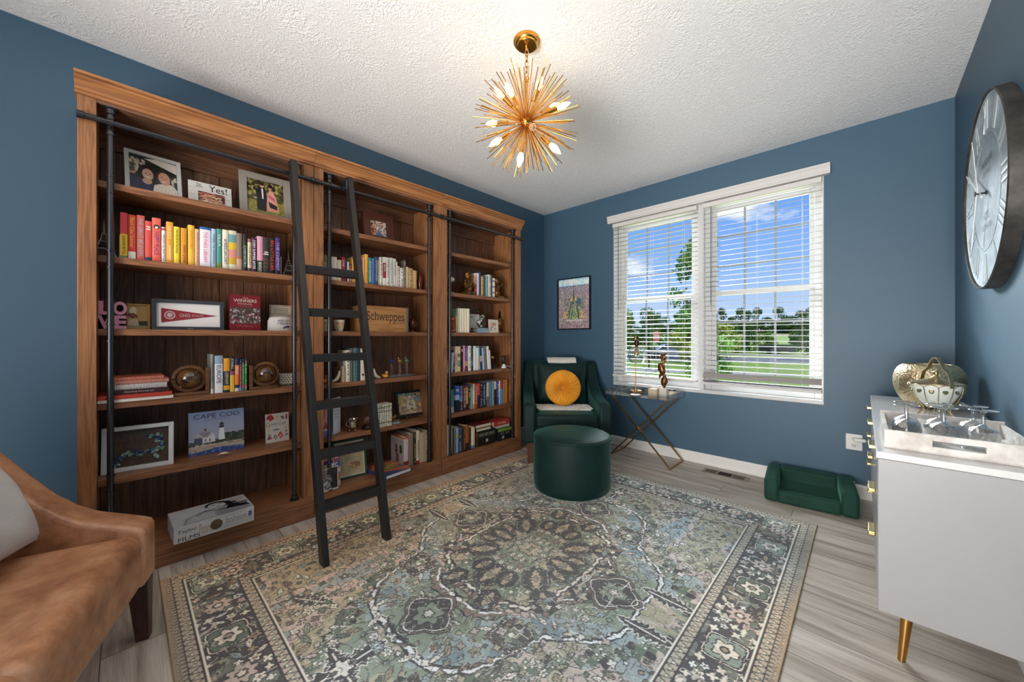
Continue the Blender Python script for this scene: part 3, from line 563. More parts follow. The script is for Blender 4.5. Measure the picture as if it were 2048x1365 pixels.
def floormat():
    m = bpy.data.materials.new('grey_oak_planks'); m.use_nodes = True; nt = m.node_tree; b = nt.nodes['Principled BSDF']; L = nt.links.new
    tc = N(nt, 'ShaderNodeTexCoord')
    br = N(nt, 'ShaderNodeTexBrick'); br.offset = 0.37; br.squash = 1.0
    br.inputs['Scale'].default_value = 1.0; br.inputs['Brick Width'].default_value = 1.22; br.inputs['Row Height'].default_value = 0.178
    br.inputs['Mortar Size'].default_value = 0.0016; br.inputs['Mortar Smooth'].default_value = 0.2
    br.inputs['Color1'].default_value = (0, 0, 0, 1); br.inputs['Color2'].default_value = (1, 1, 1, 1); br.inputs['Mortar'].default_value = (0.5, 0.5, 0.5, 1)
    mp0 = N(nt, 'ShaderNodeMapping'); mp0.inputs['Location'].default_value = (0.35, 0.06, 0); L(tc.outputs['Object'], mp0.inputs[0]); L(mp0.outputs[0], br.inputs['Vector'])
    # long grain, offset plank by plank
    sep = N(nt, 'ShaderNodeSeparateXYZ'); L(tc.outputs['Object'], sep.inputs[0])
    of = N(nt, 'ShaderNodeMath', operation='MULTIPLY'); of.inputs[1].default_value = 37.0; L(br.outputs['Color'], of.inputs[0])
    cb = N(nt, 'ShaderNodeCombineXYZ'); L(sep.outputs['X'], cb.inputs[0]); L(sep.outputs['Y'], cb.inputs[1]); L(of.outputs[0], cb.inputs[2])
    mp = N(nt, 'ShaderNodeMapping'); mp.inputs['Scale'].default_value = (1.3, 16, 1); L(cb.outputs[0], mp.inputs[0])
    n1 = N(nt, 'ShaderNodeTexNoise', i_Scale=1.0, i_Detail=4.0, i_Roughness=0.6, i_Distortion=0.8); L(mp.outputs[0], n1.inputs['Vector'])
    mp2 = N(nt, 'ShaderNodeMapping'); mp2.inputs['Scale'].default_value = (6, 170, 1); L(cb.outputs[0], mp2.inputs[0])
    n2 = N(nt, 'ShaderNodeTexNoise', i_Scale=1.0, i_Detail=2.0); L(mp2.outputs[0], n2.inputs['Vector'])
    r = ramp(nt, [(0.30, srgb('9c8f82')), (0.5, srgb('c6bbae')), (0.68, srgb('dbd2c7'))]); L(n1.outputs[0], r.inputs[0])
    r2 = ramp(nt, [(0.3, (0.82, 0.82, 0.82)), (0.7, (1.06, 1.06, 1.06))]); L(n2.outputs[0], r2.inputs[0])
    mu = N(nt, 'ShaderNodeMixRGB', blend_type='MULTIPLY'); mu.inputs[0].default_value = 1; L(r.outputs[0], mu.inputs[1]); L(r2.outputs[0], mu.inputs[2])
    r3 = ramp(nt, [(0.0, (0.84, 0.83, 0.82)), (1.0, (1.08, 1.08, 1.08))]); L(br.outputs['Color'], r3.inputs[0])
    mu2 = N(nt, 'ShaderNodeMixRGB', blend_type='MULTIPLY'); mu2.inputs[0].default_value = 1; L(mu.outputs[0], mu2.inputs[1]); L(r3.outputs[0], mu2.inputs[2])
    mo = N(nt, 'ShaderNodeMixRGB'); L(br.outputs['Fac'], mo.inputs[0]); L(mu2.outputs[0], mo.inputs[1]); mo.inputs[2].default_value = (*srgb('5a5048'), 1)
    L(mo.outputs[0], b.inputs['Base Color']); b.inputs['Roughness'].default_value = 0.38; b.inputs['Specular IOR Level'].default_value = 0.45
    iv = N(nt, 'ShaderNodeMath', operation='SUBTRACT'); iv.inputs[0].default_value = 1; L(br.outputs['Fac'], iv.inputs[1])
    u = N(nt, 'ShaderNodeBump'); u.inputs['Strength'].default_value = 0.5; u.inputs['Distance'].default_value = 0.001; L(iv.outputs[0], u.inputs['Height']); L(u.outputs[0], b.inputs['Normal'])
    return m
def S(name, mb, m, **kw): return build(name, mb, m, kind='structure', smooth=0, **kw)
S('floor', MB().box(XL-.15, XR+.15, YB-.15, YW+.15, -.12, 0), floormat())
S('ceiling', MB().box(XL-.15, XR+.15, YB-.15, YW+.15, H, H+.15), ceilmat())
S('wall_left', MB().box(XL-.15, XL, YB-.15, YW+.15, 0, H), wallm)
S('wall_right', MB().box(XR, XR+.15, YB-.15, YW+.15, 0, H), wallm)
S('wall_back', MB().box(XL, XR, YB-.15, YB, 0, H), wallm)
WX0, WX1, WZ0, WZ1 = -2.0, -0.225, 0.668, 2.44
wf = MB().box(XL, WX0, YW, YW+.15, 0, H).box(WX1, XR, YW, YW+.15, 0, H).box(WX0, WX1, YW, YW+.15, 0, WZ0).box(WX0, WX1, YW, YW+.15, WZ1, H)
S('wall_front', wf, wallm)
def baseboard(name, mb): build(name, mb, whitep, kind='structure', smooth=0, bevel=.004)
prof = [(YW, 0), (YW-.024, 0), (YW-.024, .014), (YW-.016, .026), (YW-.013, .028), (YW-.013, .085), (YW-.008, .098), (YW, .1)]
baseboard('baseboard_front', MB().prism(prof, XL, XR, 'x'))
baseboard('baseboard_left', MB().prism([(XL+YW-a, z) for a, z in prof], YB, YW, 'y'))
baseboard('baseboard_right', MB().prism([(XR-YW+a, z) for a, z in prof], YB, YW, 'y'))

# ---------------------------------------------------------------- window
vinyl = mat('white_vinyl', 'c8c8c7', 0.3)
S('trim_1', MB().box(WX0, WX1, YW-.004, YW+.10, WZ0-.012, WZ0+.02).box(WX0, WX0+.012, YW, YW+.1, WZ0+.02, WZ1).box(WX1-.012, WX1, YW, YW+.1, WZ0+.02, WZ1).box(WX0+.012, WX1-.012, YW, YW+.1, WZ1-.012, WZ1), vinyl, bevel=.003)
def window_unit(x0, x1, nm='window_1'):
    w = thing(nm, ((x0+x1)/2, YW+.1, WZ0+.02), None, None); w['kind'] = 'structure'
    hw = (x1-x0)/2; hh = WZ1-WZ0-.032
    f = MB().box(-hw, -hw+.05, -.02, .05, 0, hh).box(hw-.05, hw, -.02, .05, 0, hh).box(-hw+.05, hw-.05, -.02, .05, 0, .045).box(-hw+.05, hw-.05, -.02, .05, hh-.045, hh)
    build('window_frame', f, vinyl, w, bevel=.003, smooth=0)
    zm = 0.895
    def sash(za, zb, y):
        s = MB(); t = .035; a, b = -hw+.05, hw-.05
        s.box(a, a+t, y, y+.025, za, zb).box(b-t, b, y, y+.025, za, zb).box(a+t, b-t, y, y+.025, za, za+t+.008).box(a+t, b-t, y, y+.025, zb-t, zb)
        sa = build('sash', s, vinyl, w, bevel=.002, smooth=0)
        g = MB(); iw = (b-a-2*t)
        for k in (1, 2): g.box(a+t+iw*k/3-.008, a+t+iw*k/3+.008, y+.009, y+.016, za+t, zb-t)
        for k in (1, 2): g.box(a+t, b-t, y+.0092, y+.0158, za+(zb-za)*k/3-.008, za+(zb-za)*k/3+.008)
        build('muntin_grid', g, mat('grey_muntin', '8c9296', .4), w, smooth=0)
        gl = MB().box(a+t, b-t, y+.010, y+.014, za+t, zb-t)
        build('pane', gl, PANE, w, smooth=0)
    sash(.045, zm+.02, .0); sash(zm-.02, hh-.045, .022)
    return w
# thin window glass: clear to look through, a little reflection
def panemat():
    m = bpy.data.materials.new('window_glass'); m.use_nodes = True; nt = m.node_tree; nt.nodes.clear()
    t = N(nt, 'ShaderNodeBsdfTransparent'); t.inputs[0].default_value = (.97, .985, .98, 1); g = N(nt, 'ShaderNodeBsdfGlossy'); g.inputs['Roughness'].default_value = 0.02
    x = N(nt, 'ShaderNodeMixShader'); x.inputs[0].default_value = 0.002; o = N(nt, 'ShaderNodeOutputMaterial')
    nt.links.new(t.outputs[0], x.inputs[1]); nt.links.new(g.outputs[0], x.inputs[2]); nt.links.new(x.outputs[0], o.inputs[0]); return m
PANE = panemat()
def thin_glass(name, tint, base=.04):
    m = bpy.data.materials.new(name); m.use_nodes = True; nt = m.node_tree; nt.nodes.clear()
    t = N(nt, 'ShaderNodeBsdfTransparent'); t.inputs[0].default_value = (*tint, 1); g = N(nt, 'ShaderNodeBsdfGlossy'); g.inputs['Roughness'].default_value = 0.03
    lw = N(nt, 'ShaderNodeLayerWeight'); lw.inputs['Blend'].default_value = .25; mr = N(nt, 'ShaderNodeMath', operation='ADD'); mr.inputs[1].default_value = base; nt.links.new(lw.outputs['Facing'], mr.inputs[0])
    x = N(nt, 'ShaderNodeMixShader'); o = N(nt, 'ShaderNodeOutputMaterial'); nt.links.new(mr.outputs[0], x.inputs[0])
    nt.links.new(t.outputs[0], x.inputs[1]); nt.links.new(g.outputs[0], x.inputs[2]); nt.links.new(x.outputs[0], o.inputs[0]); return m
window_unit(WX0+.012, -1.14); window_unit(-1.09, WX1-.012)
S('trim_2', MB().box(-1.14, -1.09, YW+.03, YW+.15, WZ0+.02, WZ1-.012), vinyl, bevel=.003)

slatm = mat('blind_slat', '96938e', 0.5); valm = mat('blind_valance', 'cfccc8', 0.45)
def blind(x0, x1, z0, dtilt, label, messy):
    t = thing('window_blind', ((x0+x1)/2, YW-.012, z0), label, 'window blind')
    hw = (x1-x0)/2; hh = 2.415-z0
    build('headrail', MB().box(-hw, hw, -.025, .025, hh-.045, hh-.005), valm, t, smooth=0)
    s = MB(); z = .06 if not messy else .13; k = 0
    n = int((hh-.06-z)/.045)
    for i in range(n+1):
        zz = z+i*.045; frac = i/n
        til = math.radians(dtilt(frac))
        M = Matrix.Translation((0, 0, zz)) @ Matrix.Rotation(til, 4, 'X')
        s.add([(-hw, -.025, 0), (hw, -.025, 0), (hw, 0, .002), (-hw, 0, .002), (hw, .025, 0), (-hw, .025, 0),
               (-hw, -.025, -.0022), (hw, -.025, -.0022), (hw, 0, -.0002), (-hw, 0, -.0002), (hw, .025, -.0022), (-hw, .025, -.0022)],
              [(0, 1, 2, 3), (3, 2, 4, 5), (9, 8, 7, 6), (11, 10, 8, 9), (0, 6, 7, 1), (5, 4, 10, 11), (0, 3, 9, 6), (3, 5, 11, 9), (1, 7, 8, 2), (2, 8, 10, 4)], 0, M)
    if messy:
        for i, (zz, tl) in enumerate([(.030, 2), (.036, 1), (.042, -1), (.085, 62)]):
            s.box(-hw, hw, -.025, .025, -.0012, .0012, 0, Matrix.Translation((0, -.004, zz)) @ Matrix.Rotation(math.radians(tl), 4, 'X'))
    build('slats', s, slatm, t, smooth=30)
    build('bottom_rail', MB().box(-hw, hw, -.026,   .026, 0, .022), valm, t, smooth=0, bevel=.004)
    for fx in (-.72, 0, .72):
        c = MB()
        for yy in (-.027, .027): c.cyl((fx*hw, yy, .01), (fx*hw, yy, hh-.03), .0008, n=5)
        build('ladder_cord', c, cream, t, smooth=0)
    wand = MB().cyl((-hw+.075, -.034, hh-.05), (-hw+.075, -.034, hh-.95), .0035, n=6)
    build('tilt_wand', wand, mat('clear_grey', '6a6e72', .3), t, smooth=0)
blind(-1.992, -1.135, .755, lambda f: (7 if f > .5 else 4), 'white slatted blind in the left half of the window', False)
blind(-1.083, -.237, .745, lambda f: (14 if f > .5 else 3), 'white slatted blind in the right half of the window, last slats crooked', True)
v = MB().prism([(YW-.002, 2.42), (YW-.052, 2.42), (YW-.052, 2.432), (YW-.058, 2.436), (YW-.058, 2.470), (YW-.066, 2.480), (YW-.066, 2.496), (YW-.002, 2.496)], -2.045, -.185, 'x')
build('blind_valance', v, valm, label='white moulded valance above the window blinds', cat='valance', smooth=0, bevel=.002)

# ---------------------------------------------------------------- outdoors
def gmat(name, c0, c1, sc):
    return mat(name, c0, 0.9, spec=0.1, var=(sc, c1, .35, .65))
GZ = -1.0
def terr(x, y):
    return GZ if y < 75 else GZ+5.6*min(1, (y-75)/210)**1.1
g = MB(); ys = [4.2, 10, 20, 30, 42, 55, 75, 95, 120, 150, 190, 240, 300, 400]; xs = [-400, -200, -120, -80, -50, -30, -15, -5, 5, 20, 60, 150]
g.add([(x, y, terr(x, y)) for y in ys for x in xs], [(j*len(xs)+i, j*len(xs)+i+1, (j+1)*len(xs)+i+1, (j+1)*len(xs)+i) for j in range(len(ys)-1) for i in range(len(xs)-1)])
build('ground', g, gmat('lawn_grass', '7f9c46', 'a3b862', 0.6), kind='structure')
conc = gmat('concrete', 'b4aca4', 'c4bcb4', 2.0)
def strip(name, pts, z, m, **kw):
    build(name, MB().prism(pts, GZ+z-.05, GZ+z, 'z'), m, kind='structure', smooth=0, **kw)
strip('driveway', [(-14, 14.2), (0, 16.0), (0, 17.6), (-8, 16.2), (-14, 17.5)], .02, conc)
strip('patio', [(-8, 3.9), (6, 3.9), (6, 7.5), (-8, 7.5)], .01, conc)
strip('front_walk', [(-16, 20.2), (-3, 25.2), (3, 26.2), (3, 27.2), (-3, 26.6), (-16, 22.2)], .02, conc)
strip('road', [(-60, 30), (-14, 33), (8, 45), (40, 52), (40, 59), (6, 51), (-16, 41), (-60, 38)], .02, gmat('asphalt', '8a8886', '9c9894', 1.5))
field = gmat('field_crop', 'a8c46a', 'bfd080', 0.05)
def fq(name, y0, y1, m):
    yy = np.linspace(y0, y1, 8); v = []; f = []
    for i, y in enumerate(yy): v += [(-300, y, terr(0, y)+.05), (60, y, terr(0, y)+.05)]
    for i in range(7): f.append((2*i, 2*i+1, 2*i+3, 2*i+2))
    build(name, MB().add(v, f), m, kind='structure', smooth=0)
fq('field', 100, 170, field); fq('wheat_field', 175, 210, gmat('wheat', 'b4b078', 'c4bc88', .05))
leafm = [mat('leaf_dark', '3c5a2c', .7, spec=.2, var=(.5, '56763a', .4, .6)), mat('leaf_mid', '5c7a34', .7, spec=.2, var=(.5, '86984a', .4, .6)), mat('leaf_light', '8a9a44', .7, spec=.2, var=(.7, 'a8ac58', .4, .6))]
bark = mat('bark', '5a4a3c', .9)
def tree(loc, h, r, base, nleaf, ls, lm, label, group=None, seed=0, name='tree', cat='tree', airy=False):
    g = random.Random(seed); t = thing(name, loc, label, cat, group)
    tr = MB().tube([(0, 0, 0), (.02*h*g.uniform(-1, 1), 0, h*.5), (0, 0, h*.92)], [.02*h, .014*h, .003*h], 6)
    cl = []
    for i in range(26 if airy else 14):
        z = base+(h-base)*g.random(); f = (z-base)/(h-base); rr = r*(math.sin(PI*min(1, max(.08, f*.86+.14)))**.6); a = g.uniform(0, 2*PI); d = rr*g.uniform(.25, .85)
        p = (d*math.cos(a), d*math.sin(a), z); cl.append((p, r*g.uniform(.22, .42)*(.75 if airy else 1.25)))
        tr.tube([(0, 0, z-.12*h if z-.12*h > .1*h else .1*h), (p[0]*.5, p[1]*.5, z-.04*h), p], [.006*h, .004*h, .002*h], 4)
    build('trunk', tr, bark, t)
    lf = MB()
    for k in range(nleaf):
        p, cr_ = cl[k % len(cl)]
        while True:
            q = [g.uniform(-1, 1) for _ in range(3)]
            if sum(a*a for a in q) < 1: break
        c = Vector(p)+Vector(q)*cr_; a = Euler((g.uniform(0, 6), g.uniform(0, 6), g.uniform(0, 6))).to_matrix(); s_ = ls*g.uniform(.6, 1.2)
        lf.v += [tuple(c+a @ Vector(w)*s_) for w in ((-1, 0, 0), (0, -.45, .1), (1, 0, 0), (0, .45, .1))]
        b = len(lf.v)-4; lf.f.append([b, b+1, b+2, b+3]); lf.m.append(0)
    build('foliage', lf, lm, t, smooth=0)
    return t
def at(px, t):   # a bearing measured from the room, as a place on the ground
    r = (px-1024)/739.4; return ((-.69+.724*r)*t, (.724+.69*r)*t)
x, y = at(1404, 12.2)
tree((x, y, GZ), 5.3, 1.25, .9, 3600, .085, leafm[0], 'young leafy tree close outside, behind the middle of the window', seed=3, airy=True)
for px, t, h, r, lm, lab in [(1262, 36, 4.6, 1.6, 1, 'bushy roadside tree seen behind the table lamp'), (1296, 34, 4.4, 1.5, 0, 'roadside tree just left of the stop sign'), (1236, 40, 4.4, 1.6, 0, 'tree at the far left edge of the window'),
                        (1378, 30, 3.4, 1.5, 2, 'yellow green tree right of the car'), (1622, 32, 3.7, 1.5, 0, 'bushy tree at the far right of the window view'), (1438, 34, 3.3, 1.7, 2, 'yellow green bushy tree left in the right window half')]:
    x, y = at(px, t); tree((x, y, GZ), h, r, .7, 3000, .12, leafm[lm], lab, seed=int(px))
for i, (px, t, w_) in enumerate([(1500, 52, 2.6), (1530, 54, 2.4), (1590, 50, 1.6), (1470, 50, 1.6), (1340, 60, 2.4)]):
    x, y = at(px, t); tree((x, y, GZ), 2.4, w_*.7, .2, 1800, .15, leafm[1 if i % 2 else 0], None, seed=50+i, name='shrub', cat='shrub')['label'] = ['low green shrub left in the shrub row by the trailer', 'low shrub beside the dark trailer', 'low shrub right of the dark trailer', 'small shrub behind the yellow green tree', 'low shrub behind the parked car'][i]
far0 = tree((-60, 230, terr(0, 230)), 13, 4.6, 1.0, 2400, .5, leafm[0], 'dark green tree in the distant tree line across the fields', 'distant tree line', seed=90)
for k in range(24):
    o = far0 if k == 0 else copy_tree(far0); yy = 215+random.uniform(-6, 30); px = 1228+k*18+random.uniform(-4, 4); r_ = (px-1024)/739.4; tt = yy/(.724+.69*r_)
    o.location = ((-.69+.724*r_)*tt, yy, terr(0, yy)); s_ = random.uniform(.55, 1.0); o.scale = (1, 1, s_); o.rotation_euler = (0, 0, random.uniform(0, 6))
# stop sign
x, y = at(1313, 22.5); sg = thing('stop_sign', (x, y, GZ), 'red octagonal stop sign on a post beside the street', 'road sign', rotz=1.42)
oc = [(.38*math.cos(PI/8+k*PI/4), 2.18+.38*math.sin(PI/8+k*PI/4)) for k in range(8)]
build('sign_plate', MB().prism(oc, -.01, .01, 'y', 0).text('STOP', frame((0, -.012, 2.18), (1, 0, 0), (0, 0, 1)), .5, .22, 1), [mat('sign_red', 'c8706a', .5), pc('f0ece8')], sg, smooth=0)
build('sign_post', MB().box(-.03, .03, .012, .05, 0, 2.5), mat('galvanised', '9a9a98', .5, .6), sg, smooth=0)
# mailbox post, car, trailer
x, y = at(1298, 26); mbx = thing('mailbox', (x, y, GZ), 'small dark mailbox post at the kerb below the stop sign', 'mailbox')
build('post', MB().box(-.04, .04, -.04, .04, 0, 1.0), mat('dark_post', '2a2826', .7), mbx, smooth=0); build('box', MB().box(-.1, .1, -.22, .22, 1.0, 1.22), mat('dark_post', '2a2826', .7), mbx, smooth=0, bevel=.04)
x, y = at(1338, 37); car = thing('car', (x, y, GZ+.02), 'silver blue car parked on the street outside', 'car', rotz=.55)
body = [(-2.1, .3), (-2.15, .75), (-1.9, .92), (-1.2, .98), (-.55, 1.42), (.75, 1.45), (1.45, 1.05), (2.1, .9), (2.2, .6), (2.15, .3)]
build('body', MB().prism(body, -.86, .86, 'y'), mat('car_paint', '7c8ca0', .25, .5), car, bevel=.08, seg=3)
gl = [(-1.0, 1.0), (-.5, 1.37), (.7, 1.40), (1.25, 1.05)]
build('side_windows', MB().prism(gl, -.87, .87, 'y'), mat('car_glass', '20262c', .1), car, smooth=0)
for wx in (-1.35, 1.35):
    for wy in (-.8, .8): build('wheel', MB().cyl((wx, wy-.1, .32), (wx, wy+.1, .32), .32, n=20), mat('tyre', '1c1c1c', .8), car)
x, y = at(1555, 47); tl = thing('trailer', (x, y, GZ), 'dark flat trailer parked across the lawn', 'trailer', rotz=-.25)
build('box_body', MB().box(-1.7, 1.7, -1, 1, .35, 1.15), mat('trailer_dark', '2a2c2a', .6), tl, smooth=0)
for wx in (-.5, .5): build('wheel', MB().cyl((wx, -1.08, .3), (wx, -.9, .3), .3, n=16), mat('tyre', '1c1c1c', .8), tl)
# ---------------------------------------------------------------- bookcases
UW = 1.008; UY = [-.15, .858, 1.866]; BF = -2.61; SZ = [.49, .86, 1.22, 1.575, 1.935]; BT = .142
def bookcase(idx, label):
    t = thing('bookcase', (XL+.004, UY[idx], 0), label, 'bookcase', 'row of three matching oak bookcases'); D = BF-XL-.004   # depth
    w = UW
    g = .0015
    for a in (g, w-.061):
        build('side_panel', MB().box(0, D, a, a+.0595, BT, 2.30), wzf, t, bevel=.002, smooth=0)
    bp = MB(); n = 7; iw = w-.122
    for k in range(n): bp.box(.0, .014, .061+iw*k/n+.002, .061+iw*(k+1)/n-.002, BT, 2.27)
    bp.box(-.0, .008, .061, w-.061, BT, 2.27)
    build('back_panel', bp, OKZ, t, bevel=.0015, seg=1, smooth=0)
    build('top_rail', MB().box(.014, .03, .061, w-.061, 2.19, 2.30), OKY, t, smooth=0)
    build('top_board', MB().box(0, D-.0, .061, w-.061, 2.285, 2.30), OKY, t, smooth=0)
    for z in SZ: build('shelf', MB().box(.0145, D-.045, .0615, w-.0615, z-.032, z), wyf, t, bevel=.002, smooth=0)
    build('base', MB().box(0, D+.006, g, w-g, 0, BT), wyf, t, bevel=.003, smooth=0)
    pr = [(0, 2.30), (D+.004, 2.30), (D+.010, 2.302), (D+.010, 2.311), (D+.006, 2.3125), (D+.006, 2.316), (D+.014, 2.318), (D+.016, 2.328), (D+.022, 2.341), (D+.034, 2.352), (D+.048, 2.358), (D+.048, 2.3665), (D+.043, 2.368), (D+.043, 2.3715), (D+.056, 2.3735), (D+.056, 2.386), (0, 2.386)]
    e0 = -.006 if idx == 0 else .001; e1 = w+.004 if idx == 2 else w-.001
    build('crown', MB().prism(pr, e0, e1, 'y'), wcr, t, smooth=18)
    px = -2.632-(XL+.004)
    for y in (.105, .9):
        p = MB(); p.cyl((px, y, BT), (px, y, 2.285), .0125, n=14)
        p.lathe([(.026, 0), (.026, .006), (.018, .008), (.017, .03), (.014, .032)], (px, y, BT), 16)
        p.lathe([(.026, 0), (.026, -.006), (.018, -.01), (.017, -.03), (.014, -.032)][::-1], (px, y, 2.285), 16)
        for z in SZ:
            for q in (z+.022, z-.058): p.lathe([(.0125, -.004), (.0165, -.003), (.0165, .003), (.0125, .004)], (px, y, q), 14)
        for q in (2.16, 2.235): p.lathe([(.0125, -.008), (.0175, -.007), (.0175, .007), (.0125, .008)], (px, y, q), 14)
        p.cyl((px, y, 2.2), (px+.034, y, 2.2), .012, n=10)
        build('pipe_post', p, black_metal, t)
    rx = -2.594-(XL+.004)
    r = MB().cyl((rx, .004 if idx else -.0, 2.2), (rx, w-.004 if idx < 2 else w+.03, 2.2), .0135, n=16)
    for y in (.105, .9, .012, w-.012): r.lathe([(.0135, -.012), (.0175, -.011), (.0175, .011), (.0135, .012)], (0, 0, 0), 14, M=Matrix.Translation((rx, y, 2.2)) @ Matrix.Rotation(PI/2, 4, 'X'))
    build('ladder_rail', r, black_metal, t)
    return t
bookcase(0, 'left dark oak bookcase with travel books, globes and framed photos')
bookcase(1, 'middle dark oak bookcase behind the top of the ladder')
bookcase(2, 'right dark oak bookcase nearest the green armchair')

# ladder
lt = thing('library_ladder', (-2.01, .885, 0.0), 'black rolling library ladder leaning on the pipe rail', 'ladder')
LT = Vector((-.53, 0, 2.27))                      # top relative to feet centre
def stile(y0, y1):
    m = MB(); hx = .030; dx = LT.x/LT.z; z0 = .0085; z1 = 2.26
    vs = []
    for z in (z0, z1):
        for (ax, yy) in ((-hx, y0), (hx, y0), (hx, y1), (-hx, y1)): vs.append((dx*z+ax, yy, z))
    m.add(vs, [(0, 3, 2, 1), (4, 5, 6, 7), (0, 1, 5, 4), (1, 2, 6, 5), (2, 3, 7, 6), (3, 0, 4, 7)]); return m
build('side_rail', stile(-.19, -.157), ladder_m, lt, bevel=.002, smooth=0)
build('side_rail', stile(.152, .185), ladder_m, lt, bevel=.002, smooth=0)
for z in (.303, .563, .822, 1.084, 1.347, 1.604, 1.86, 2.10)[:6]:
    c = LT.x/LT.z*z; M = Matrix.Translation((c, 0, z)) @ Matrix.Rotation(math.radians(0), 4, 'Y')
    build('rung', MB().box(-.028, .028, -.157, .152, -.046, 0, 0, M), ladder_m, lt, bevel=.002, smooth=0)
for y in (-.150, .145):
    h = MB().box(-.555, -.50, y-.006, y+.006, 2.17, 2.235); h.tube([(-.585+.028*math.cos(a)*1.0, y, 2.2+.028*math.sin(a)) for a in np.linspace(-.3, 2.6, 10)], .006, 8)
    build('rail_hook', h, black_metal, lt)

# ---------------------------------------------------------------- chandelier
ch = thing('chandelier', (-1.285, 1.46, H), 'gold starburst chandelier with lit candle bulbs', 'chandelier')
build('canopy', MB().lathe([(.0, -.030), (.05, -.030), (.052, -.026), (.057, -.025), (.062, -.02), (.064, -.012), (.068, -.011), (.07, 0)], n=40), gold, ch, loc=(0, 0, -.001))
HZ = -.43
lk = MB()
def link(c, ax, s=1):
    pts = [(.009*math.cos(a), 0, .019*math.sin(a)) for a in np.linspace(0, 2*PI, 14)[:-1]]
    lk.tube(pts, .0024, 7, closed=True, M=Matrix.Translation(c) @ Matrix.Rotation(ax, 4, 'Z'))
lk.cyl((0, 0, -.03), (0, 0, -.055), .008, .005, 10)
for i in range(5): link((0, 0, -.066-.029*i), (i % 2)*PI/2+.3)
lk.tube([(.016*math.cos(a), 0, -.205+.016*math.sin(a)) for a in np.linspace(0, 2*PI, 16)[:-1]], .0028, 7, closed=True)
build('chain', lk, gold, ch)
build('wire', MB().tube([(.004, 0, -.04), (.018, .0, -.09), (.008, 0, -.15), (.004, 0, -.22)], .0015, 6), mat('clear_cord', 'c8b898', .4), ch)
build('stem', MB().cyl((0, 0, -.21), (0, 0, HZ), .0075, n=12).lathe([(.0075, 0), (.012, .002), (.012, .012), (.004, .014)], (0, 0, -.222), 12), gold, ch)
build('hub', MB().ell((0, 0, HZ), (.032, .032, .032), 20), gold, ch)
rodm = MB().cyl((0, 0, .028), (0, 0, .272), .0021, n=6)
bulbs = [Vector(v).normalized() for v in [(.27, .19, .94), (-.48, -.5, .72), (.28, -.93, .25), (.69, .61, .4), (.31, .73, .6), (-.92, -.33, .2), (-.43, -.67, -.6), (-.07, -.17, -.98), (.56, .44, -.7), (.64, -.51, -.58)]]
k = 0; N_R = 205; first = None; extra = MB()
dirs = []
for i in range(N_R):
    z = 1-2*(i+.5)/N_R; a = i*2.39996; r_ = math.sqrt(1-z*z)
    d = Vector((r_*math.cos(a), r_*math.sin(a), z)); d = (d+Vector([random.uniform(-.06, .06) for _ in range(3)])).normalized()
    if any(d.angle(b) < .14 for b in bulbs) or d.z > .985: continue
    dirs.append(d)
for i, d in enumerate(dirs):
    q = d.to_track_quat('Z', 'Y')
    sc = random.uniform(.88, 1.06)
    if i % 2 == 0 or len(dirs)-i < 5:
        if first is None: o = first = build('rod', rodm, gold, ch, smooth=60)
        else: o = first.copy(); COL.objects.link(o)
        o.parent = ch; o.location = (0, 0, HZ); o.rotation_mode = 'QUATERNION'; o.rotation_quaternion = q; o.scale = (1, 1, sc); k += 1
    else: extra.cyl((0, 0, .028), (0, 0, .272*sc), .0021, n=6, M=Matrix.Translation((0, 0, HZ)) @ q.to_matrix().to_4x4())
build('rods', extra, gold, ch, smooth=60, kind='stuff')
sm_ = MB().cyl((0, 0, .028), (0, 0, .115), .003, n=8).cyl((0, 0, .112), (0, 0, .172), .0115, n=16).lathe([(.0125, 0), (.0125, .004), (.0115, .005)], (0, 0, .112), 16)
bm_ = MB().lathe([(.006, .170), (.011, .178), (.0165, .196), (.0165, .208), (.012, .225), (.006, .241), (.0005, .250)], n=16)
bulbm = mat('lit_bulb', 'fff0d0', .2, emit=('ffcb88', 9.0)); offm = mat('unlit_bulb', 'd0a878', .05, trans=.8)
for i, d in enumerate(bulbs):
    q = d.to_track_quat('Z', 'Y')
    s_ = build('socket', sm_, gold, ch, loc=(0, 0, HZ)); s_.rotation_mode = 'QUATERNION'; s_.rotation_quaternion = q
    build('bulb', bm_, bulbm if i < 9 else offm, s_, smooth=60)
pl = bpy.data.lights.new('chandelier_glow', 'POINT'); pl.energy = P_LAMP; pl.color = (1.0, .90, .78); pl.shadow_soft_size = .27
po = bpy.data.objects.new('chandelier_glow', pl); COL.objects.link(po); po.location = (-1.285, 1.46, H-.43)

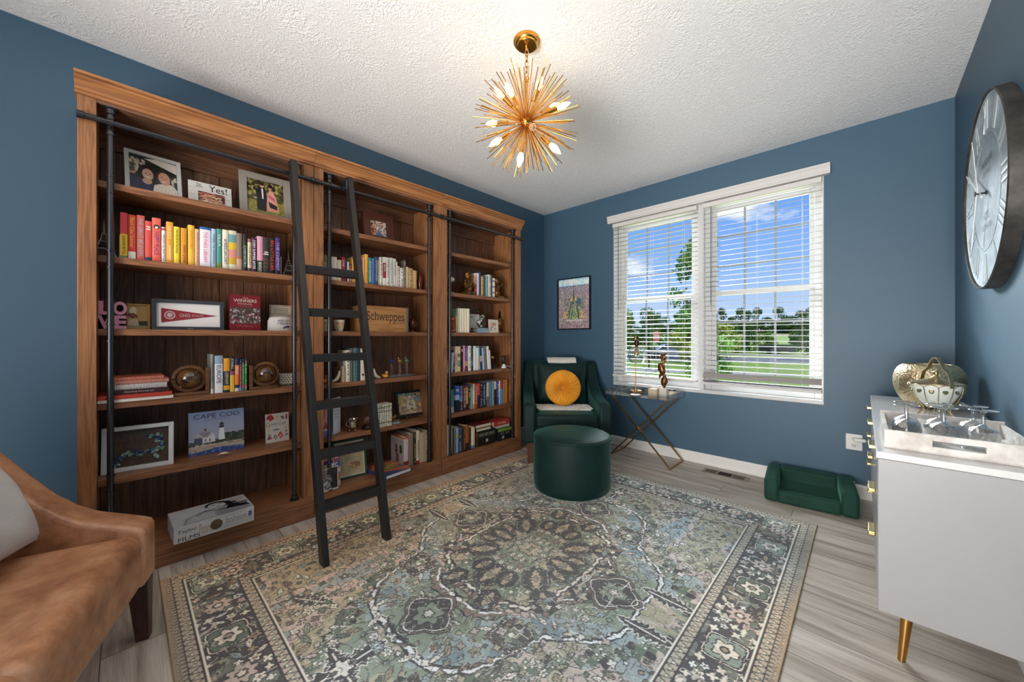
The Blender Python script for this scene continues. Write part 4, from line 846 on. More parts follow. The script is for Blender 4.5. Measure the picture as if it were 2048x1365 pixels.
# ---------------------------------------------------------------- armchairs
def armchair(name, loc, rz, skin, legm, label, W=.76, D=.80, af=.56, hb=.905, seatm=None, piping=None, slope=None, seat=(.327, .455), aw=.105, zb=.19, inset=.06):
    t = thing(name, loc, label, 'armchair', rotz=rz); f = D/2; hw = W/2
    top = [(f, .19), (f, af-.035), (f-.012, af-.012), (f-.035, af), (f-.12, af+.012), (f-.2, af+.03), (f-.28, af+.06), (f-.36, af+.11), (f-.44, af+.17), (f-.52, af+.24), (f-.60, hb-.035), (f-.66, hb-.006), (f-.70, hb), (-f, hb), (-f, .19)]
    if slope: top = [(f, zb), (f, slope[0][1]-.03), (f-.010, slope[0][1]-.010)]+[(f-a, z) for a, z in slope]+[(-f, slope[-1][1]), (-f, zb)]
    for s_ in (-1, 1):
        a, b = (s_*hw, s_*(hw-aw)) if s_ < 0 else (hw-aw, hw)
        build('arm', MB().prism(top, min(a, b), max(a, b), 'x'), skin, t, bevel=.018, seg=4, smooth=50)
    bk = [(-f+.004, .20), (-f+.004, hb-.004), (-f+.10, hb-.004), (-f+.16, hb-.03), (-f+.20, .40), (-f+.20, .20)]
    build('backrest', MB().prism(bk, -hw+aw-.002, hw-aw+.002, 'x'), skin, t, bevel=.022, seg=4, smooth=50)
    if seat[0] > .3: build('seat_base', MB().box(-hw+aw+.002, hw-aw-.002, -f+.18, f-.012, .195, .325), skin, t, bevel=.012, seg=3, smooth=50)
    cw = hw-aw-.004
    def cush(u, v):
        # rounded block with a crowned top
        return None
    c = MB(); n = 14
    def ring(z, ins):
        return [(-cw+ins, -f+.19+ins*.3, z), (cw-ins, -f+.19+ins*.3, z), (cw-ins, f+.002-ins, z), (-cw+ins, f+.002-ins, z)]
    c.box(-cw, cw, -f+.19, f+.004, *seat)
    build('seat_cushion', c, seatm or skin, t, bevel=.035 if seat[0] > .3 else .05, seg=6, smooth=60)
    if piping:
        p = [(-cw+.01, f-.004, .438), (cw-.01, f-.004, .438)]
        build('piping', MB().tube([(-cw+.006, -f+.3, .440), (-cw+.006, f-.03, .440), (-cw+.02, f-.004, .440), (cw-.02, f-.004, .440), (cw-.006, f-.03, .440), (cw-.006, -f+.3, .440)], .004, 6), piping, t)
    for sx in (-1, 1):
        for sy in (-1, 1):
            L_ = MB(); x0 = sx*(hw-inset); y0 = sy*(f-inset+.005); dx, dy = (sx*.0, sy*.012)
            vs = [(x0+dx-.019, y0+dy-.019, 0), (x0+dx+.019, y0+dy-.019, 0), (x0+dx+.019, y0+dy+.019, 0), (x0+dx-.019, y0+dy+.019, 0),
                  (x0-.031, y0-.031, zb+.01), (x0+.031, y0-.031, zb+.01), (x0+.031, y0+.031, zb+.01), (x0-.031, y0+.031, zb+.01)]
            L_.add(vs, [(0, 3, 2, 1), (4, 5, 6, 7), (0, 1, 5, 4), (1, 2, 6, 5), (2, 3, 7, 6), (3, 0, 4, 7)])
            build('leg', L_, legm, t, bevel=.002, smooth=0)
    return t
def velvet(name, c, edge, rough=.55):
    if name in _m: return _m[name]
    m = bpy.data.materials.new(name); m.use_nodes = True; nt = m.node_tree; b = nt.nodes['Principled BSDF']; L = nt.links.new
    tc = N(nt, 'ShaderNodeTexCoord'); n = N(nt, 'ShaderNodeTexNoise', i_Scale=7.0, i_Detail=3.0); L(tc.outputs['Object'], n.inputs['Vector'])
    r = ramp(nt, [(.35, srgb(c)), (.7, tuple(v*1.35 for v in srgb(c)))]); L(n.outputs[0], r.inputs[0]); L(r.outputs[0], b.inputs['Base Color'])
    b.inputs['Roughness'].default_value = rough; b.inputs['Sheen Weight'].default_value = .55; b.inputs['Sheen Roughness'].default_value = .35
    b.inputs['Sheen Tint'].default_value = (*srgb(edge), 1); b.inputs['Specular IOR Level'].default_value = .25
    u = N(nt, 'ShaderNodeBump'); u.inputs['Strength'].default_value = .25; u.inputs['Distance'].default_value = .004
    n2 = N(nt, 'ShaderNodeTexNoise', i_Scale=22.0, i_Detail=2.0); L(tc.outputs['Object'], n2.inputs['Vector']); L(n2.outputs[0], u.inputs['Height']); L(u.outputs[0], b.inputs['Normal'])
    _m[name] = m; return m
gvel = velvet('green_velvet', '082322', '5a9c90'); gvel2 = velvet('green_velvet_bed', '16392f', '5c947c', .7); yvel = velvet('yellow_velvet', 'd28a24', 'ffd890')
def leather():
    m = bpy.data.materials.new('tan_leather'); m.use_nodes = True; nt = m.node_tree; b = nt.nodes['Principled BSDF']; L = nt.links.new
    tc = N(nt, 'ShaderNodeTexCoord'); n = N(nt, 'ShaderNodeTexNoise', i_Scale=9.0, i_Detail=10.0, i_Roughness=.66, i_Distortion=.15); L(tc.outputs['Object'], n.inputs['Vector'])
    r = ramp(nt, [(.30, srgb('8a5638')), (.46, srgb('b27c58')), (.56, srgb('c58f6a')), (.72, srgb('d8aa88'))]); L(n.outputs[0], r.inputs[0]); L(r.outputs[0], b.inputs['Base Color'])
    b.inputs['Roughness'].default_value = .30; b.inputs['Specular IOR Level'].default_value = .65
    v = N(nt, 'ShaderNodeTexVoronoi', feature='DISTANCE_TO_EDGE'); v.inputs['Scale'].default_value = 260; L(tc.outputs['Object'], v.inputs['Vector'])
    u = N(nt, 'ShaderNodeBump'); u.inputs['Strength'].default_value = .18; u.inputs['Distance'].default_value = .002; L(v.outputs['Distance'], u.inputs['Height']); L(u.outputs[0], b.inputs['Normal'])
    return m
lth = leather()
darkwood = wood('espresso_leg', 'z', '1c0e0b', '341a13', '4a281c', rough=.3)
brownleg = wood('walnut_leg', 'z', '3c2218', '5c3626', '744a34', rough=.35)
# green chair in the far corner: front edge from (-2.27,2.54) to (-1.705,3.05)
ga = math.atan2(.669, .744)                      # direction of its front edge
gc = Vector((-1.9725, 2.808, 0)) + Vector((-.669, .744, 0))*.41
gchair = armchair('armchair', (gc.x, gc.y, 0.0082), ga+PI, gvel, brownleg, 'dark green velvet armchair in the corner by the bookcase', W=.80, D=.82, piping=gvel, slope=[(.035, .555), (.12, .562), (.26, .572), (.40, .592), (.48, .622), (.56, .668), (.63, .73), (.69, .80), (.74, .865), (.77, .893), (.79, .902)])
# its front is +y in its own frame, which points to (.669,-.744)
lc = Vector((-2.08, .09, 0)); fd = Vector((.30, .954, 0)).normalized(); sd = Vector((fd.y, -fd.x, 0))
lcc = lc + sd*.46 - fd*.40
lchair = armchair('armchair', (lcc.x, lcc.y, 0), math.atan2(sd.y, sd.x), lth, darkwood, 'tan leather armchair cut off at the left edge, beside the left bookcase', W=.92, aw=.125, zb=.235, inset=.042, hb=.93, seat=(.237, .458), slope=[(.03, .468), (.07, .484), (.10, .495), (.16, .518), (.21, .55), (.27, .605), (.33, .68), (.41, .79), (.48, .865), (.56, .912), (.64, .932), (.72, .94)])
def local(o, p): return Matrix.LocRotScale(o.location, o.rotation_euler, (1, 1, 1)) @ Vector(p)

def pillow(w, h, t, n=22, pinch=.0, seed=0):
    m = MB(); g = random.Random(seed); ph = [g.uniform(0, 6) for _ in range(6)]
    def P(u, v, s_):
        x, y = 2*u-1, 2*v-1
        th = (max(0, 1-abs(x)**2.6)*max(0, 1-abs(y)**2.6))**.55
        e = 1-.06*(1-abs(y)**2)*abs(x)**3; e2 = 1-.06*(1-abs(x)**2)*abs(y)**3
        wr = .006*math.sin(9*x+ph[0]+3*y)*math.sin(7*y+ph[1])*th
        return (x*w/2*e, y*h/2*e2, s_*(t/2*th+wr))
    for s_ in (1, -1):
        m.surf(lambda u, v: P(u, v, s_), n, n) if s_ > 0 else m.surf(lambda u, v: P(1-u, v, s_), n, n)
    return m
# square dark green pillow
def place(o, chair, p, rx, rz=0, ry=0):
    M = Matrix.LocRotScale(chair.location, chair.rotation_euler, (1, 1, 1)) @ Matrix.Translation(p) @ Matrix.Rotation(rz, 4, 'Z') @ Matrix.Rotation(rx, 4, 'X') @ Matrix.Rotation(ry, 4, 'Z')
    o.location = M.to_translation(); o.rotation_euler = M.to_euler()
# chair frame: +y is forward; a pillow face (local z) turned to +y
o = build('square_pillow', pillow(.53, .44, .15, seed=2), gvel, label='square dark green velvet pillow leaning on the armchair back', cat='pillow', smooth=70)
place(o, gchair, (0, -.125, .685), math.radians(-80))
# round pleated pillow
def pleat():
    m = MB(); n = 144; k = 22
    def P(a, f, s_):
        r = .178*min(1, f); th = a*2*PI
        prof = .058*math.sqrt(max(0, 1-(f*.97)**4))*(1-.62*math.exp(-(f/.22)**2))
        fold = .0055*math.cos(26*th+1.2*math.sin(3*th))*math.sin(PI*min(1, f*1.05))**.7 * (1-.3*f)
        return (r*math.cos(th), r*math.sin(th), s_*(prof+fold))
    m.surf(lambda u, v: P(u, v, 1), n, k, cu=True); m.surf(lambda u, v: P(1-u, v, -1), n, k, cu=True)
    m.surf(lambda u, v: (P(u, 1, 1)[0], P(u, 1, 1)[1], P(u, 1, 1)[2]*(1-2*v)), n, 2, cu=True)
    return m
o = build('round_pillow', pleat(), yvel, label='round pleated mustard yellow velvet pillow on the green armchair', cat='pillow', smooth=60)
place(o, gchair, (.0, .035, .655), math.radians(-82)); yp = o
build('button', MB().ell((0, 0, .026), (.016, .016, .009), 16), yvel, yp)
# cream throws: a knitted one over the back, a shaggy one on the seat
knit = mat('cream_knit', 'e6e2da', .9, bump=(110, .8), sheen=.3)
kn = MB()
pth = [(.335, -.005), (.40, -.004), (.42, .012), (.42, .05), (.42, .09), (.405, .13), (.36, .155), (.25, .18)]
pth = [(-.405, .76), (-.408, .86), (-.404, .914), (-.37, .922), (-.33, .922), (-.29, .916), (-.255, .890), (-.235, .80)]
sec = [(a, b) for a, b in pth]+[(a+.004*0, b) for a, b in []]
outer = [(a-(.012 if i < 2 else 0)+(.012 if i > 5 else 0), b+(.012 if 1 < i < 7 else 0)) for i, (a, b) in enumerate(pth)]
kn.surf(lambda u, v: (-.155+.31*u+.002*math.sin(40*v), *(lambda i, f: (outer[i][0]*(1-f)+outer[i+1][0]*f, outer[i][1]*(1-f)+outer[i+1][1]*f+.003*math.sin(u*60)*math.sin(v*50)))(min(6, int(v*7)), v*7-min(6, int(v*7)))), 50, 36)
o = build('knitted_throw', kn, knit, label='cream knitted throw folded over the armchair back', cat='throw', smooth=60); place(o, gchair, (-.02, 0, 0), 0)
sd_ = o.modifiers.new('t', 'SOLIDIFY'); sd_.thickness = .008; sd_.offset = 1
sh = MB(); g = random.Random(5)
sh.box(-.255, .255, -.05, .20, .4560, .466)
for i in range(1500):
    x = g.uniform(-.262, .262); edge = .222-.03*abs(x)/.26+.012*math.sin(40*x); y = g.uniform(-.05, edge); z = .463
    a = g.uniform(0, 6.28); l_ = g.uniform(.012, .024); dx, dy = math.cos(a)*l_, math.sin(a)*l_
    sh.tube([(x, y, z), (x+dx*.6, y+dy*.6, z+.008), (x+dx, y+dy, max(.460, z+.004-(.0 if y < .2 else .004)))], [.0028, .0032, .0018], 4, caps=False)
o = build('shaggy_throw', sh, mat('cream_shag', 'e4dfd4', .9, sheen=.4), label='shaggy cream throw under the yellow pillow on the seat', cat='throw', smooth=60); place(o, gchair, (0, 0, 0), 0)
# off white pillow in the leather chair
o = build('lumbar_pillow', pillow(.46, .36, .17, seed=9), mat('white_linen', 'd6d3cd', .9, bump=(320, .35)), label='off white pillow on the tan leather armchair', cat='pillow', smooth=70)
place(o, lchair, (-.125, .045, .655), math.radians(-66), rz=math.radians(-4))
# ---------------------------------------------------------------- pouf
pf = thing('pouf', (-1.673, 2.437, .008), 'round dark green velvet pouf in front of the green armchair', 'pouf')
build('body', MB().lathe([(.285, 0), (.292, .01), (.298, .06), (.30, .2), (.298, .36), (.297, .395)], n=72), gvel, pf, smooth=60)
build('cushion_top', MB().lathe([(.297, .393), (.297, .402), (.28, .412), (.2, .424), (.1, .430), (0, .432)], n=72), gvel, pf, smooth=60)
build('piping', MB().tube([(.2985*math.cos(a), .2985*math.sin(a), .397) for a in np.linspace(0, 2*PI, 73)[:-1]], .0045, 6, closed=True), gvel, pf)

# ---------------------------------------------------------------- rug
def rug():
    RW, RL, cell = 2.245, 2.865, .0036
    nx, ny = int(RW/cell), int(RL/cell)
    qx, qy = (nx+1)//2, (ny+1)//2
    Y, X = np.mgrid[0:qy, 0:qx]; X = (X+.5)*cell; Y = (Y+.5)*cell       # distance from the centre
    hx, hy = RW/2, RL/2
    C = lambda h: np.array([int(h[i:i+2], 16)/255 for i in (0, 2, 4)])
    DK, CR, SG, OL, BL, PK, BR, GR, TN = map(C, ('3e3d3f', 'cdc6ba', '7f8775', '9c957c', '8b9899', 'b0a198', '7d6a60', '5d6b5c', '94856d'))
    a = np.zeros((qy, qx, 3))
    j1 = vnoise(qy, qx, 60, 1)-.5; j2 = vnoise(qy, qx, 60, 2)-.5
    Xj = X+.016*j1; Yj = Y+.016*j2
    # --- field
    a[:] = OL
    n0 = vnoise(qy, qx, 9, 5); a[n0 > .52] = SG; a[(n0 > .35) & (n0 < .43)] = PK; a[n0 > .72] = BL
    def band(mask, col): a[mask] = col
    step = lambda v, s: np.floor(v/s)*s
    # stepped corner panels
    d = step(Xj, .034)/.80+step(Yj, .034)/1.08
    corner = d > 1.12
    a[corner] = PK
    n1 = vnoise(qy, qx, 14, 6); a[corner & (n1 > .55)] = OL; a[corner & (n1 < .3)] = BL
    for lo, hi, c in ((1.08, 1.12, GR), (1.12, 1.13, DK), (1.03, 1.045, DK)): a[(d > lo) & (d <= hi)] = c
    chk = (np.floor(X/.017)+np.floor(Y/.017)) % 2 == 0
    a[(d > 1.045) & (d <= 1.08)] = SG; a[(d > 1.045) & (d <= 1.08) & chk] = DK
    cq = chk & (np.abs(X % .017-.0085) < .0055) & (np.abs(Y % .017-.0085) < .0055); a[(d > 1.045) & (d <= 1.08) & cq] = CR
    # end palmettes
    th = np.arctan2(Yj, Xj); r = np.hypot(Xj/.62, Yj/.80)
    zig = .03*np.abs(((th*14/PI) % 1)-.5)
    lob = 1+.07*np.cos(4*th)-.05*np.cos(8*th)+zig
    R = r/lob
    a[R < 1.0] = BL
    n2 = vnoise(qy, qx, 12, 7); a[(R < 1) & (n2 > .6)] = SG; a[(R < 1) & (n2 < .28)] = C('6f8288')
    a[(R > .985) & (R < 1.005)] = C('e2dcd2'); a[(R > .968) & (R < .985)] = DK; a[(R > 1.005) & (R < 1.016)] = DK
    a[(R < .64)] = SG; a[(R < .64) & (n2 > .58)] = GR
    a[(R > .625) & (R < .64)] = C('e0dad0'); a[(R > .61) & (R < .625)] = DK; a[(R > .64) & (R < .675)] = BR; a[(R > .675) & (R < .685)] = DK
    def stamp(cx, cy, rad, k, amp, fill, line=DK, rot=0., asp=1., w=.007, inner=None, sharp=False):
        x0, x1 = max(0, int((cx-rad*1.6)/cell)), min(qx, int((cx+rad*1.6)/cell)+1); y0, y1 = max(0, int((cy-rad*1.6)/cell)), min(qy, int((cy+rad*1.6)/cell)+1)
        if x1 <= x0 or y1 <= y0: return
        xx = X[y0:y1, x0:x1]-cx; yy = Y[y0:y1, x0:x1]-cy
        kx = xx*math.cos(rot)+yy*math.sin(rot); ky = (-xx*math.sin(rot)+yy*math.cos(rot))/asp
        t = np.arctan2(ky, kx); rr = np.hypot(kx, ky)
        f = np.abs(((t*k/(2*PI)) % 1)*2-1) if sharp else (.5+.5*np.cos(k*t))
        Rr = rad*(1-amp+amp*f)
        sub = a[y0:y1, x0:x1]
        sub[rr < Rr+w] = line; sub[rr < Rr] = fill
        if inner is not None: sub[rr < Rr*.45] = line; sub[rr < Rr*.32] = inner
    def leaf(cx, cy, ln, rot, fill, line=DK, k=5, w=.006):
        rad = ln
        x0, x1 = max(0, int((cx-rad*1.2)/cell)), min(qx, int((cx+rad*1.2)/cell)+1); y0, y1 = max(0, int((cy-rad*1.2)/cell)), min(qy, int((cy+rad*1.2)/cell)+1)
        if x1 <= x0 or y1 <= y0: return
        xx = X[y0:y1, x0:x1]-cx; yy = Y[y0:y1, x0:x1]-cy
        u = (xx*math.cos(rot)+yy*math.sin(rot))/ln; v = (-xx*math.sin(rot)+yy*math.cos(rot))/ln
        env = .42*(1-np.abs(u))**.8*(.55+.45*np.abs(((u*k) % 1)*2-1)); env[np.abs(u) > 1] = -1
        sub = a[y0:y1, x0:x1]; sub[(np.abs(v) < env+w/ln)] = line; sub[np.abs(v) < env] = fill
        sub[(np.abs(v) < .03) & (np.abs(u) < .7)] = line
    # second outline inside the octagon, then dark petals with a cream leaf
    Q = np.maximum(np.abs(Xj)/.33, np.abs(Yj)/.42)*.5+np.hypot(Xj/.36, Yj/.46)*.5
    a[Q < 1] = GR; a[(Q > .96) & (Q < 1.0)] = CR; a[(Q > .93) & (Q < .96)] = DK; a[(Q > 1.0) & (Q < 1.03)] = DK; a[(Q < .93)] = C('6e7a68')
    a[(Q < .93) & (n2 > .55)] = OL; a[(Q > 1.03) & (Q < 1.07)] = PK; a[(Q > 1.07) & (Q < 1.09)] = BR
    for cx, cy, ln, ang in ((.215, .0, .082, 0), (.0, .30, .088, PI/2), (.185, .175, .082, .85), (.085, .27, .055, 1.3), (.25, .08, .05, .2), (.31, .27, .072, .75), (.40, .12, .05, .3), (.12, .43, .06, 1.3)):
        stamp(cx, cy, ln*1.12, 6, .10, BR, DK, ang, .78); stamp(cx, cy, ln*1.02, 6, .10, C('e0dad0'), DK, ang, .76)
        stamp(cx, cy, ln*.93, 6, .10, C('424143'), DK, ang, .75)
        leaf(cx, cy, ln*.80, ang, TN, C('b5a98c'), k=3, w=.004); leaf(cx, cy, ln*.45, ang+PI/2, TN, DK, k=2, w=.003); leaf(cx, cy, ln*.30, ang, SG, DK, k=2, w=.003)
    stamp(0, 0, .115, 8, .16, C('77836f'), DK, 0, 1.15); stamp(0, 0, .06, 8, .3, OL, DK, .2, 1.1, inner=GR)
    for q in ((.07, .05), (.0, .085), (.09, .0), (.035, .11), (.05, .02)): stamp(*q, .015, 5, .4, CR, DK, .3, w=.004, inner=BR)
    # diamonds on the medallion axes
    for cx, cy, rd in ((0, .66, .12), (.50, 0.0, .12), (.33, .50, .085)):
        stamp(cx, cy, rd*1.12, 4, .30, BR, DK, PI/4 if cx*cy else 0, sharp=True); stamp(cx, cy, rd, 4, .30, CR, DK, PI/4 if cx*cy else 0, sharp=True); stamp(cx, cy, rd*.88, 4, .3, C('4a4648'), DK, PI/4 if cx*cy else 0, sharp=True)
        stamp(cx, cy, rd*.55, 6, .35, SG, DK, .2, inner=CR)
    # big dark tree at the ends of the field
    for cx, cy, ln, ro in ((0, 1.02, .17, PI/2), (.0, 1.02, .13, 0), (.70, .12, .12, 0), (.45, .98, .12, .6)):
        leaf(cx, cy, ln, ro, C('454446'), CR, 5, .006)
    stamp(0, 1.02, .04, 6, .4, CR, DK)
    # scattered field motifs
    g = np.random.default_rng(11); pts = []
    cols = [CR, CR, PK, SG, OL, BL, GR, TN, BR]
    for _ in range(7000):
        cx, cy = g.uniform(0, .85), g.uniform(0, 1.15)
        rr_ = math.hypot(cx/.62, cy/.80)
        if rr_ < .16 or (rr_ < .56 and any((cx-p)**2+(cy-q)**2 < m_ for p, q, m_ in ((.215, 0, .009), (0, .30, .009), (.185, .175, .008), (.085, .27, .004), (.25, .08, .004), (.31, .27, .007), (.40, .12, .004), (.12, .43, .005)))): continue
        if any((cx-p)**2+(cy-q)**2 < .0016 for p, q in pts): continue
        if any((cx-p)**2+(cy-q)**2 < .017 for p, q in ((0, .66), (.5, 0), (0, 1.02), (.7, .12))): continue
        pts.append((cx, cy)); c = cols[g.integers(len(cols))]; s_ = g.uniform(.010, .024); k = g.integers(3)
        if k == 0: stamp(cx, cy, s_, int(g.integers(4, 8)), .45, c, DK, g.uniform(0, 6), g.uniform(.7, 1.2), .005, inner=cols[g.integers(len(cols))])
        elif k == 1: leaf(cx, cy, s_*1.5, g.uniform(0, 6), c, DK, int(g.integers(2, 5)), .005)
        else: stamp(cx, cy, s_*.8, 4, .5, c, DK, g.uniform(0, 1), 1.0, .005, sharp=True)
    # dark wandering vines over the field
    v1 = vnoise(qy, qx, 26, 21); v2 = vnoise(qy, qx, 34, 22); v3 = vnoise(qy, qx, 46, 23)
    a[(np.abs(v3-.5) < .017) & (R > .1)] = C('5a5850'); a[(np.abs(v3-.66) < .012)] = C('b8b0a2')
    vine = (np.abs(v1-.5) < .016) & (R > 1.02); a[vine] = C('57554f')
    a[(np.abs(v2-.5) < .012) & (R > 1.02)] = C('6a6258'); a[(np.abs(v2-.5) < .012) & (R < .96) & (R > .7)] = C('6a675f')
    a[(np.abs(v1-.62) < .010) & (R < 1.0) & (R > .7)] = CR
    # --- borders
    ex, ey = hx-X, hy-Y; e = np.minimum(ex, ey); s_along = np.where(ex < ey, Y, X)
    ej = e+.004*j1
    main = (e < .285)
    a[main] = C('48474a')
    nb = vnoise(qy, qx, 30, 31)
    a[main & (nb > .66)] = C('6a6f66')
    def bstamp(s_, t, f):
        # place at distance t from both edges' frames
        f(hx-t, s_) if s_ < hy-t*.9 else None
        f(s_, hy-t) if s_ < hx-t*.9 else None
    for i, s0 in enumerate(np.arange(.0, 1.45, .235)):
        big = i % 2 == 0
        def F(cx, cy):
            if big:
                stamp(cx, cy, .088, 4, .30, C('cfc8bc'), DK, PI/4, 1, .008, sharp=True); stamp(cx, cy, .076, 4, .3, GR if i % 4 else C('7f8f84'), DK, PI/4, sharp=True); stamp(cx, cy, .046, 6, .35, CR, DK, .2, inner=DK); stamp(cx, cy, .012, 4, .2, TN)
            else:
                stamp(cx, cy, .05, 8, .35, PK, DK, .1, inner=BR); stamp(cx, cy, .014, 5, .3, CR)
        bstamp(s0, .165, F)
    g = np.random.default_rng(5); used = []
    for _ in range(2600):
        t = g.uniform(.085, .245); s0 = g.uniform(0, 1.43)
        i = int(round(s0/.235)); rr_ = .1 if i % 2 == 0 else .06
        if math.hypot(s0-i*.235, t-.165) < rr_: continue
        if any((s0-p)**2+(t-q)**2 < .0011 for p, q in used): continue
        used.append((s0, t)); c = [CR, CR, CR, PK, SG, TN, BL, C('e0dad0')][g.integers(8)]; sz = g.uniform(.012, .023); kk = g.integers(3); ro = g.uniform(0, 6)
        def F(cx, cy):
            if kk == 0: leaf(cx, cy, sz*1.5, ro, c, DK, 3, .004)
            elif kk == 1: stamp(cx, cy, sz, int(3+kk*2), .45, c, DK, ro, 1, .004, inner=BR)
            else: stamp(cx, cy, sz, 4, .55, c, DK, ro, .8, .004)
        bstamp(s0, t, F)
    vb = vnoise(qy, qx, 44, 33); a[main & (np.abs(vb-.5) < .022) & (e > .07)] = C('a8a296')
    # guard bands
    for lo, hi in ((.262, .305), (.035, .075)):
        gb = (e > lo) & (e < hi); a[gb] = C('a89c8c'); z = (s_along/.034) % 1; q = (e-lo)/(hi-lo)
        a[gb & (np.abs(q-np.abs(z*2-1)) < .13)] = DK; a[gb & (np.hypot((z-.5)*.9, q-.5) < .2)] = SG; a[gb & (np.hypot((z-.5)*.9, q-.5) < .1)] = CR
        a[(np.abs(e-lo) < .004) | (np.abs(e-hi) < .004)] = DK; a[(np.abs(e-hi-.007) < .003)] = CR
    fr_ = e < .035; a[fr_] = C('6c665c'); z = (s_along/.022) % 1; a[fr_ & (np.abs(e/.035-np.abs(z*2-1)) < .2)] = C('a89e8e'); a[e < .010] = TN
    full = np.concatenate([np.flip(a, 1), a], 1); full = np.concatenate([np.flip(full, 0), full], 0)[:2*qy, :2*qx]
    hh, ww = full.shape[:2]
    # worn colour drift, dyes and a fine pile speckle
    full = full.mean(2, keepdims=True)*.15+full*.85; full = np.clip(full*1.17+.025, 0, 1); w1 = vnoise(hh, ww, 7, 41)[..., None]; w2 = vnoise(hh, ww, 5, 42)[..., None]; w3 = vnoise(hh, ww, 6, 43)[..., None]
    full = full*(.90+.2*w1)
    full = full*(1+np.array([.07, .0, -.06])*(w2-.5)*2)
    full = full*(1-.28*np.clip(w3-.5, 0, 1))+.28*np.clip(w3-.5, 0, 1)*C('b0a898')
    # a warmer end by the bookcase
    g = np.random.default_rng(9); yy = np.linspace(0, 1, hh)[:, None, None]; ab = vnoise(hh, 40, 90, 44)[:, :1, None]
    full = full*(.95+.1*ab)+g.normal(0, .022, (hh, ww, 1))
    XX = np.linspace(0, 1, ww)[None, :, None]
    warm = np.clip(1-XX*2.2, 0, 1)*np.clip(vnoise(hh, ww, 4, 45)[..., None]*1.6-.3, 0, 1)
    full = full*(1+warm*np.array([.16, .02, -.14]))
    return np.clip(full, 0, 1), ww*cell, hh*cell
ra, rw, rl = rug()
cvr = Canvas(4, 4, '000000'); cvr.a = ra
rugm = painted(.92, 'rug_pile', bump=(420, .5), sheen=.15)
rg = thing('area_rug', (-1.3375, 1.5525, 0), 'large faded green and charcoal patterned rug under the pouf and ladder', 'rug')
panel('pile', cvr, Matrix.Translation((0, 0, .0078)), rw, rl, rg, rugm)
e = MB(); a_, b_ = rw/2, rl/2
e.box(-a_-.003, a_+.003, -b_-.003, b_+.003, .0003, .0072)
build('binding', e, mat('rug_edge', '8a7860', .9, bump=(500, .5)), rg, smooth=0, bevel=.002)

# ---------------------------------------------------------------- credenza
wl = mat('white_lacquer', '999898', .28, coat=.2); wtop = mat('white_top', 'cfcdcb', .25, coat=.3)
cr_ = thing('credenza', (.228, 2.557, 0), 'white lacquered sideboard with brass pulls and tapered legs', 'sideboard')
X0, X1, Y0, Y1 = -.196, .192, -.817, .817
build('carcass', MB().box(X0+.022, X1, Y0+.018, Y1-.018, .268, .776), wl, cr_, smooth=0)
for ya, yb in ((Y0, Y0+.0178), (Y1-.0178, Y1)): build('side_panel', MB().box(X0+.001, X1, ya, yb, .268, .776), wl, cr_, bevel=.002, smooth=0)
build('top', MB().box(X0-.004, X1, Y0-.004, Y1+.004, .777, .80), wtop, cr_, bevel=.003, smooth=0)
for k in range(3):
    for q in range(3):
        ya, yb = Y0+.019+k*.532+.003, Y0+.019+(k+1)*.532-.003; za, zb = .276+q*.166+.003, .276+(q+1)*.166-.003
        d_ = build('drawer', MB().box(X0, X0+.019, ya, yb, za, zb), wl, cr_, bevel=.002, smooth=0)
        build('pull', MB().box(X0-.022, X0-.0005, (ya+yb)/2-.05, (ya+yb)/2+.05, zb-.018, zb-.003), mat('pale_brass', 'd8c48c', .25, 1.0), d_, bevel=.003, smooth=0)
for sx in (-1, 1):
    for sy in (-1, 1):
        bx, by = sx*.13+(.045 if sx > 0 else 0), sy*.60; tx, ty = sx*.105+(.055 if sx > 0 else 0), sy*.565
        build('leg', MB().tube([(bx+sx*.0, by, 0), (tx, ty, .267)], [.011, .021], 20), brass, cr_)
        
# tray with glasses
trm = mat('weathered_white', 'b9b2ab', .65, var=(14, 'd6d2cc', .4, .62), bump=(60, .3))
tr = thing('serving_tray', (.225, 2.045, .8005), 'weathered whitewashed wooden tray on the white sideboard', 'tray')
tx0, tx1, ty0, ty1 = -.175, .155, -.235, .235
build('base', MB().box(tx0, tx1, ty0, ty1, 0, .010), trm, tr, smooth=0)
def rail_with_slot(y0, y1):
    m = MB(); sl = .055
    m.box(tx0, tx1, y0, y1, .010, .024).box(tx0, tx1, y0, y1, .044, .062).box(tx0, -sl-.01, y0, y1, .024, .044).box(sl-.01, tx1, y0, y1, .024, .044); return m
build('end_rail', rail_with_slot(ty0, ty0+.012), trm, tr, smooth=0); build('end_rail', rail_with_slot(ty1-.012, ty1), trm, tr, smooth=0)
build('side_rail', MB().box(tx0, tx0+.012, ty0+.012, ty1-.012, .010, .052), trm, tr, smooth=0); build('side_rail', MB().box(tx1-.012, tx1, ty0+.012, ty1-.012, .010, .052), trm, tr, smooth=0)
gls = mat('clear_crystal', 'ffffff', .0, trans=1.0, ior=1.27); gl2 = thin_glass('cut_crystal', (.975, .985, .99), .11)
def tumbler(name='tumbler'):
    m = MB(); n = 64; po_ = [(.028, 0), (.031, .008), (.037, .03), (.044, .055), (.0465, .068)]; pi_ = [(.0445, .068), (.041, .052), (.033, .028), (.020, .014), (.0001, .012)]
    def P(a, i):
        prof_ = [(0.0001, 0)]+po_+pi_; r, z = prof_[i]; w = .0022*math.cos(8*(a*2*PI)-z*60) if 0 < i < 5 else 0
        return ((r+w)*math.cos(a*2*PI), (r+w)*math.sin(a*2*PI), z)
    K = 11; m.surf(lambda u, v: P(u, round(v*(K-1))), n, K, cu=True); return m
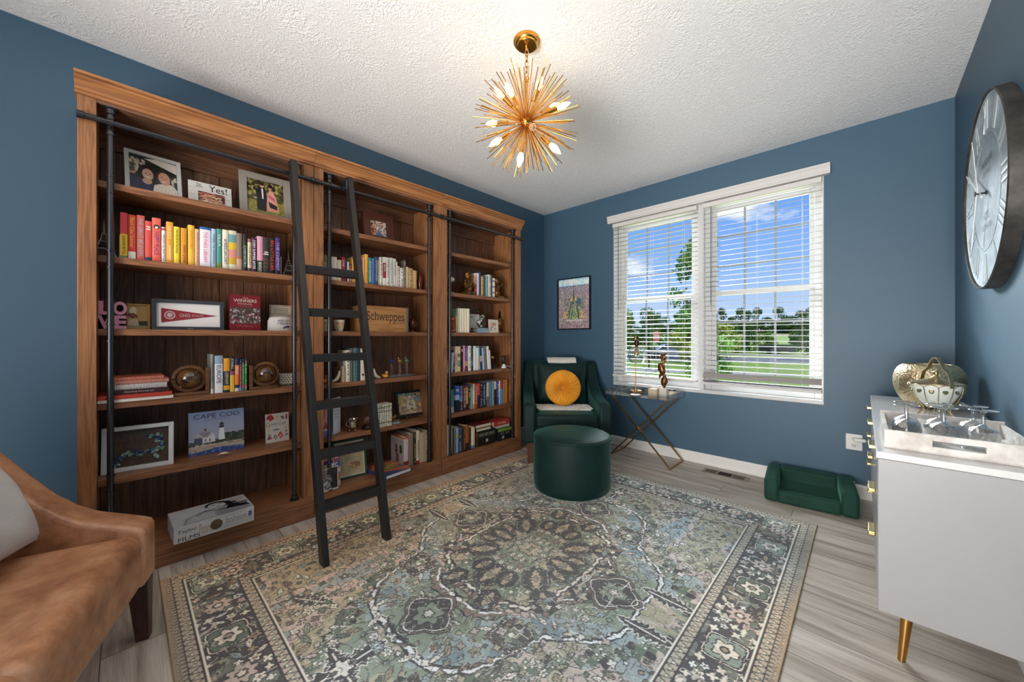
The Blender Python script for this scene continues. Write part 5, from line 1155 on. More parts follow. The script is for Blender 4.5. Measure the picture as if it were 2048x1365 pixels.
def goblet():
    m = MB(); prof_ = [(.0001, .117), (.034, .117), (.036, .115), (.034, .113), (.010, .110), (.0055, .104), (.0048, .085), (.006, .064), (.012, .060), (.030, .05), (.038, .03), (.038, .003), (.037, 0), (.0355, .003), (.0355, .03), (.027, .047), (.0001, .054)]
    def P(a, i):
        r, z = prof_[i]; w = .0012*math.cos(8*a*2*PI) if 7 < i < 11 else 0
        return ((r+w)*math.cos(a*2*PI), (r+w)*math.sin(a*2*PI), z)
    K = len(prof_); m.surf(lambda u, v: P(u, round(v*(K-1))), 48, K, cu=True); return m
tm, gm = tumbler(), goblet()
for (x, y), lab in zip([(.157, 1.925), (.262, 1.935)], ['crystal tumbler at the left front of the tray', 'crystal tumbler at the right front of the tray']):
    o = build('tumbler', tm, gl2, label=lab, cat='glass', group='crystal tumblers on the tray', smooth=50, loc=(x, y, .8115)); o.scale = (1.06, 1.06, .95)
for (x, y), lab in zip([(.115, 2.02), (.118, 2.115), (.208, 2.045), (.206, 2.14), (.300, 2.065), (.292, 2.165)],
        ['upside-down goblet behind the left tumbler, front one', 'upside-down goblet behind the left tumbler, rear one', 'upside-down goblet between the two tumblers, front one', 'upside-down goblet between the two tumblers, rear one', 'upside-down goblet behind the right tumbler, front one', 'upside-down goblet behind the right tumbler, rear one']):
    build('goblet', gm, gl2, label=lab, cat='glass', group='upturned crystal goblets on the tray', smooth=50, loc=(x, y, .8115))

# hammered gold vase
def vase():
    m = MB(); prof_ = [(.055, .0), (.075, .004), (.108, .035), (.130, .085), (.138, .13), (.136, .175), (.120, .215), (.098, .232), (.086, .234), (.084, .230), (.10, .2)]
    return m.lathe(prof_, n=64)
hm = bpy.data.materials.new('hammered_brass'); hm.use_nodes = True; nt = hm.node_tree; b = nt.nodes['Principled BSDF']
b.inputs['Base Color'].default_value = (*srgb('d9c6a2'), 1); b.inputs['Metallic'].default_value = 1; b.inputs['Roughness'].default_value = .4
tc = N(nt, 'ShaderNodeTexCoord'); vo = N(nt, 'ShaderNodeTexVoronoi'); vo.inputs['Scale'].default_value = 95; nt.links.new(tc.outputs['Object'], vo.inputs['Vector'])
u = N(nt, 'ShaderNodeBump'); u.inputs['Strength'].default_value = .55; u.inputs['Distance'].default_value = .005; nt.links.new(vo.outputs['Distance'], u.inputs['Height']); nt.links.new(u.outputs[0], b.inputs['Normal'])
vz = vase(); o = build('hammered_vase', vz, hm, label='wide hammered gold vase at the far end of the sideboard', cat='vase', loc=(.252, 3.02, .8005), smooth=70)
o.modifiers.new('s', 'SUBSURF').render_levels = 1

# porcelain basket bowl with wire stand, lid and handle
bw = thing('lidded_basket_bowl', (.243, 2.62, .8005), 'white porcelain bowl in gold wire stand with lid and tall handle', 'bowl')
gw = mat('aged_gold', 'c4ae84', .3, 1.0)
cvb = MB(); n = 48
def bowlP(a, i):
    pr_ = [(.03, .052), (.05, .075), (.070, .11), (.083, .145), (.0855, .160), (.082, .160)]; r, z = pr_[i]; return (r*math.cos(2*PI*a), r*math.sin(2*PI*a), z)
cvb.surf(lambda u, v: bowlP(u, round(v*5)), n, 6, cu=True)
build('bowl', cvb, mat('porcelain', 'd8dcd4', .15), bw)
for k in range(12):
    md = MB(); a = 2*PI*k/12+.26; M = Matrix.Rotation(a, 4, 'Z') @ Matrix.Translation((.0805, 0, .132)) @ Matrix.Rotation(math.radians(90-22), 4, 'Y') @ Matrix.Diagonal((1.25, 1, 1, 1))
    md.lathe([(0, .0016), (.0088, .0014), (.009, -.002)], (0, 0, 0), 16, 0, M); md.lathe([(0, .0024), (.0052, .0019)], (0, 0, 0), 12, 1, M)
    build('medallion', md, [mat('olive_enamel', '5c6450', .3), gw], bw)
wr = MB()
for k in range(12):
    a = 2*PI*k/12; c_, s_ = math.cos(a), math.sin(a)
    wr.tube([(r*c_, r*s_, z) for r, z in [(.068, .002), (.046, .035), (.046, .052), (.066, .08), (.082, .115), (.090, .150)]], .0016, 6)
    b0 = a+PI/12; wr.tube([(.091*math.cos(a+q*PI/6), .091*math.sin(a+q*PI/6), .150+.012*math.sin(PI*q)) for q in np.linspace(0, 1, 7)], .0014, 5)
wr.tube([(.069*math.cos(t), .069*math.sin(t), .003) for t in np.linspace(0, 2*PI, 49)[:-1]], .002, 6, closed=True)
build('wire_stand', wr, gw, bw)
build('lid', MB().lathe([(.088, .160), (.089, .166), (.07, .172), (.05, .178), (.028, .186), (.010, .198), (.006, .203), (.010, .209), (.011, .216), (.006, .222), (0, .223)], n=40), gw, bw)
hd = [(0, .092*math.cos(t), .150+.135*math.sin(t)**.8 if math.sin(t) > 0 else .15) for t in np.linspace(0, PI, 19)]
hd = [(0, .091, .15), (0, .089, .18), (0, .075, .215), (0, .045, .235), (0, .030, .262), (0, .014, .280), (0, 0, .284), (0, -.014, .280), (0, -.030, .262), (0, -.045, .235), (0, -.075, .215), (0, -.089, .18), (0, -.091, .15)]
build('handle', MB().tube(hd, 1.0, 4, prof=[(.002, .007), (-.002, .007), (-.002, -.007), (.002, -.007)], M=Matrix.Rotation(.45, 4, 'Z')), gw, bw)

# ---------------------------------------------------------------- wall clock
ck = thing('wall_clock', (XR, 2.63, 1.82), 'large round clock with grey metal face and roman numerals', 'clock')
Mw = frame((0, 0, 0), (0, -1, 0), (0, 0, 1))     # local x -> -y, y -> z, z -> -x
rm = mat('aged_steel', '55524e', .5, .6, var=(9, '3c3936', .4, .6))
R = .425
rim = MB(); rim.lathe([(R-.02, .001), (R, .001), (R, .046), (R-.004, .050), (R-.008, .046), (R-.010, .036), (R-.010, .02)], n=96, M=Mw, cap=False)
build('rim', rim, rm, ck)
def zinc():
    m = bpy.data.materials.new('zinc_face'); m.use_nodes = True; nt = m.node_tree; b = nt.nodes['Principled BSDF']; L = nt.links.new
    tc = N(nt, 'ShaderNodeTexCoord'); n = N(nt, 'ShaderNodeTexNoise', i_Scale=6.0, i_Detail=8.0, i_Roughness=.7); L(tc.outputs['Object'], n.inputs['Vector'])
    r = ramp(nt, [(.32, srgb('78838c')), (.5, srgb('9ca8b0')), (.66, srgb('c2cbd0'))]); L(n.outputs[0], r.inputs[0]); L(r.outputs[0], b.inputs['Base Color']); b.inputs['Roughness'].default_value = .4; b.inputs['Metallic'].default_value = .1
    return m
fc = MB().lathe([(0, .034), (.248, .034), (.250, .038), (.256, .038), (.258, .036), (.40, .036), (R-.011, .040), (R-.011, .03)], n=96, M=Mw, cap=False)
build('face', fc, zinc(), ck, smooth=30)
for k, s_ in enumerate(['XII', 'I', 'II', 'III', 'IIII', 'V', 'VI', 'VII', 'VIII', 'IX', 'X', 'XI']):
    M = Mw @ Matrix.Rotation(-2*PI*k/12, 4, 'Z') @ Matrix.Translation((0, .333, .0365))
    build('numeral', MB().text(s_, M, w=.020+.019*len(s_), h=.125, m=0, ex=.003), mat('numeral_metal', 'c2cacd', .35, .3), ck, smooth=0)
tx = MB().text('ANTIQUITE', Mw @ Matrix.Translation((0, .135, .0355)), w=.20, h=.034).text('DE PARIS', Mw @ Matrix.Translation((0, .09, .0355)), w=.12, h=.022).text('HOTEL', Mw @ Matrix.Translation((0, -.10, .0355)), w=.10, h=.034).text('WESTMINSTER', Mw @ Matrix.Translation((0, -.15, .0355)), w=.17, h=.026)
build('lettering', tx, mat('faded_print', '4a5258', .6), ck, smooth=0)
whh = mat('white_hand', 'e6e8ea', .35)
def hand(ang, ln, w, z, tail=.06):
    m = MB(); pts = [(-w*.3, -tail), (w*.3, -tail), (w*.4, 0), (w*.4, ln*.6), (w, ln*.72), (w*.5, ln*.86), (0, ln), (-w*.5, ln*.86), (-w, ln*.72), (-w*.4, ln*.6), (-w*.4, 0)]
    m.prism(pts, z, z+.0018, 'z', M=Mw @ Matrix.Rotation(ang, 4, 'Z')); return m
build('hour_hand', hand(math.radians(60), .34, .014, .054), whh, ck, smooth=0)
build('minute_hand', hand(math.radians(25), .31, .010, .058, .0), whh, ck, smooth=0)
build('second_hand', hand(math.radians(155), .27, .009, .062, .0), whh, ck, smooth=0)
build('arbor', MB().lathe([(.012, .036), (.004, .040), (.004, .064), (.010, .065), (.010, .069), (0, .070)], n=16, M=Mw), mat('black_knob', '18181a', .3), ck)

# ---------------------------------------------------------------- dog bed, vent, outlet, poster
db = thing('dog_bed', (-.293, 3.425, 0), 'small dark green velvet dog bed on the floor by the wall', 'dog bed', rotz=.10)
build('mattress', MB().box(-.245, .245, -.19, .19, .004, .075), gvel2, db, bevel=.02, seg=3, smooth=60)
def bol(x0, x1, y0, y1, z1): return MB().box(x0, x1, y0, y1, .003, z1)
build('bolster', bol(-.255, -.17, -.205, .205, .165), gvel2, db, bevel=.022, seg=4, smooth=60)
build('bolster', bol(.165, .255, -.205, .205, .165), gvel2, db, bevel=.022, seg=4, smooth=60)
build('bolster', bol(-.172, .168, .12, .205, .165), gvel2, db, bevel=.022, seg=4, smooth=60)
build('front_lip', bol(-.172, .167, -.205, -.15, .09), gvel2, db, bevel=.018, seg=4, smooth=60)
build('tag', MB().box(.25, .257, .10, .13, .13, .155), pc('d8cfc8'), db, smooth=0)
vt = thing('floor_vent', (-.862, 3.548, 0), 'beige metal floor register by the baseboard', 'vent')
vp = MB(); vp.box(-.175, .175, -.062, .062, .0005, .004); build('plate', vp, mat('vent_beige', '9a8c7c', .45, .3), vt, smooth=0, bevel=.0015)
vs_ = MB()
for k in range(9): vs_.box(-.15+k*.0095, -.1455+k*.0095, -.04, .04, .0045, .0052)
for k in range(9): vs_.box(.062+k*.0095, .0665+k*.0095, -.04, .04, .0045, .0052)
vs_.box(-.05, .05, -.04, .04, .0045, .0052); build('slots', vs_, mat('slot_dark', '241e1a', .8), vt, smooth=0)
ol = thing('wall_outlet', (-.055, YW, .405), 'white wall outlet with a charger plugged in left of the sideboard', 'outlet')
build('cover_plate', MB().box(-.045, .045, -.006, -.0005, -.058, .058), whitep, ol, bevel=.002, smooth=0)
so = MB()
for z in (.022, -.026):
    so.lathe([(0, .0066), (.016, .0064), (.016, .006)], n=18, M=frame((0, 0, z), (1, 0, 0), (0, 0, 1))); 
build('sockets', so, mat('socket_white', 'd0cecb', .3), ol)
sl = MB()
for z in (.022, -.026): sl.box(-.007, -.005, -.0075, -.0066, z-.002, z+.007).box(.005, .007, -.0075, -.0066, z-.002, z+.007).cyl((0, -.0066, z-.008), (0, -.0078, z-.008), .0022, n=8)
build('slots', sl, mat('slot_dark', '241e1a', .8), ol, smooth=0)
pg = thing('power_plug', (-.035, YW-.008, .43), 'white plug and cord in the upper wall outlet socket', 'plug')
build('plug_body', MB().box(-.02, .045, -.04, 0, -.012, .012), whitep, pg, bevel=.006, seg=3, smooth=60)
build('cord', MB().tube([(.045, -.02, 0), (.07, -.025, -.004), (.11, -.03, -.02), (.16, -.03, -.10), (.18, -.03, -.4)], .003, 8), whitep, pg)

ps = thing('framed_poster', (-2.512, YW-.002, 1.578), 'black framed poster of a city seen from above with iron tower', 'poster')
fm = mat('black_frame', '1c1c22', .3); hw, hh = .233, .309
f = MB().box(-hw, -hw+.012, -.028, 0, -hh, hh).box(hw-.012, hw, -.028, 0, -hh, hh).box(-hw+.012, hw-.012, -.028, 0, -hh, -hh+.012).box(-hw+.012, hw-.012, -.028, 0, hh-.012, hh).box(-hw+.012, hw-.012, -.006, -.001, -hh+.012, hh-.012)
build('frame', f, fm, ps, smooth=0)
cv = Canvas(176, 236, '7a6a70'); g_ = ['8a6a6c', '6c5a64', 'a89090', '5c5a66', 'b8a8a0', '4c4c5c', '93807c', '7c6068', 'c4b4ac']
cv.dabs(5200, (0, 1, 0, .84), (.004, .012), g_, 3, .6)
cv.dabs(900, (0, 1, .68, .86), (.003, .010), ['5c6478', '7c8498', '9c8c90', '4c5468'], 4, .5)
cv.rect(0, 1, .86, 1, '8fb0cc'); cv.dabs(60, (0, 1, .89, .98), (.02, .07), ['e8e0d8', 'd8c8b8', 'c4b8b4', 'b0c4d4'], 5, .35); cv.rect(0, 1, .845, .865, '5a6c84')
cv.poly([(.36, .48), (.62, .48), (.57, .66), (.42, .66)], '6c7a5c'); cv.poly([(.18, .2), (.80, .2), (.64, .42), (.36, .42)], '54604c'); cv.poly([(.42, .18), (.60, .18), (.55, .44), (.46, .44)], '8c9468')
cv.dabs(400, (.2, .8, .2, .6), (.006, .016), ['3c4c40', '4c5c4c', '2f3c3c', '6c7454'], 7)
cv.poly([(.40, .55), (.46, .55), (.44, .46), (.38, .46)], '44586c'); cv.poly([(.55, .60), (.70, .60), (.74, .50), (.57, .50)], '3c5468')
for sx in (-1, 1):
    cx = .5+sx*.0
    cv.line((.49+sx*.05, .44), (.49+sx*.13, .18), .006, 'b8b09c'); cv.line((.49+sx*.16, .42), (.49+sx*.40, .17), .007, 'a89470'); cv.dabs(90, (.49+sx*.26-.08, .49+sx*.26+.08, .2, .34), (.006, .014), ['c89868', 'd8b080', '7a5c40'], 12)
cv.poly([(.37, .56), (.44, .62), (.46, .70), (.455, .56)], 'c8a070'); cv.poly([(.60, .56), (.55, .62), (.53, .70), (.535, .56)], 'c8a070')
cv.poly([(.455, .56), (.475, .66), (.487, .78), (.492, .92), (.498, .92), (.503, .78), (.515, .66), (.535, .56), (.515, .56), (.495, .62), (.475, .56)], '4c3c48')
cv.rect(.462, .528, .645, .655, '4c3c48'); cv.rect(.474, .516, .70, .708, '4c3c48')
cv.rect(.25, .78, .155, .175, 'b0a8a0'); cv.dabs(300, (.1, .9, .0, .15), (.006, .014), ['8c5c64', '5c4c58', 'a08484', 'b09c9c', '54505c'], 14)
cv.noise(.03); cv.a = np.clip(cv.a*1.28+.03, 0, 1)
panel('print', cv, frame((0, -.008, 0), (1, 0, 0), (0, 0, 1)), 2*(hw-.012), 2*(hh-.012), ps, painted(.25, 'glossy_print'))
build('glazing', MB().box(-hw+.0125, hw-.0125, -.0135, -.0115, -hh+.0125, hh-.0125), PANE, ps, smooth=0)

# ---------------------------------------------------------------- side table
st = thing('tray_table', (-1.5425, 3.49, 0), 'clear acrylic tray table on crossed brass legs below the window', 'side table', rotz=0)
hx = .2975; yf, yb = -.155, .165; zt = .607
def loop(sx):
    m = MB(); r = .0062
    pf_ = [(r*.9, r*.9), (-r*.9, r*.9), (-r*.9, -r*.9), (r*.9, -r*.9)]
    for y in (yf+.012*(sx < 0), yb-.012*(sx < 0)):
        m.tube([(sx*hx, y, .006), (-sx*(hx-.03), y, zt)], 1.0, 4, prof=pf_)
    m.tube([(sx*hx, yf, .006), (sx*hx, yb, .006)], 1.0, 4, prof=pf_); m.tube([(-sx*(hx-.03), yf, zt), (-sx*(hx-.03), yb, zt)], 1.0, 4, prof=pf_)
    return m
build('leg_frame', loop(-1), brass, st, smooth=0); build('leg_frame', loop(1), brass, st, smooth=0)
build('cross_bar', MB().cyl((.015, yf, .317), (.015, yb, .317), .005, n=8), brass, st)
acr = thin_glass('clear_acrylic', (.93, .96, .97), .10)
ta, tb, tf, tk = -.32, .30, -.19, .195; tz = zt+.0068
for nme, bx in (('tray_base', (ta, tb, tf, tk, tz, tz+.006)), ('tray_wall', (ta, tb, tf, tf+.006, tz+.0062, tz+.052)), ('tray_wall', (ta, tb, tk-.006, tk, tz+.0062, tz+.052)), ('tray_wall', (ta, ta+.006, tf+.0062, tk-.0062, tz+.0062, tz+.052)), ('tray_wall', (tb-.006, tb, tf+.0062, tk-.0062, tz+.0062, tz+.052))):
    build(nme, MB().box(*bx), acr, st, smooth=0)
TZ = tz+.0065
# lamp
lp = thing('table_lamp', (-1.655, 3.53, TZ), 'brass table lamp with a clear glass globe by the window', 'lamp')
build('base', MB().lathe([(.058, 0), (.060, .004), (.060, .022), (.055, .026), (.018, .027), (.016, .040), (.006, .041)], n=36), brass, lp)
build('pole', MB().cyl((0, 0, .036), (0, 0, .565), .0055, n=12), brass, lp)
build('socket', MB().lathe([(.012, .47), (.024, .475), (.024, .52), (.02, .525), (.012, .530)], (0.012, 0, 0), n=20).cyl((-.01, 0, .53), (-.01, 0, .575), .008, n=10).ell((.026, 0, .55), (.010, .008, .014), 10).cyl((0.0, 0, .555), (.026, 0, .555), .004, n=8), mat('dark_bronze', '3a2a20', .35, .9), lp)
gp = [(.022, .47), (.04, .464), (.066, .445), (.084, .41), (.088, .375), (.080, .335), (.060, .305), (.045, .295)]
gsh = MB().lathe(gp+[(r-.0018, z) for r, z in gp[::-1]], (.012, 0, 0), 40, cap=False)
build('glass_globe', gsh, thin_glass('globe_glass', (.93, .97, .96)), lp)
build('bulb', MB().lathe([(.010, .470), (.012, .455), (.024, .425), (.030, .400), (.026, .378), (.012, .366), (0, .364)], (.012, 0, 0), 20), mat('amber_bulb', 'c08a40', .08, trans=.5, metal=.2), lp)
build('cord', MB().tube([(-.05, .03, .012), (-.09, .05, .05), (-.14, .06, .02), (-.19, .05, .015)], .002, 6), mat('clear_cord', 'c8b898', .4), lp)
def cyl_thing(name, loc, r, h, m, label, cat, lid=None, sq=False):
    t = thing(name, loc, label, cat)
    if sq: build('body', MB().box(-r, r, -r, r, 0, h), m, t, bevel=.003, smooth=0)
    else: build('body', MB().lathe([(r*.96, 0), (r, .004), (r, h-.004), (r*.94, h), (0, h)], n=28), m, t)
    if lid:
        if sq: build('lid', MB().box(-r*1.02, r*1.02, -r*1.02, r*1.02, h+.0005, h+.014), lid, t, bevel=.002, smooth=0)
        else: build('lid', MB().lathe([(r*1.03, h+.0005), (r*1.03, h+.014), (0, h+.014)], n=28), lid, t)
    return t
cyl_thing('candle', (-1.50, 3.61, TZ), .045, .052, mat('amber_glass', 'a8743c', .25, .3), 'amber glass candle at the back of the acrylic tray', 'candle', lid=brass)
fr = cyl_thing('candle', (-1.44, 3.46, TZ), .040, .072, mat('cream_glass', 'c9b79c', .3), 'square cream glass candle in the middle of the acrylic tray', 'candle', sq=True)
cd = cyl_thing('candle', (-1.275, 3.47, TZ), .033, .066, mat('cream_wax', 'c8bda8', .4), 'round cream candle jar at the right end of the acrylic tray', 'candle', lid=mat('dark_lid', '3a3c3c', .3, .6))
mlab = MB().box(-.016, .016, -.0345, -.0335, .02, .045); build('paper_label', mlab, pc('ddd6c8'), cd, smooth=0)
build('dish', MB().lathe([(0, 0.001), (.045, .001), (.053, .008), (.051, .010), (.040, .005), (0, .005)], n=32), mat('marble_white', 'd2c8bc', .3), label='small round marble dish in front of the table lamp', cat='dish', loc=(-1.585, 3.375, TZ))
sc_ = thing('face_sculpture', (-1.362, 3.50, TZ), 'bronze sculpture of two faces on a white marble block', 'sculpture')
build('marble_block', MB().box(-.034, .034, -.034, .034, 0, .082), mat('marble_white', 'd2c8bc', .3), sc_, bevel=.003, smooth=0)
fs = MB(); fs.tube([(.0, 0, .08), (.004, 0, .16), (.004, 0, .24), (-.008, 0, .34)], [.009, .009, .009, .009], 8)
def mask(cx, cz, s_, tilt, flip):
    M = Matrix.Translation((cx, 0, cz)) @ Matrix.Rotation(tilt, 4, 'Y') @ Matrix.Scale(s_, 4) @ Matrix.Diagonal((flip, 1, 1, 1))
    fs.ell((0, 0, 0), (.030, .026, .058), 16, 0, M); fs.ell((-.026, 0, .0), (.014, .010, .018), 10, 0, M, (0, .5, 0)); fs.ell((-.024, 0, -.024), (.010, .013, .006), 8, 0, M); fs.ell((-.020, 0, -.036), (.010, .012, .005), 8, 0, M)
    fs.ell((-.022, 0, .024), (.012, .020, .006), 8, 0, M, (0, -.4, 0)); fs.ell((-.012, 0, -.052), (.014, .014, .014), 8, 0, M)
mask(.000, .145, .95, .15, -1); mask(-.022, .262, 1.05, -.35, 1)
for k in range(9):
    a = k*2.4; fs.ell((-.01+.018*math.cos(a), .014*math.sin(a), .335+.008*k), (.014, .008, .020), 8, 0, None, (.5*math.sin(a), .6*math.cos(a), 0))
fs.ell((-.032, 0, .205), (.014, .012, .042), 10, 0, None, (0, .35, 0))
build('figure', fs, bronze, sc_, remesh=.0035, smooth=60)
# ---------------------------------------------------------------- books in rows
def book(x, y0, y1, z, h, dep, col, bands, title, tcol, tpos, style, label, group, tilt=0, cat='book'):
    w = y1-y0-.0012; yc = (y0+y1)/2
    cuts = sorted({0, 1, *[b[0] for b in bands], *[b[1] for b in bands]}); cols = [col]
    seg = []
    for a, b in zip(cuts[:-1], cuts[1:]):
        c = col
        for (p, q, cc) in bands:
            if a >= p-1e-6 and b <= q+1e-6: c = cc
        if c not in cols: cols.append(c)
        seg.append((a, b, cols.index(c)))
    hw = w/2; bu = min(.005, w*.16)
    out = [(-dep, -hw), (-.004, -hw)]+[(-.004+.004*math.sin(PI*t), -hw+w*t) for t in (.12, .3, .5, .7, .88)]+[(-.004, hw), (-dep, hw)]
    inn = [(-dep, hw-.0022), (-.006, hw-.0022), (-.006, -hw+.0022), (-dep, -hw+.0022)]
    poly = out+inn; m = MB()
    k = len(poly)
    for a, b, mi in seg: 
        z1, z0 = h*(1-a), h*(1-b); vs = [(p[0], p[1], z0) for p in poly]+[(p[0], p[1], z1) for p in poly]
        fs = [(i, (i+1) % k, k+(i+1) % k, k+i) for i in range(k)]
        m.add(vs, fs, mi)
    def cap(zz, mi, flip):
        n_ = len(out); vs = [(p[0], p[1], zz) for p in poly]
        f = [(0, 1, k-2, k-1), tuple(range(1, n_-1))+(k-3, k-2), (n_-2, n_-1, n_, n_+1)]
        m.add(vs, [q[::-1] if flip else q for q in f], mi)
    cap(h, seg[0][2], False); cap(0, seg[-1][2], True)
    mats = [pc(c) for c in cols]
    def ink(c):
        if c not in cols: cols.append(c); mats.append(pc(c))
        return cols.index(c)
    if title:
        t0, t1 = tpos or (.1, .8); L_ = h*(t1-t0); th = min(w*.55, L_/max(2, len(title))*1.5)
        m.text(title, SPINE(.0009, 0, h*(1-(t0+t1)/2)), w=L_*.96, h=th, m=ink(tcol))
    g = random.Random(int(y0*1000)+7)
    if style in ('m', 'low', 'wb', 'wb2', 'dotlow', 'dot'):
        ic = ink(tcol if (tcol and tcol != 'f2ece0') else ('4a4440' if sum(int(col[i:i+2], 16) for i in (0, 2, 4)) > 330 else 'c8c0b0'))
        if style == 'm':
            for k_ in range(int(h/.012)):
                if g.random() < .72: zz = h*.06+k_*.0115; ww = w*g.uniform(.12, .26); m.box(-.0003, .0010, -ww, ww, zz, zz+g.uniform(.003, .007), ic)
        if style == 'low':
            for k_ in range(9): zz = .02+k_*.009; m.box(-.0003, .0010, -w*.16, w*.16, zz, zz+.0045, ic)
        if style in ('wb', 'wb2'):
            zc = .84 if style == 'wb' else .58
            for k_ in range(2): m.box(-.0005, .0010, -w*.32, w*.32, h*zc-k_*.012, h*zc-k_*.012+.006, ink('ece4dc'))
        if style == 'dot': m.lathe([(0, .0012), (.011, .0010), (.0112, 0)], n=18, m=ink('2c3a34'), M=FACE(-.0002, 0, h*.80)); m.lathe([(0, .0018), (.006, .0015)], n=14, m=ink('ece0d4'), M=FACE(-.0002, 0, h*.785))
        if style == 'dotlow': m.lathe([(0, .0012), (.0085, .0010), (.0087, 0)], n=16, m=ink('38342c'), M=FACE(-.0002, 0, h*.18))
    o = build('book', m, mats, label=label, cat=cat, group=group, loc=(x, yc, z+.0005), smooth=30)
    if tilt: o.rotation_euler = (tilt, 0, 0); o.location.z += abs(math.sin(tilt))*w/2
    build('pages', MB().box(-dep+.003, -.0065, -hw+.0026, hw-.0026, .003, h-.004), pages_m, o, smooth=0)
    return o
ordn = {}
for key, z, xf, dep, items in ROWS:
    grp = 'upright books on the '+key
    for i, it in enumerate(items):
        y0, y1, h, desc, col, bands, title, tcol = it[:8]; tpos = it[8] if len(it) > 8 else None; style = it[9] if len(it) > 9 else None
        if desc: lab = 'book, '+desc+', '+key
        else: lab = 'small marbled pale green volume in the matching set of six, middle bookcase'
        tilt = 0
        if key.startswith('fifth shelf down of the right') : tilt = (-.10 if i < 2 else (.07 if i > 11 and desc else 0))
        if tilt: h *= .985
        if not desc: book(xf, y0, y1, z, h*.93, dep, col, [(.1, .14, '6c7458'), (.3, .34, '6c7458'), (.8, .84, '6c7458')], None, tcol, None, style, lab, 'set of six small marbled volumes')
        else: book(xf, y0, y1, z, h, dep, col, bands, title, tcol, tpos, style, lab, grp, tilt)

def flat_book(loc, w, d, h, col, label, rotz=0, tcol=None, title=None, group=None, page='e4dccc', name='book', spine_side='+x', cover=None):
    """a book lying down; w along y, d along x"""
    m = MB(); hx, hy = d/2, w/2
    if spine_side == '+x': m.box(-hx, hx, -hy, hy, 0, .003).box(-hx, hx, -hy, hy, h-.003, h).box(hx-.003, hx, -hy, hy, .003, h-.003)
    else: m.box(-hx, hx, -hy, hy, 0, .003).box(-hx, hx, -hy, hy, h-.003, h).box(-hx, hx, -hy, -hy+.003, .003, h-.003)
    mats = [pc(col)]
    if title: mats.append(pc(tcol)); m.text(title, frame((hx+.0006, 0, h/2), (0, 1, 0), (0, 0, 1)), w=w*.5, h=h*.4, m=1)
    o = build(name, m, mats, label=label, cat='book', group=group, loc=loc, rot=(0, 0, rotz), smooth=0)
    px = (hx-.004, hx-.0035) if spine_side == '+x' else (hx-.006, hx-.004)
    build('pages', MB().box(-hx+.004, px[0], -hy+(.004 if spine_side == '+x' else .0035), hy-.004, .0032, h-.0032), pc(page, .8), o, smooth=0)
    return o
def framed(name, loc, w, h, fw, fcol, cv, label, cat='picture frame', lean=math.radians(10), rotz=0, depth=.018, mount=None, glossy=True, rot=None, lip=.004, parent_mat=None):
    """frame standing on its lower edge, facing +x, leaning back"""
    t = thing(name, loc, label, cat, rot=(0, -lean, rotz))
    hy = w/2; fm_ = parent_mat or mat('frame_'+fcol, fcol, .4, bump=(40, .15))
    m = MB(); m.box(-depth, 0, -hy, -hy+fw, 0, h).box(-depth, 0, hy-fw, hy, 0, h).box(-depth, 0, -hy+fw, hy-fw, 0, fw).box(-depth, 0, -hy+fw, hy-fw, h-fw, h).box(-depth, -depth+.003, -hy+fw, hy-fw, fw, h-fw)
    build('frame', m, fm_, t, bevel=.0015, smooth=0)
    iw, ih = w-2*fw, h-2*fw
    if mount:
        build('mount', MB().box(-depth+.004, -depth+.006, -hy+fw, hy-fw, fw, h-fw), pc(mount[1], .8), t, smooth=0); iw -= 2*mount[0]; ih -= 2*mount[0]
    if cv: panel('photo', cv, FACE(-depth+.0075, 0, h/2), iw-.001, ih-.001, t, painted(.3, 'glossy_print2'))
    return t
# canvases -------------------------------------------------------
def couple():
    c = Canvas(120, 150, '2c3430'); c.dabs(50, (0, 1, .55, 1), (.04, .12), ['1c2420', '38403c', '2a302c'], 1)
    c.poly([(.3, .95), (1, .72), (1, .98), (.55, 1.0)], 'e8e0d0'); c.dabs(60, (0, .3, .5, .9), (.02, .06), ['d8c8b0', 'c0a890', '5c5448', 'e8dcc8'], 2); c.dabs(50, (.75, 1, .35, .6), (.02, .05), ['c8b8a4', '5c3c30', '304050', 'e0d0c0'], 3)
    c.ell(.36, .55, .19, .25, '2a1c1a'); c.poly([(.16, .30), (.55, .30), (.52, .6), (.2, .6)], '2a1c1a'); c.poly([(0, 0), (.0, .36), (.22, .42), (.52, .30), (.5, 0)], '2c3458'); c.ell(.36, .36, .10, .08, 'd8a890')
    c.ell(.375, .545, .115, .15, 'e0b49c', .1); c.ell(.335, .565, .018, .010, '3c2a28'); c.ell(.42, .56, .018, .010, '3c2a28'); c.ell(.375, .475, .045, .018, 'f4ece8'); c.ell(.378, .525, .012, .02, 'c8947c')
    c.poly([(.45, 0), (.50, .30), (.62, .36), (.85, .40), (1, .28), (1, 0)], 'ece2d0'); c.ell(.72, .55, .14, .19, '4c3024', .2); c.ell(.72, .52, .125, .17, 'dca488', .15); c.ell(.67, .55, .018, .008, '40302c'); c.ell(.76, .54, .018, .008, '40302c'); c.ell(.71, .445, .04, .014, 'f4ece4'); c.ell(.715, .50, .015, .022, 'c48c70')
    for k in range(6): c.line((.5+.08*k, .0), (.62+.07*k, .30), .004, 'd0c4b0')
    return c.noise(.02)
def group_photo():
    c = Canvas(90, 50, '6a4034'); c.dabs(90, (0, 1, 0, 1), (.04, .09), ['c07058', 'd89070', '5c2c24', 'e8c8a0', '40302c', 'a04c38'], 5, 1.6); c.dabs(30, (.1, .9, .2, .7), (.035, .05), ['e0a888', 'd09478'], 6, 1.7); c.dabs(20, (.2, .9, .0, .25), (.03, .08), ['e8dca8', 'f0e8d0', 'c8b070'], 7); return c.noise(.03)
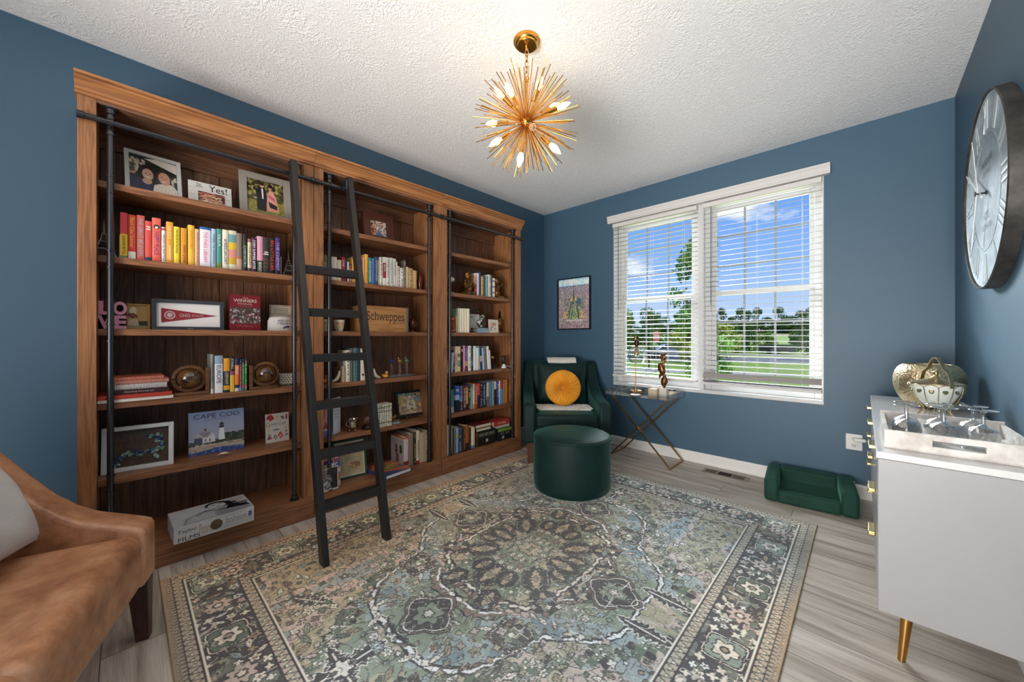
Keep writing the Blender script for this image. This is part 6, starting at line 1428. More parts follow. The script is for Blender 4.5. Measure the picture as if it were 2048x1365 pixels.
def wedding():
    c = Canvas(110, 100, '4c4c2c'); c.dabs(120, (0, 1, .55, 1), (.02, .08), ['34341c', '6c6438', 'a89c60', '2c2c1c'], 8); c.rect(0, 1, 0, .38, '8c8438'); c.dabs(80, (0, 1, 0, .4), (.02, .06), ['9c9448', '7c7430', 'a8a058'], 9, .4)
    c.poly([(.26, .10), (.24, .70), (.34, .80), (.46, .80), (.52, .66), (.50, .08)], '1c1c20'); c.ell(.40, .86, .055, .075, 'd8a888'); c.ell(.40, .90, .06, .05, '3c2a20'); c.poly([(.38, .76), (.43, .76), (.44, .45), (.40, .45)], 'ecе8e4'.replace('е', 'e'))
    c.poly([(.52, .10), (.54, .62), (.60, .74), (.70, .74), (.78, .55), (.86, .10)], 'e0a08c'); c.poly([(.56, .62), (.74, .52), (.76, .42), (.58, .52)], 'c85c6c'); c.poly([(.56, .40), (.80, .30), (.80, .18), (.60, .22)], '2c2428'); c.ell(.62, .83, .05, .07, 'd8a080'); c.ell(.63, .88, .065, .06, '2c1c18'); c.ell(.22, .45, .05, .02, 'd8a888')
    return c.noise(.02)
PY = .005
# U0 top shelf: three framed things
framed('framed_photo', (-2.795, .118, 1.9365), .228, .262, .018, 'd8d6d2', couple(), 'white framed photo of a smiling couple, top shelf of the left bookcase', lean=math.radians(14), rotz=.10)
ct = thing('photo_plaque', (-2.80, .356, 1.936), 'white plank sign reading Yes with a small group photo', 'sign', rot=(0, -math.radians(11), 0))
pk = MB(); 
for k in range(4): pk.box(-.012, 0, -.101, .101, k*.0405, k*.0405+.0395)
build('planks', pk, mat('white_plank', 'dedad4', .5), ct, smooth=0, bevel=.0008)
panel('photo', group_photo(), FACE(.0008, .005, .068), .125, .072, ct)
tt = MB().text('Yes!', FACE(.0012, .035, .132), w=.085, h=.040).text('She', FACE(.0012, -.055, .146), w=.020, h=.009).text('asked', FACE(.0012, -.052, .133), w=.03, h=.009).text('KATIE & RYAN', FACE(.0012, 0, .018), w=.085, h=.008, m=1)
build('lettering', tt, [pc('26242a'), pc('a09a94')], ct, smooth=0)
framed('framed_photo', (-2.775, .634, 1.9365), .282, .31, .040, '9a948c', wedding(), 'grey distressed frame with an outdoor couple photo, top left shelf', lean=math.radians(12), rotz=-.06)

# U0 tower bookends
def tower(loc, h, b, label, rotz=0, plate=True, side=1):
    t = thing('tower_bookend', loc, label, 'bookend', 'iron tower bookends', rotz=rotz)
    m = MB()
    def prof_(f): return b*(.5*(1-f)**2.3+.02)
    for sx in (-1, 1):
        for sy in (-1, 1):
            pts = [(sx*prof_(f), sy*prof_(f), h*f) for f in np.linspace(0, .62, 10)]; m.tube(pts, [.0042*(1-.6*f) for f in np.linspace(0, 1, 10)], 4)
    for f, th in ((.20, .006), (.40, .005), (.62, .004)): q = prof_(f)+.004; m.box(-q, q, -q, q, h*f, h*f+th)
    m.tube([(0, 0, h*.60), (0, 0, h*.8), (0, 0, h*1.0)], [.0065, .004, .0012], 6)
    for i, f in enumerate(np.linspace(.03, .55, 7)):
        q = prof_(f); q2 = prof_(f+.07)
        for (ax, ay, bx_, by_) in ((-q, q, q2, q2), (q, q, -q2, q2)):
            m.tube([(ax, -q, h*f), (bx_, -q2, h*(f+.07))], .0012, 4); m.tube([(ax, q, h*f), (bx_, q2, h*(f+.07))], .0012, 4); m.tube([(q, ax, h*f), (q2, bx_, h*(f+.07))], .0012, 4)
    build('tower', m, mat('antique_nickel', '7a7268', .4, .7), t, smooth=0)
    build('plate', MB().box(-.05, .05, -.055, .055, -.0030, -.0005), mat('plate_metal', 'b0a294', .4, .5), t, smooth=0)
    build('upright', MB().box(-.05, .05, .053*side, .0555*side, -.003, .115).box(0, 0, 0, 0, 0, 0), mat('plate_metal', 'b0a294', .4, .5), t, smooth=0)
tower((-2.755, -.072+.003, 1.579), .19, .085, 'small iron tower bookend at the left end of the coloured books', side=1)
tower((-2.755, .748, 1.579), .17, .085, 'small iron tower bookend at the right end of the coloured books', side=-1)

# U0 z=1.22
Z1 = 1.2205
lv = thing('letter_sculpture', (-2.745, -.04, Z1), 'pink and burgundy block letter sculpture spelling LOVE', 'sculpture')
pink = pc('d89aae', .35); burg = mat('burgundy', '5c1824', .4)
M = lambda y, z: FACE(-.02, y, z)
lvm = MB()
for ch_, y, z, w_ in (('L', -.026, .107, .044), ('O', .026, .107, .048), ('V', -.027, .036, .05), ('E', .027, .036, .044)): lvm.text(ch_, M(y, z), w=w_, h=.068, m=0, ex=.02, bold=.045)
build('letter_faces', lvm, pink, lv, smooth=0)
lb = MB()
for ch_, y, z, w_ in (('L', -.026, .107, .044), ('O', .026, .107, .048), ('V', -.027, .036, .05), ('E', .027, .036, .044)): lb.text(ch_, FACE(-.056, y, z), w=w_, h=.068, m=0, ex=.0355, bold=.045)
lb.box(-.056, -.05, -.05, .05, .0, .142)
build('letter_sides', lb, burg, lv, smooth=0)
pcv = Canvas(60, 60, 'b08a50'); pcv.ell(.5, .75, .12, .2, 'd0c8a0'); pcv.poly([(.3, 0), (.36, .4), (.64, .4), (.72, 0)], 'b8a888'); pcv.rect(0, .3, .1, .28, '3c3020'); pcv.rect(.7, 1, .1, .3, '3c3020'); pcv.dabs(14, (.35, .65, .42, .62), (.03, .06), ['7a2c20', '5c2418']); pcv.rect(0, 1, 0, .1, '8c8464'); pcv.noise(.03)
framed('picture_block', (-2.80, .033, Z1), .13, .137, .010, 'b0803c', pcv, 'small amber photo block of a city plaza beside the pink letters', lean=.03, depth=.012)
# pennant
pn = framed('pennant_frame', (-2.775, .2585, Z1), .312, .171, .019, '3a3c42', None, 'dark framed red felt Ohio State pennant on white mount', lean=math.radians(5), depth=.02, mount=(.0, 'e4dfdc'))
pm_ = MB().prism([(-.118, .122), (-.118, .042), (.123, .086)][::-1], -.012, -.0105, 'x', 0)
pm_.text('OHIO', FACE(-.0098, -.020, .0835), w=.044, h=.020, m=1).text('STATE', FACE(-.0098, .036, .0835), w=.052, h=.0115, m=1)
pm_.lathe([(0, .0012), (.023, .001), (.0232, 0)], n=28, m=1, M=FACE(-.0105, -.083, .0835)); pm_.lathe([(0, .0018), (.018, .0016)], n=24, m=2, M=FACE(-.0105, -.083, .0835)); pm_.ell((-.0088, -.083, .0835), (.0008, .011, .012), 12, 1)
build('pennant', pm_, [mat('felt_red', '8c2c34', .9), pc('b8a8a8'), pc('9c5058')], pn, smooth=0)
build('name_plate', MB().box(0, .0012, -.01, .014, .004, .011), pc('7a6a58'), pn, smooth=0)
# red book facing out
wc = Canvas(110, 150, '7c1e28'); wc.rect(0, 1, .20, .64, '4a4440'); wc.dabs(260, (0, 1, .22, .6), (.02, .05), ['8c8480', '5c3c3c', 'b0a8a0', '3c4038', '7a3438', '2c302c'], 5, .7); wc.noise(.03)
def facing_book(loc, w, h, d, canvas, label, texts=(), lean=.12, rotz=0, spine='6a1a22', name='book', cat='book', group=None):
    t = thing(name, loc, label, cat, group, rot=(0, -lean, rotz))
    cv_, W_ = canvas, w
    m = MB(); hy = w/2; m.box(-.003, 0, -hy, hy, 0, h).box(-d, -d+.003, -hy, hy, 0, h).box(-d+.003, -.003, -hy, -hy+.003, 0, h)
    build('cover', m, pc(spine), t, smooth=0)
    build('pages', MB().box(-d+.0035, -.0035, -hy+.0035, hy-.004, .003, h-.003), pages_m, t, smooth=0)
    panel('cover_art', cv_, FACE(.0006, 0, h/2), w-.001, h-.001, t, painted(.28, 'glossy_print2'))
    if texts:
        m = MB(); cols = []
        for s_, y, z, tw, th, c in texts:
            if c not in cols: cols.append(c)
            m.text(s_, FACE(.0011, y, z), w=tw, h=th, m=cols.index(c))
        build('lettering', m, [pc(c) for c in cols], t, smooth=0)
    return t
facing_book((-2.775, .520, Z1), .158, .222, .03, wc, 'red book The Winners Manual standing face out', [('THE', 0, .202, .03, .008, 'c8b8a8'), ('WINNERS', 0, .186, .118, .019, 'd8d0c8'), ('MANUAL', 0, .166, .075, .011, 'c0a8a0'), ('FOR THE GAME OF LIFE', 0, .152, .07, .004, 'a88080'), ('JIM TRESSEL', 0, .026, .08, .009, 'b07070')], lean=.06)
cf = thing('certificate', (-2.862, .735, Z1), 'small pale certificate standing behind the white cap', 'certificate', rot=(0, -.05, 0))
build('sheet', MB().box(-.002, 0, -.066, .066, .0, .176), pc('b4aa98', .7), cf, smooth=0)
cl_ = MB().box(0, .0006, -.060, .060, .108, .110).box(0, .0006, -.060, .060, .168, .170).box(0, .0006, -.060, -.058, .108, .170).box(0, .0006, .058, .060, .108, .170)
for k in range(5): cl_.box(0, .0006, -.045, .045, .118+k*.009, .1205+k*.009)
build('print', cl_, pc('4a443c'), cf, smooth=0)
bl_ = thing('folded_cap', (-2.765, .715, Z1), 'folded white cloth printed Kickoff for Ralph with a charging animal', 'cap')
def capm():
    m = MB()
    def P(u, v):
        a = PI*(u-.5); r = .076; y = math.sin(a)*r; x = math.cos(a)*.05; z = .092*v-.016*(v**3)*(abs(u-.5)*2)**2; k = 1-.18*v**2.2
        return (x*k-.03, y*(k**.5), z)
    m.surf(P, 30, 14); m.surf(lambda u, v: ((math.cos(PI*(u-.5))*.05*.82)*(1-v)-.03-.02*v, math.sin(PI*(u-.5))*.069*(1-v*.2), .092-.016*(abs(u-.5)*2)**2*(1-v)+.004*math.sin(PI*v)), 30, 6); m.box(-.05, -.028, -.07, .07, 0, .07); return m
build('body', capm(), mat('white_cloth', 'c9c2bd', .85), bl_, smooth=60)
tm_ = MB()
for s_, z, w_, h_ in (('KICK', .066, .034, .013), ('RALPH', .048, .052, .014)):
    tm_.text(s_, FACE(.0215 if z > .06 else .0232, -.012 if s_ == 'KICK' else .010, z), w=w_, h=h_)
tm_.text('OFF', FACE(.0205, .026, .066), w=.026, h=.013); tm_.text('FOR', FACE(.0222, -.028, .048), w=.012, h=.008)
tm_.poly = None
tm_.prism([(-.002, .020), (.020, .034), (.034, .033), (.040, .028), (.034, .026), (.030, .018), (.024, .024), (.012, .020), (.006, .014)], .0232, .0240, 'x')
build('print', tm_, pc('20203a'), bl_, smooth=0)

# U0 z=.86
Z0 = .8605
def spiral(loc, w, d, h, cov, coil, label, rotz=0, n=34):
    t = thing('spiral_book', loc, label, 'book', 'books stacked flat on the fourth shelf', rotz=rotz)
    build('covers', MB().box(-d/2, d/2-.008, -w/2, w/2, 0, .002).box(-d/2, d/2-.008, -w/2, w/2, h-.002, h), pc(cov), t, smooth=0)
    build('pages', MB().box(-d/2+.002, d/2-.010, -w/2+.002, w/2-.002, .0022, h-.0022), pc('d8d0c4', .8), t, smooth=0)
    c = MB()
    for k in range(n):
        y = -w/2+.006+k*(w-.012)/(n-1); c.tube([(d/2-.010+(.010)*math.cos(a), y, h/2+(h*.5+.001)*math.sin(a)) for a in np.linspace(-PI*.55, PI*.55, 7)], .0017, 5)
    build('coil', c, pc(coil, .35), t)
flat_book((-2.76, .046, Z0), .268, .225, .0145, 'e8e0d4', 'white edged magazine at the very bottom of the left stack', page='ece4d8', group='books stacked flat on the fourth shelf')
flat_book((-2.757, .044, Z0+.0150), .262, .225, .0195, 'b8402c', 'thin red softcover above the bottom magazine in the stack', page='e8e0d8', group='books stacked flat on the fourth shelf')
flat_book((-2.76, .052, Z0+.0350), .215, .215, .023, '3c2028', 'dark maroon picture book in the middle of the left stack', title='Haunting Photograph', tcol='c8b8a8', group='books stacked flat on the fourth shelf', rotz=.02)
spiral((-2.757, .055, Z0+.0585), .205, .21, .026, 'c4beb8', 'd8d4d6', 'book with a white comb spiral, second from the stack top', rotz=.01)
spiral((-2.757, .057, Z0+.0850), .212, .21, .018, 'b85a44', 'd8826c', 'orange spiral cookbook below the top of the left stack', rotz=.03)
spiral((-2.760, .045, Z0+.1035), .200, .20, .015, 'c06850', 'd8765c', 'orange spiral book at the very top of the left stack', rotz=.02)
def globe_bookend(loc, side, label):
    t = thing('globe_bookend', loc, label, 'bookend', 'pair of wooden globe bookends')
    bw_ = wood('bookend_wood', 'y', '3c2414', '6a4426', '7c5430', rough=.4)
    build('base', MB().box(-.055, .06, -.075, .075, 0, .018), bw_, t, bevel=.003, smooth=0)
    build('upright', MB().box(-.055, .06, .067*side-.009, .067*side+.009, .0185, .148), bw_, t, bevel=.002, smooth=0)
    cz = .092; cy_ = -.010*side
    build('ring', MB().tube([(.035, cy_+.0665*math.cos(a), cz+.0665*math.sin(a)) for a in np.linspace(0, 2*PI, 49)[:-1]], 1.0, 4, closed=True, prof=[(.008, .006), (-.008, .006), (-.008, -.006), (.008, -.006)]), bw_, t)
    gm_ = mat('antique_globe', '6a4420', .12, .0, spec=.7, var=(22, '2c1c12', .42, .6), coat=.8)
    build('globe', MB().ell((.035, cy_, cz), (.054, .054, .054), 36), gm_, t, smooth=80)
    build('pins', MB().cyl((.035, cy_-.035, cz-.042), (.035, cy_-.047, cz-.055), .003, n=8).cyl((.035, cy_+.035, cz+.042), (.035, cy_+.047, cz+.055), .003, n=8), brass, t)
globe_bookend((-2.73, .258, Z0), 1, 'antique globe bookend left of the travel guides')
globe_bookend((-2.73, .595, Z0), -1, 'antique globe bookend right of the travel guides')
# dotted mini box
dt = thing('dotted_box', (-2.79, .752, Z0), 'small white box with black spots beside the right globe', 'box')
build('body', MB().box(-.035, .03, -.05, .05, 0, .078), mat('ivory_ceramic', 'cfc4b8', .4), dt, bevel=.014, seg=4, smooth=60)
dd = MB(); g = random.Random(3)
for k in range(6):
    for q in range(5): dd.lathe([(0, .0013), (.0032, .001), (.0034, 0)], n=10, M=FACE(.0299, -.040+k*.0158+(.008 if q % 2 else 0), .010+q*.0145))
build('spots', dd, pc('1c1a1c'), dt, smooth=0)

# U0 z=.49
Z5 = .4905
sg_ = Canvas(130, 110, '4c3c30'); sg_.a *= (.85+.3*vnoise(sg_.h, sg_.w, 20, 4))[..., None]; sg_.dabs(80, (0, 1, 0, 1), (.002, .006), ['5c4c3c', '3c3026'], 2, .3)
gf = framed('shadow_box', (-2.735, .052, Z5), .268, .228, .020, 'd4d3d2', sg_, 'white shadow box with a sea glass scorpion on dark wood', lean=math.radians(5), rotz=-.12, depth=.035)
sgm = MB(); g = random.Random(8); pth = [(-.085, .045), (-.07, .065), (-.055, .08), (-.035, .085), (-.015, .082), (.005, .08), (.025, .083), (.045, .085), (.065, .088), (.078, .10), (.082, .125), (.078, .15), (.06, .165), (.045, .16), (.07, .14)]
for k, (y, z) in enumerate(pth):
    for q in range(4): sgm.ell((-.024+g.uniform(0, .006), y+g.uniform(-.010, .010), z+g.uniform(-.010, .010)), (.005, g.uniform(.006, .011), g.uniform(.005, .009)), 8, g.randrange(3), None, (g.uniform(0, 3), 0, 0))
for y0, z0 in ((-.09, .03), (-.1, .02), (.06, .06), (.07, .05)): sgm.ell((-.022, y0, z0), (.004, .007, .012), 8, 0)
build('sea_glass', sgm, [mat('sea_glass_pale', 'b0ccc0', .1, trans=.5), mat('sea_glass_blue', '3a4c90', .1, trans=.3), mat('sea_glass_green', '7aa890', .1, trans=.5)], gf)
cc = Canvas(160, 150, 'a8acc0'); 
for k in range(40): cc.rect(0, 1, .35+k*.0165, .35+(k+1)*.0165, tuple(np.array([.62, .62, .68])*(1-k/40)+np.array([.60, .66, .80])*(k/40)))
cc.rect(0, 1, 0, .26, 'b09c8c'); cc.poly([(0, 0), (1, 0), (1, .10), (.55, .13), (0, .05)], '3a4c80'); cc.dabs(60, (0, 1, .0, .12), (.01, .05), ['4c60a0', '2c3c6c', '7c8cb8'], 2, .3)
cc.dabs(90, (.0, 1, .24, .32), (.02, .045), ['3c4438', '4c5444', '2c342c'], 3, .8); cc.dabs(60, (.62, 1, .28, .42), (.025, .05), ['38402f', '4c543c', '2c3428'], 4); cc.line((0, .2), (1, .24), .006, 'cbb8a0'); cc.line((.3, .17), (1, .2), .003, '6c5c50')
cc.rect(.10, .24, .26, .40, '4c5060'); cc.poly([(.08, .40), (.17, .52), (.26, .40)], 'b0a8a8'); cc.poly([(.17, .52), (.36, .52), (.46, .40), (.26, .40)], '8c8488'); cc.rect(.24, .46, .27, .40, 'd0ccd0'); cc.rect(.27, .31, .54, .60, '6c4c44'); cc.poly([(.33, .40), (.40, .50), (.47, .40)], 'c8c4c8'); cc.rect(.36, .38, .30, .36, '3c4048'); cc.rect(.28, .30, .30, .36, '3c4048')
cc.poly([(.52, .30), (.54, .58), (.62, .58), (.64, .30)], 'dcdce0'); cc.rect(.535, .625, .58, .62, '2c2c34'); cc.rect(.545, .615, .62, .66, '5c4c4c'); cc.poly([(.53, .66), (.58, .72), (.63, .66)], '2c2c34'); cc.noise(.015)
facing_book((-2.795, .385, Z5), .262, .250, .034, cc, 'large Cape Cod picture book with a lighthouse on the cover', [('CAPE COD', 0, .222, .215, .026, '3c4460'), ('AND THE ISLANDS', 0, .199, .13, .008, '6c7490')], lean=.09, rotz=-.05, spine='28304c')
kc = Canvas(70, 90, 'c8c0b4'); kc.dabs(10, (.1, .35, .76, .92), (.03, .07), ['b02c2c', '8c2020']); kc.ell(.5, .87, .06, .05, 'd8a860'); kc.dabs(6, (.65, .82, .78, .86), (.02, .05), ['5c7c58', '4c5c8c']); kc.rect(.86, .94, .76, .94, 'a83434'); kc.dabs(14, (.05, .2, .4, .7), (.015, .03), ['c89c70', '5c6c90']); kc.ell(.45, .43, .14, .03, '6c7c8c'); kc.poly([(.06, .12), (.16, .32), (.28, .12)], '4c5c8c'); kc.poly([(.16, .32), (.17, .12), (.28, .12)], 'c85c4c'); kc.dabs(10, (.55, .72, .1, .3), (.02, .05), ['c03c30', 'a82c28']); kc.dabs(8, (.8, .95, .15, .35), (.02, .04), ['3c4c6c', 'd89c9c']); kc.dabs(8, (.35, .5, .08, .22), (.015, .035), ['4c7c5c', '3c3c3c']); kc.dabs(8, (.78, .95, .4, .66), (.015, .03), ['a8845c', 'b8b0a8'])
facing_book((-2.795, .698, Z5), .135, .186, .004, kc, 'small pale Cape Cod card with drawn crabs, boats and lobster', [('CAPE COD', 0, .116, .09, .016, '3c4854')], lean=.09, spine='c8c0b4', name='greeting_card', cat='card')
shm = MB()
def shell(u, v):
    a = PI*u; r = .030*(.25+.75*v); ridge = 1+.04*math.cos(a*22); return (.018*math.sin(PI*v)*0-.0+(r*math.sin(a)*.6), r*math.cos(a)*1.15*ridge-.0, .004+.018*math.sin(a)*math.sin(PI*(.15+.7*v)))
shm.surf(shell, 40, 12)
o = build('seashell', shm, mat('shell', 'd8c0a0', .35), label='cream seashell in front of the Cape Cod book', cat='seashell', loc=(-2.705, .40, Z5+.0005), smooth=60)
so_ = o.modifiers.new('t', 'SOLIDIFY'); so_.thickness = .002

# U0 floor shelf: big fashion box
FB = BT+.0008
fx = thing('keepsake_box', (-2.612, .335, FB), 'large white keepsake box with a black and white portrait lid', 'box', rotz=.035)
bW, bD, bH = .338, .235, .082
build('body', MB().box(-bD/2, bD/2, -bW/2, bW/2, 0, bH), pc('c4c2c4', .5), fx, smooth=0, bevel=.002)
fc_ = Canvas(170, 120, 'c2c0c2'); fc_.a *= (.93+.12*vnoise(fc_.h, fc_.w, 5, 2))[..., None]
fc_.poly([(.10, .0), (.16, .32), (.34, .52), (.60, .56), (.90, .36), (.98, .12), (.9, .0)], '8c8a8e'); fc_.poly([(.14, .02), (.2, .3), (.34, .45), (.52, .42), (.52, .05)], 'b4b2b6'); fc_.poly([(.60, .56), (.72, .62), (.92, .50), (.99, .2), (.80, .28), (.58, .36)], '1c1c22')
fc_.poly([(.50, .44), (.60, .60), (.72, .56), (.68, .38)], '9c9aa0'); fc_.ell(.60, .74, .155, .22, '1c1a1e', .25); fc_.ell(.585, .70, .115, .17, 'cac6c6', .2); fc_.poly([(.68, .85), (.82, .78), (.86, .60), (.76, .58), (.70, .70)], '1c1a1e')
fc_.ell(.545, .73, .030, .009, '38343a', .2); fc_.ell(.635, .75, .030, .009, '38343a', .2); fc_.ell(.59, .67, .012, .03, 'a8a4a6'); fc_.ell(.60, .60, .032, .013, '4c484c'); fc_.line((.51, .77), (.57, .785), .006, '38343a'); fc_.line((.61, .79), (.67, .785), .006, '38343a')
fc_.line((.43, .55), (.30, .34), .012, '3c3a40'); fc_.line((.40, .5), (.52, .44), .010, '3c3a40'); fc_.line((.16, .3), (.30, .45), .004, '5c5a60')
fc_.rect(.86, .98, .40, .58, '7c7a80'); 
for k in range(4):
    for q in range(3): fc_.rect(.87+k*.027, .885+k*.027, .42+q*.05, .45+q*.05, '48464c')
fc_.rect(.78, .95, .70, .86, 'b8a49c'); fc_.noise(.02)
panel('lid_art', fc_, frame((0, 0, bH+.0008), (0, 1, 0), (-1, 0, 0)), bW-.002, bD-.002, fx, painted(.35, 'satin_print'))
tb_ = MB(); fr = lambda y, z: frame((bD/2+.0008, y, z), (0, 1, 0), (0, 0, 1))
tb_.text('Taylor', fr(-.118, .052), w=.075, h=.022, m=0).text('FILMS', fr(-.110, .016), w=.085, h=.020, m=0).text('Patent', fr(-.045, .04), w=.05, h=.05, m=1).text('fashion', fr(.085, .048), w=.095, h=.032, m=2)
for k in range(7): tb_.box(bD/2, bD/2+.0007, -.02+k*.0, .16, .010+k*.0035, .0112+k*.0035, 3)
for k in range(26): tb_.box(bD/2, bD/2+.0007, .0+.006*k-.03, .0022+.006*k-.03, .068, .072+.003*(k % 3), 2)
tb_.box(bD/2, bD/2+.0007, .142, .158, .035, .062, 4)
build('side_print', tb_, [pc('2c2a2c'), pc('a48c6c'), pc('8c8680'), pc('a8a6a8'), pc('5c6888')], fx, smooth=0)
build('wax_seal', MB().lathe([(0, .004), (.022, .0035), (.026, .001), (.026, 0)], n=24, M=frame((bD/2+.0004, .0, .042), (0, 1, 0), (0, 0, 1))).lathe([(0, .0055), (.017, .005), (.017, .0035)], n=24, M=frame((bD/2+.0004, .0, .042), (0, 1, 0), (0, 0, 1))), mat('wax', '5c4834', .5), fx)

# ---------------------------------------------------------------- middle bookcase
nc = Canvas(80, 90, 'e0d4c4'); nc.poly([(0, 0), (0, .75), (.38, .55), (.45, .2), (.3, 0)], 'c8784c'); nc.dabs(70, (0, .45, .1, .8), (.02, .06), ['a84c34', 'e0b080', '5c3c3c', 'e8dcc8'], 1); nc.dabs(60, (.5, 1, .2, .8), (.02, .06), ['4c6488', 'c87060', 'd8c0a0', '5c5c6c', 'e8e0d0'], 2); nc.poly([(.3, 0), (.52, .45), (.75, .2), (1, 0)], '5c78a8'); nc.dabs(40, (.2, .9, .7, 1), (.02, .05), ['c04c48', 'e8dcc0', '6c5444'], 3); nc.noise(.03)
framed('framed_photo', (-2.80, 1.415, 1.9365), .255, .245, .055, '5a2c20', nc, 'brown wooden frame with a colourful street painting, middle bookcase', lean=math.radians(9), depth=.035)
def mug(loc, label):
    t = thing('mug', loc, label, 'mug', 'pair of cream painted mugs')
    build('cup', MB().lathe([(0, .001), (.022, .001), (.024, .006), (.030, .03), (.036, .075), (.0365, .082), (.034, .082), (.028, .03), (.018, .012), (0, .012)], n=32), mat('mug_cream', 'dccfb4', .25), t, smooth=60)
    gx = MB()
    for a in (-.5, .3): gx.ell((0, 0, 0), (.011, .013, .0012), 12, 0, Matrix.Rotation(a, 4, 'Z') @ Matrix.Translation((.0345, 0, .058)) @ Matrix.Rotation(math.radians(82), 4, 'Y'))
    gx.ell((0, 0, 0), (.008, .014, .0012), 12, 1, Matrix.Rotation(-.1, 4, 'Z') @ Matrix.Translation((.0312, 0, .036)) @ Matrix.Rotation(math.radians(80), 4, 'Y'))
    build('decoration', gx, [pc('c8946c'), pc('c8b048')], t)
mug((-2.72, .968, Z1), 'cream painted mug next to the left post, middle bookcase'); mug((-2.72, 1.062, Z1), 'cream painted mug right of the pipe post, middle bookcase')
pine = wood('old_pine', 'y', '8a5a30', 'b07c48', 'c08c58', rough=.6, knots=False)
cb_ = thing('wooden_crate', (-2.78, 1.40, Z1), 'old pine Schweppes crate on its side behind the ladder', 'crate')
m = MB(); m.box(.085, .10, -.195, .19, 0, .195).box(-.10, -.085, -.195, .19, 0, .195).box(-.085, .085, -.195, -.18, 0, .195).box(-.085, .085, .175, .19, 0, .195).box(-.085, .085, -.18, .175, 0, .012)
build('box', m, pine, cb_, bevel=.0015, smooth=0)
cm_ = MB().text('Schweppes', frame((.1006, .0, .110), (0, 1, 0), (0, 0, 1)), w=.31, h=.088, m=0)
cm_.text('brand', frame((.1006, .12, .028), (0, 1, 0), (0, 0, 1)), w=.06, h=.012, m=0) if False else None
build('lettering', cm_, mat('stamp_ink', '3c2c24', .7), cb_, smooth=0)
cs = MB().box(-.101, .1012, .176, .1915, .0, .010).box(.1003, .1018, .174, .1915, .0, .196)
for k in range(7): cs.ell((.102, .183, .012+k*.028), (.0012, .002, .002), 6, 1)
build('metal_strap', cs, [mat('strap_metal', '8c8680', .4, .7), mat('nail', '3c3834', .5)], cb_, smooth=0)
amb = mat('amber_glass_dark', '5c2810', .08, .2, coat=.5)
def jar(loc, label, h=.10, r=.03, name='amber_ornament'):
    build(name, MB().lathe([(0, 0), (r*.7, 0), (r*.75, .006), (r*.5, .015), (r*.7, h*.25), (r, h*.5), (r*.9, h*.68), (r*.5, h*.8), (r*.45, h*.86), (r*.6, h*.92), (r*.2, h*.97), (0, h)], n=20), amb, label=label, cat='ornament', loc=loc, smooth=60)
jar((-2.80, 1.702, Z1), 'dark amber glass ornament right of the pine crate', .125, .034)
jar((-2.74, 1.738, 1.5755), 'dark amber glass ornament at the right end of the middle books', .145, .024)
def duck(loc, label, s_=1, rotz=0, col='e0a038'):
    t = thing('rubber_duck', loc, label, 'figurine', 'small yellow duck figurines', rotz=rotz)
    b_ = MB(); b_.ell((0, 0, .016*s_), (.020*s_, .024*s_, .016*s_), 16); b_.ell((0, .012*s_, .042*s_), (.013*s_, .013*s_, .013*s_), 14); b_.ell((0, -.022*s_, .024*s_), (.008*s_, .010*s_, .008*s_), 8, 0, None, (.6, 0, 0))
    build('body', b_, mat('duck_'+col, col, .3), t, smooth=80)
    build('beak', MB().ell((.006*s_, .026*s_, .038*s_), (.006*s_, .007*s_, .003*s_), 8), mat('duck_beak', 'c84c28', .3), t)
    build('cap', MB().ell((0, .010*s_, .053*s_), (.011*s_, .012*s_, .006*s_), 10), mat('duck_cap', '9c9890', .4), t)
duck((-2.68, .952, Z0), 'small yellow and red duck figurine left of the pipe post', 1.0, -.5, 'e08838'); duck((-2.70, 1.405, Z0), 'small yellow and white duck figurine right of the ladder', .95, -1.0)
ivory = mat('ivory_horn', 'd0c4a8', .3, spec=.6)
for y, s_, lab in ((1.058, -1, 'curved ivory horn bookend left of the old books'), (1.300, 1, 'curved ivory horn bookend right of the ladder rail')):
    build('horn_bookend', MB().tube([(0, s_*.045, .009), (0, s_*.028, .012), (0, s_*.010, .026), (0, s_*-.002, .050), (0, s_*-.008, .080)], [.007, .0105, .012, .0105, .006], 12), ivory, label=lab, cat='bookend', loc=(-2.69, y+s_*.012, Z0), smooth=70)
at_ = thing('glass_bird_tray', (-2.735, 1.553, Z0), 'clear tray with three small blown glass birds on thin stems', 'figurine')
build('tray', MB().box(-.045, .045, -.118, .118, 0, .004).box(-.045, -.042, -.118, .118, .004, .016).box(.042, .045, -.118, .118, .004, .016).box(-.042, .042, -.118, -.115, .004, .016).box(-.042, .042, .115, .118, .004, .016), acr, at_, smooth=0)
for y, c_, x_ in ((-.075, '2c3c90', 0), (-.012, 'c8a860', .01), (.06, '8cb09c', -.005)):
    b_ = MB(); b_.tube([(x_, y-.006, .005), (x_, y-.006, .11)], .0012, 5); b_.tube([(x_, y+.008, .005), (x_, y+.006, .11)], .0012, 5)
    build('stem', b_, mat('clear_stem', 'dce4e8', .1, trans=.6), at_)
    q = MB(); q.ell((x_, y, .125), (.010, .017, .014), 12); q.ell((x_, y-.012, .148), (.006, .007, .008), 8); q.tube([(x_, y-.004, .130), (x_, y-.010, .145), (x_, y-.012, .150)], [.006, .004, .005], 8); q.ell((x_, y+.02, .118), (.004, .010, .006), 8)
    build('bird', q, mat('bird_'+c_, c_, .05, trans=.6), at_, smooth=70)
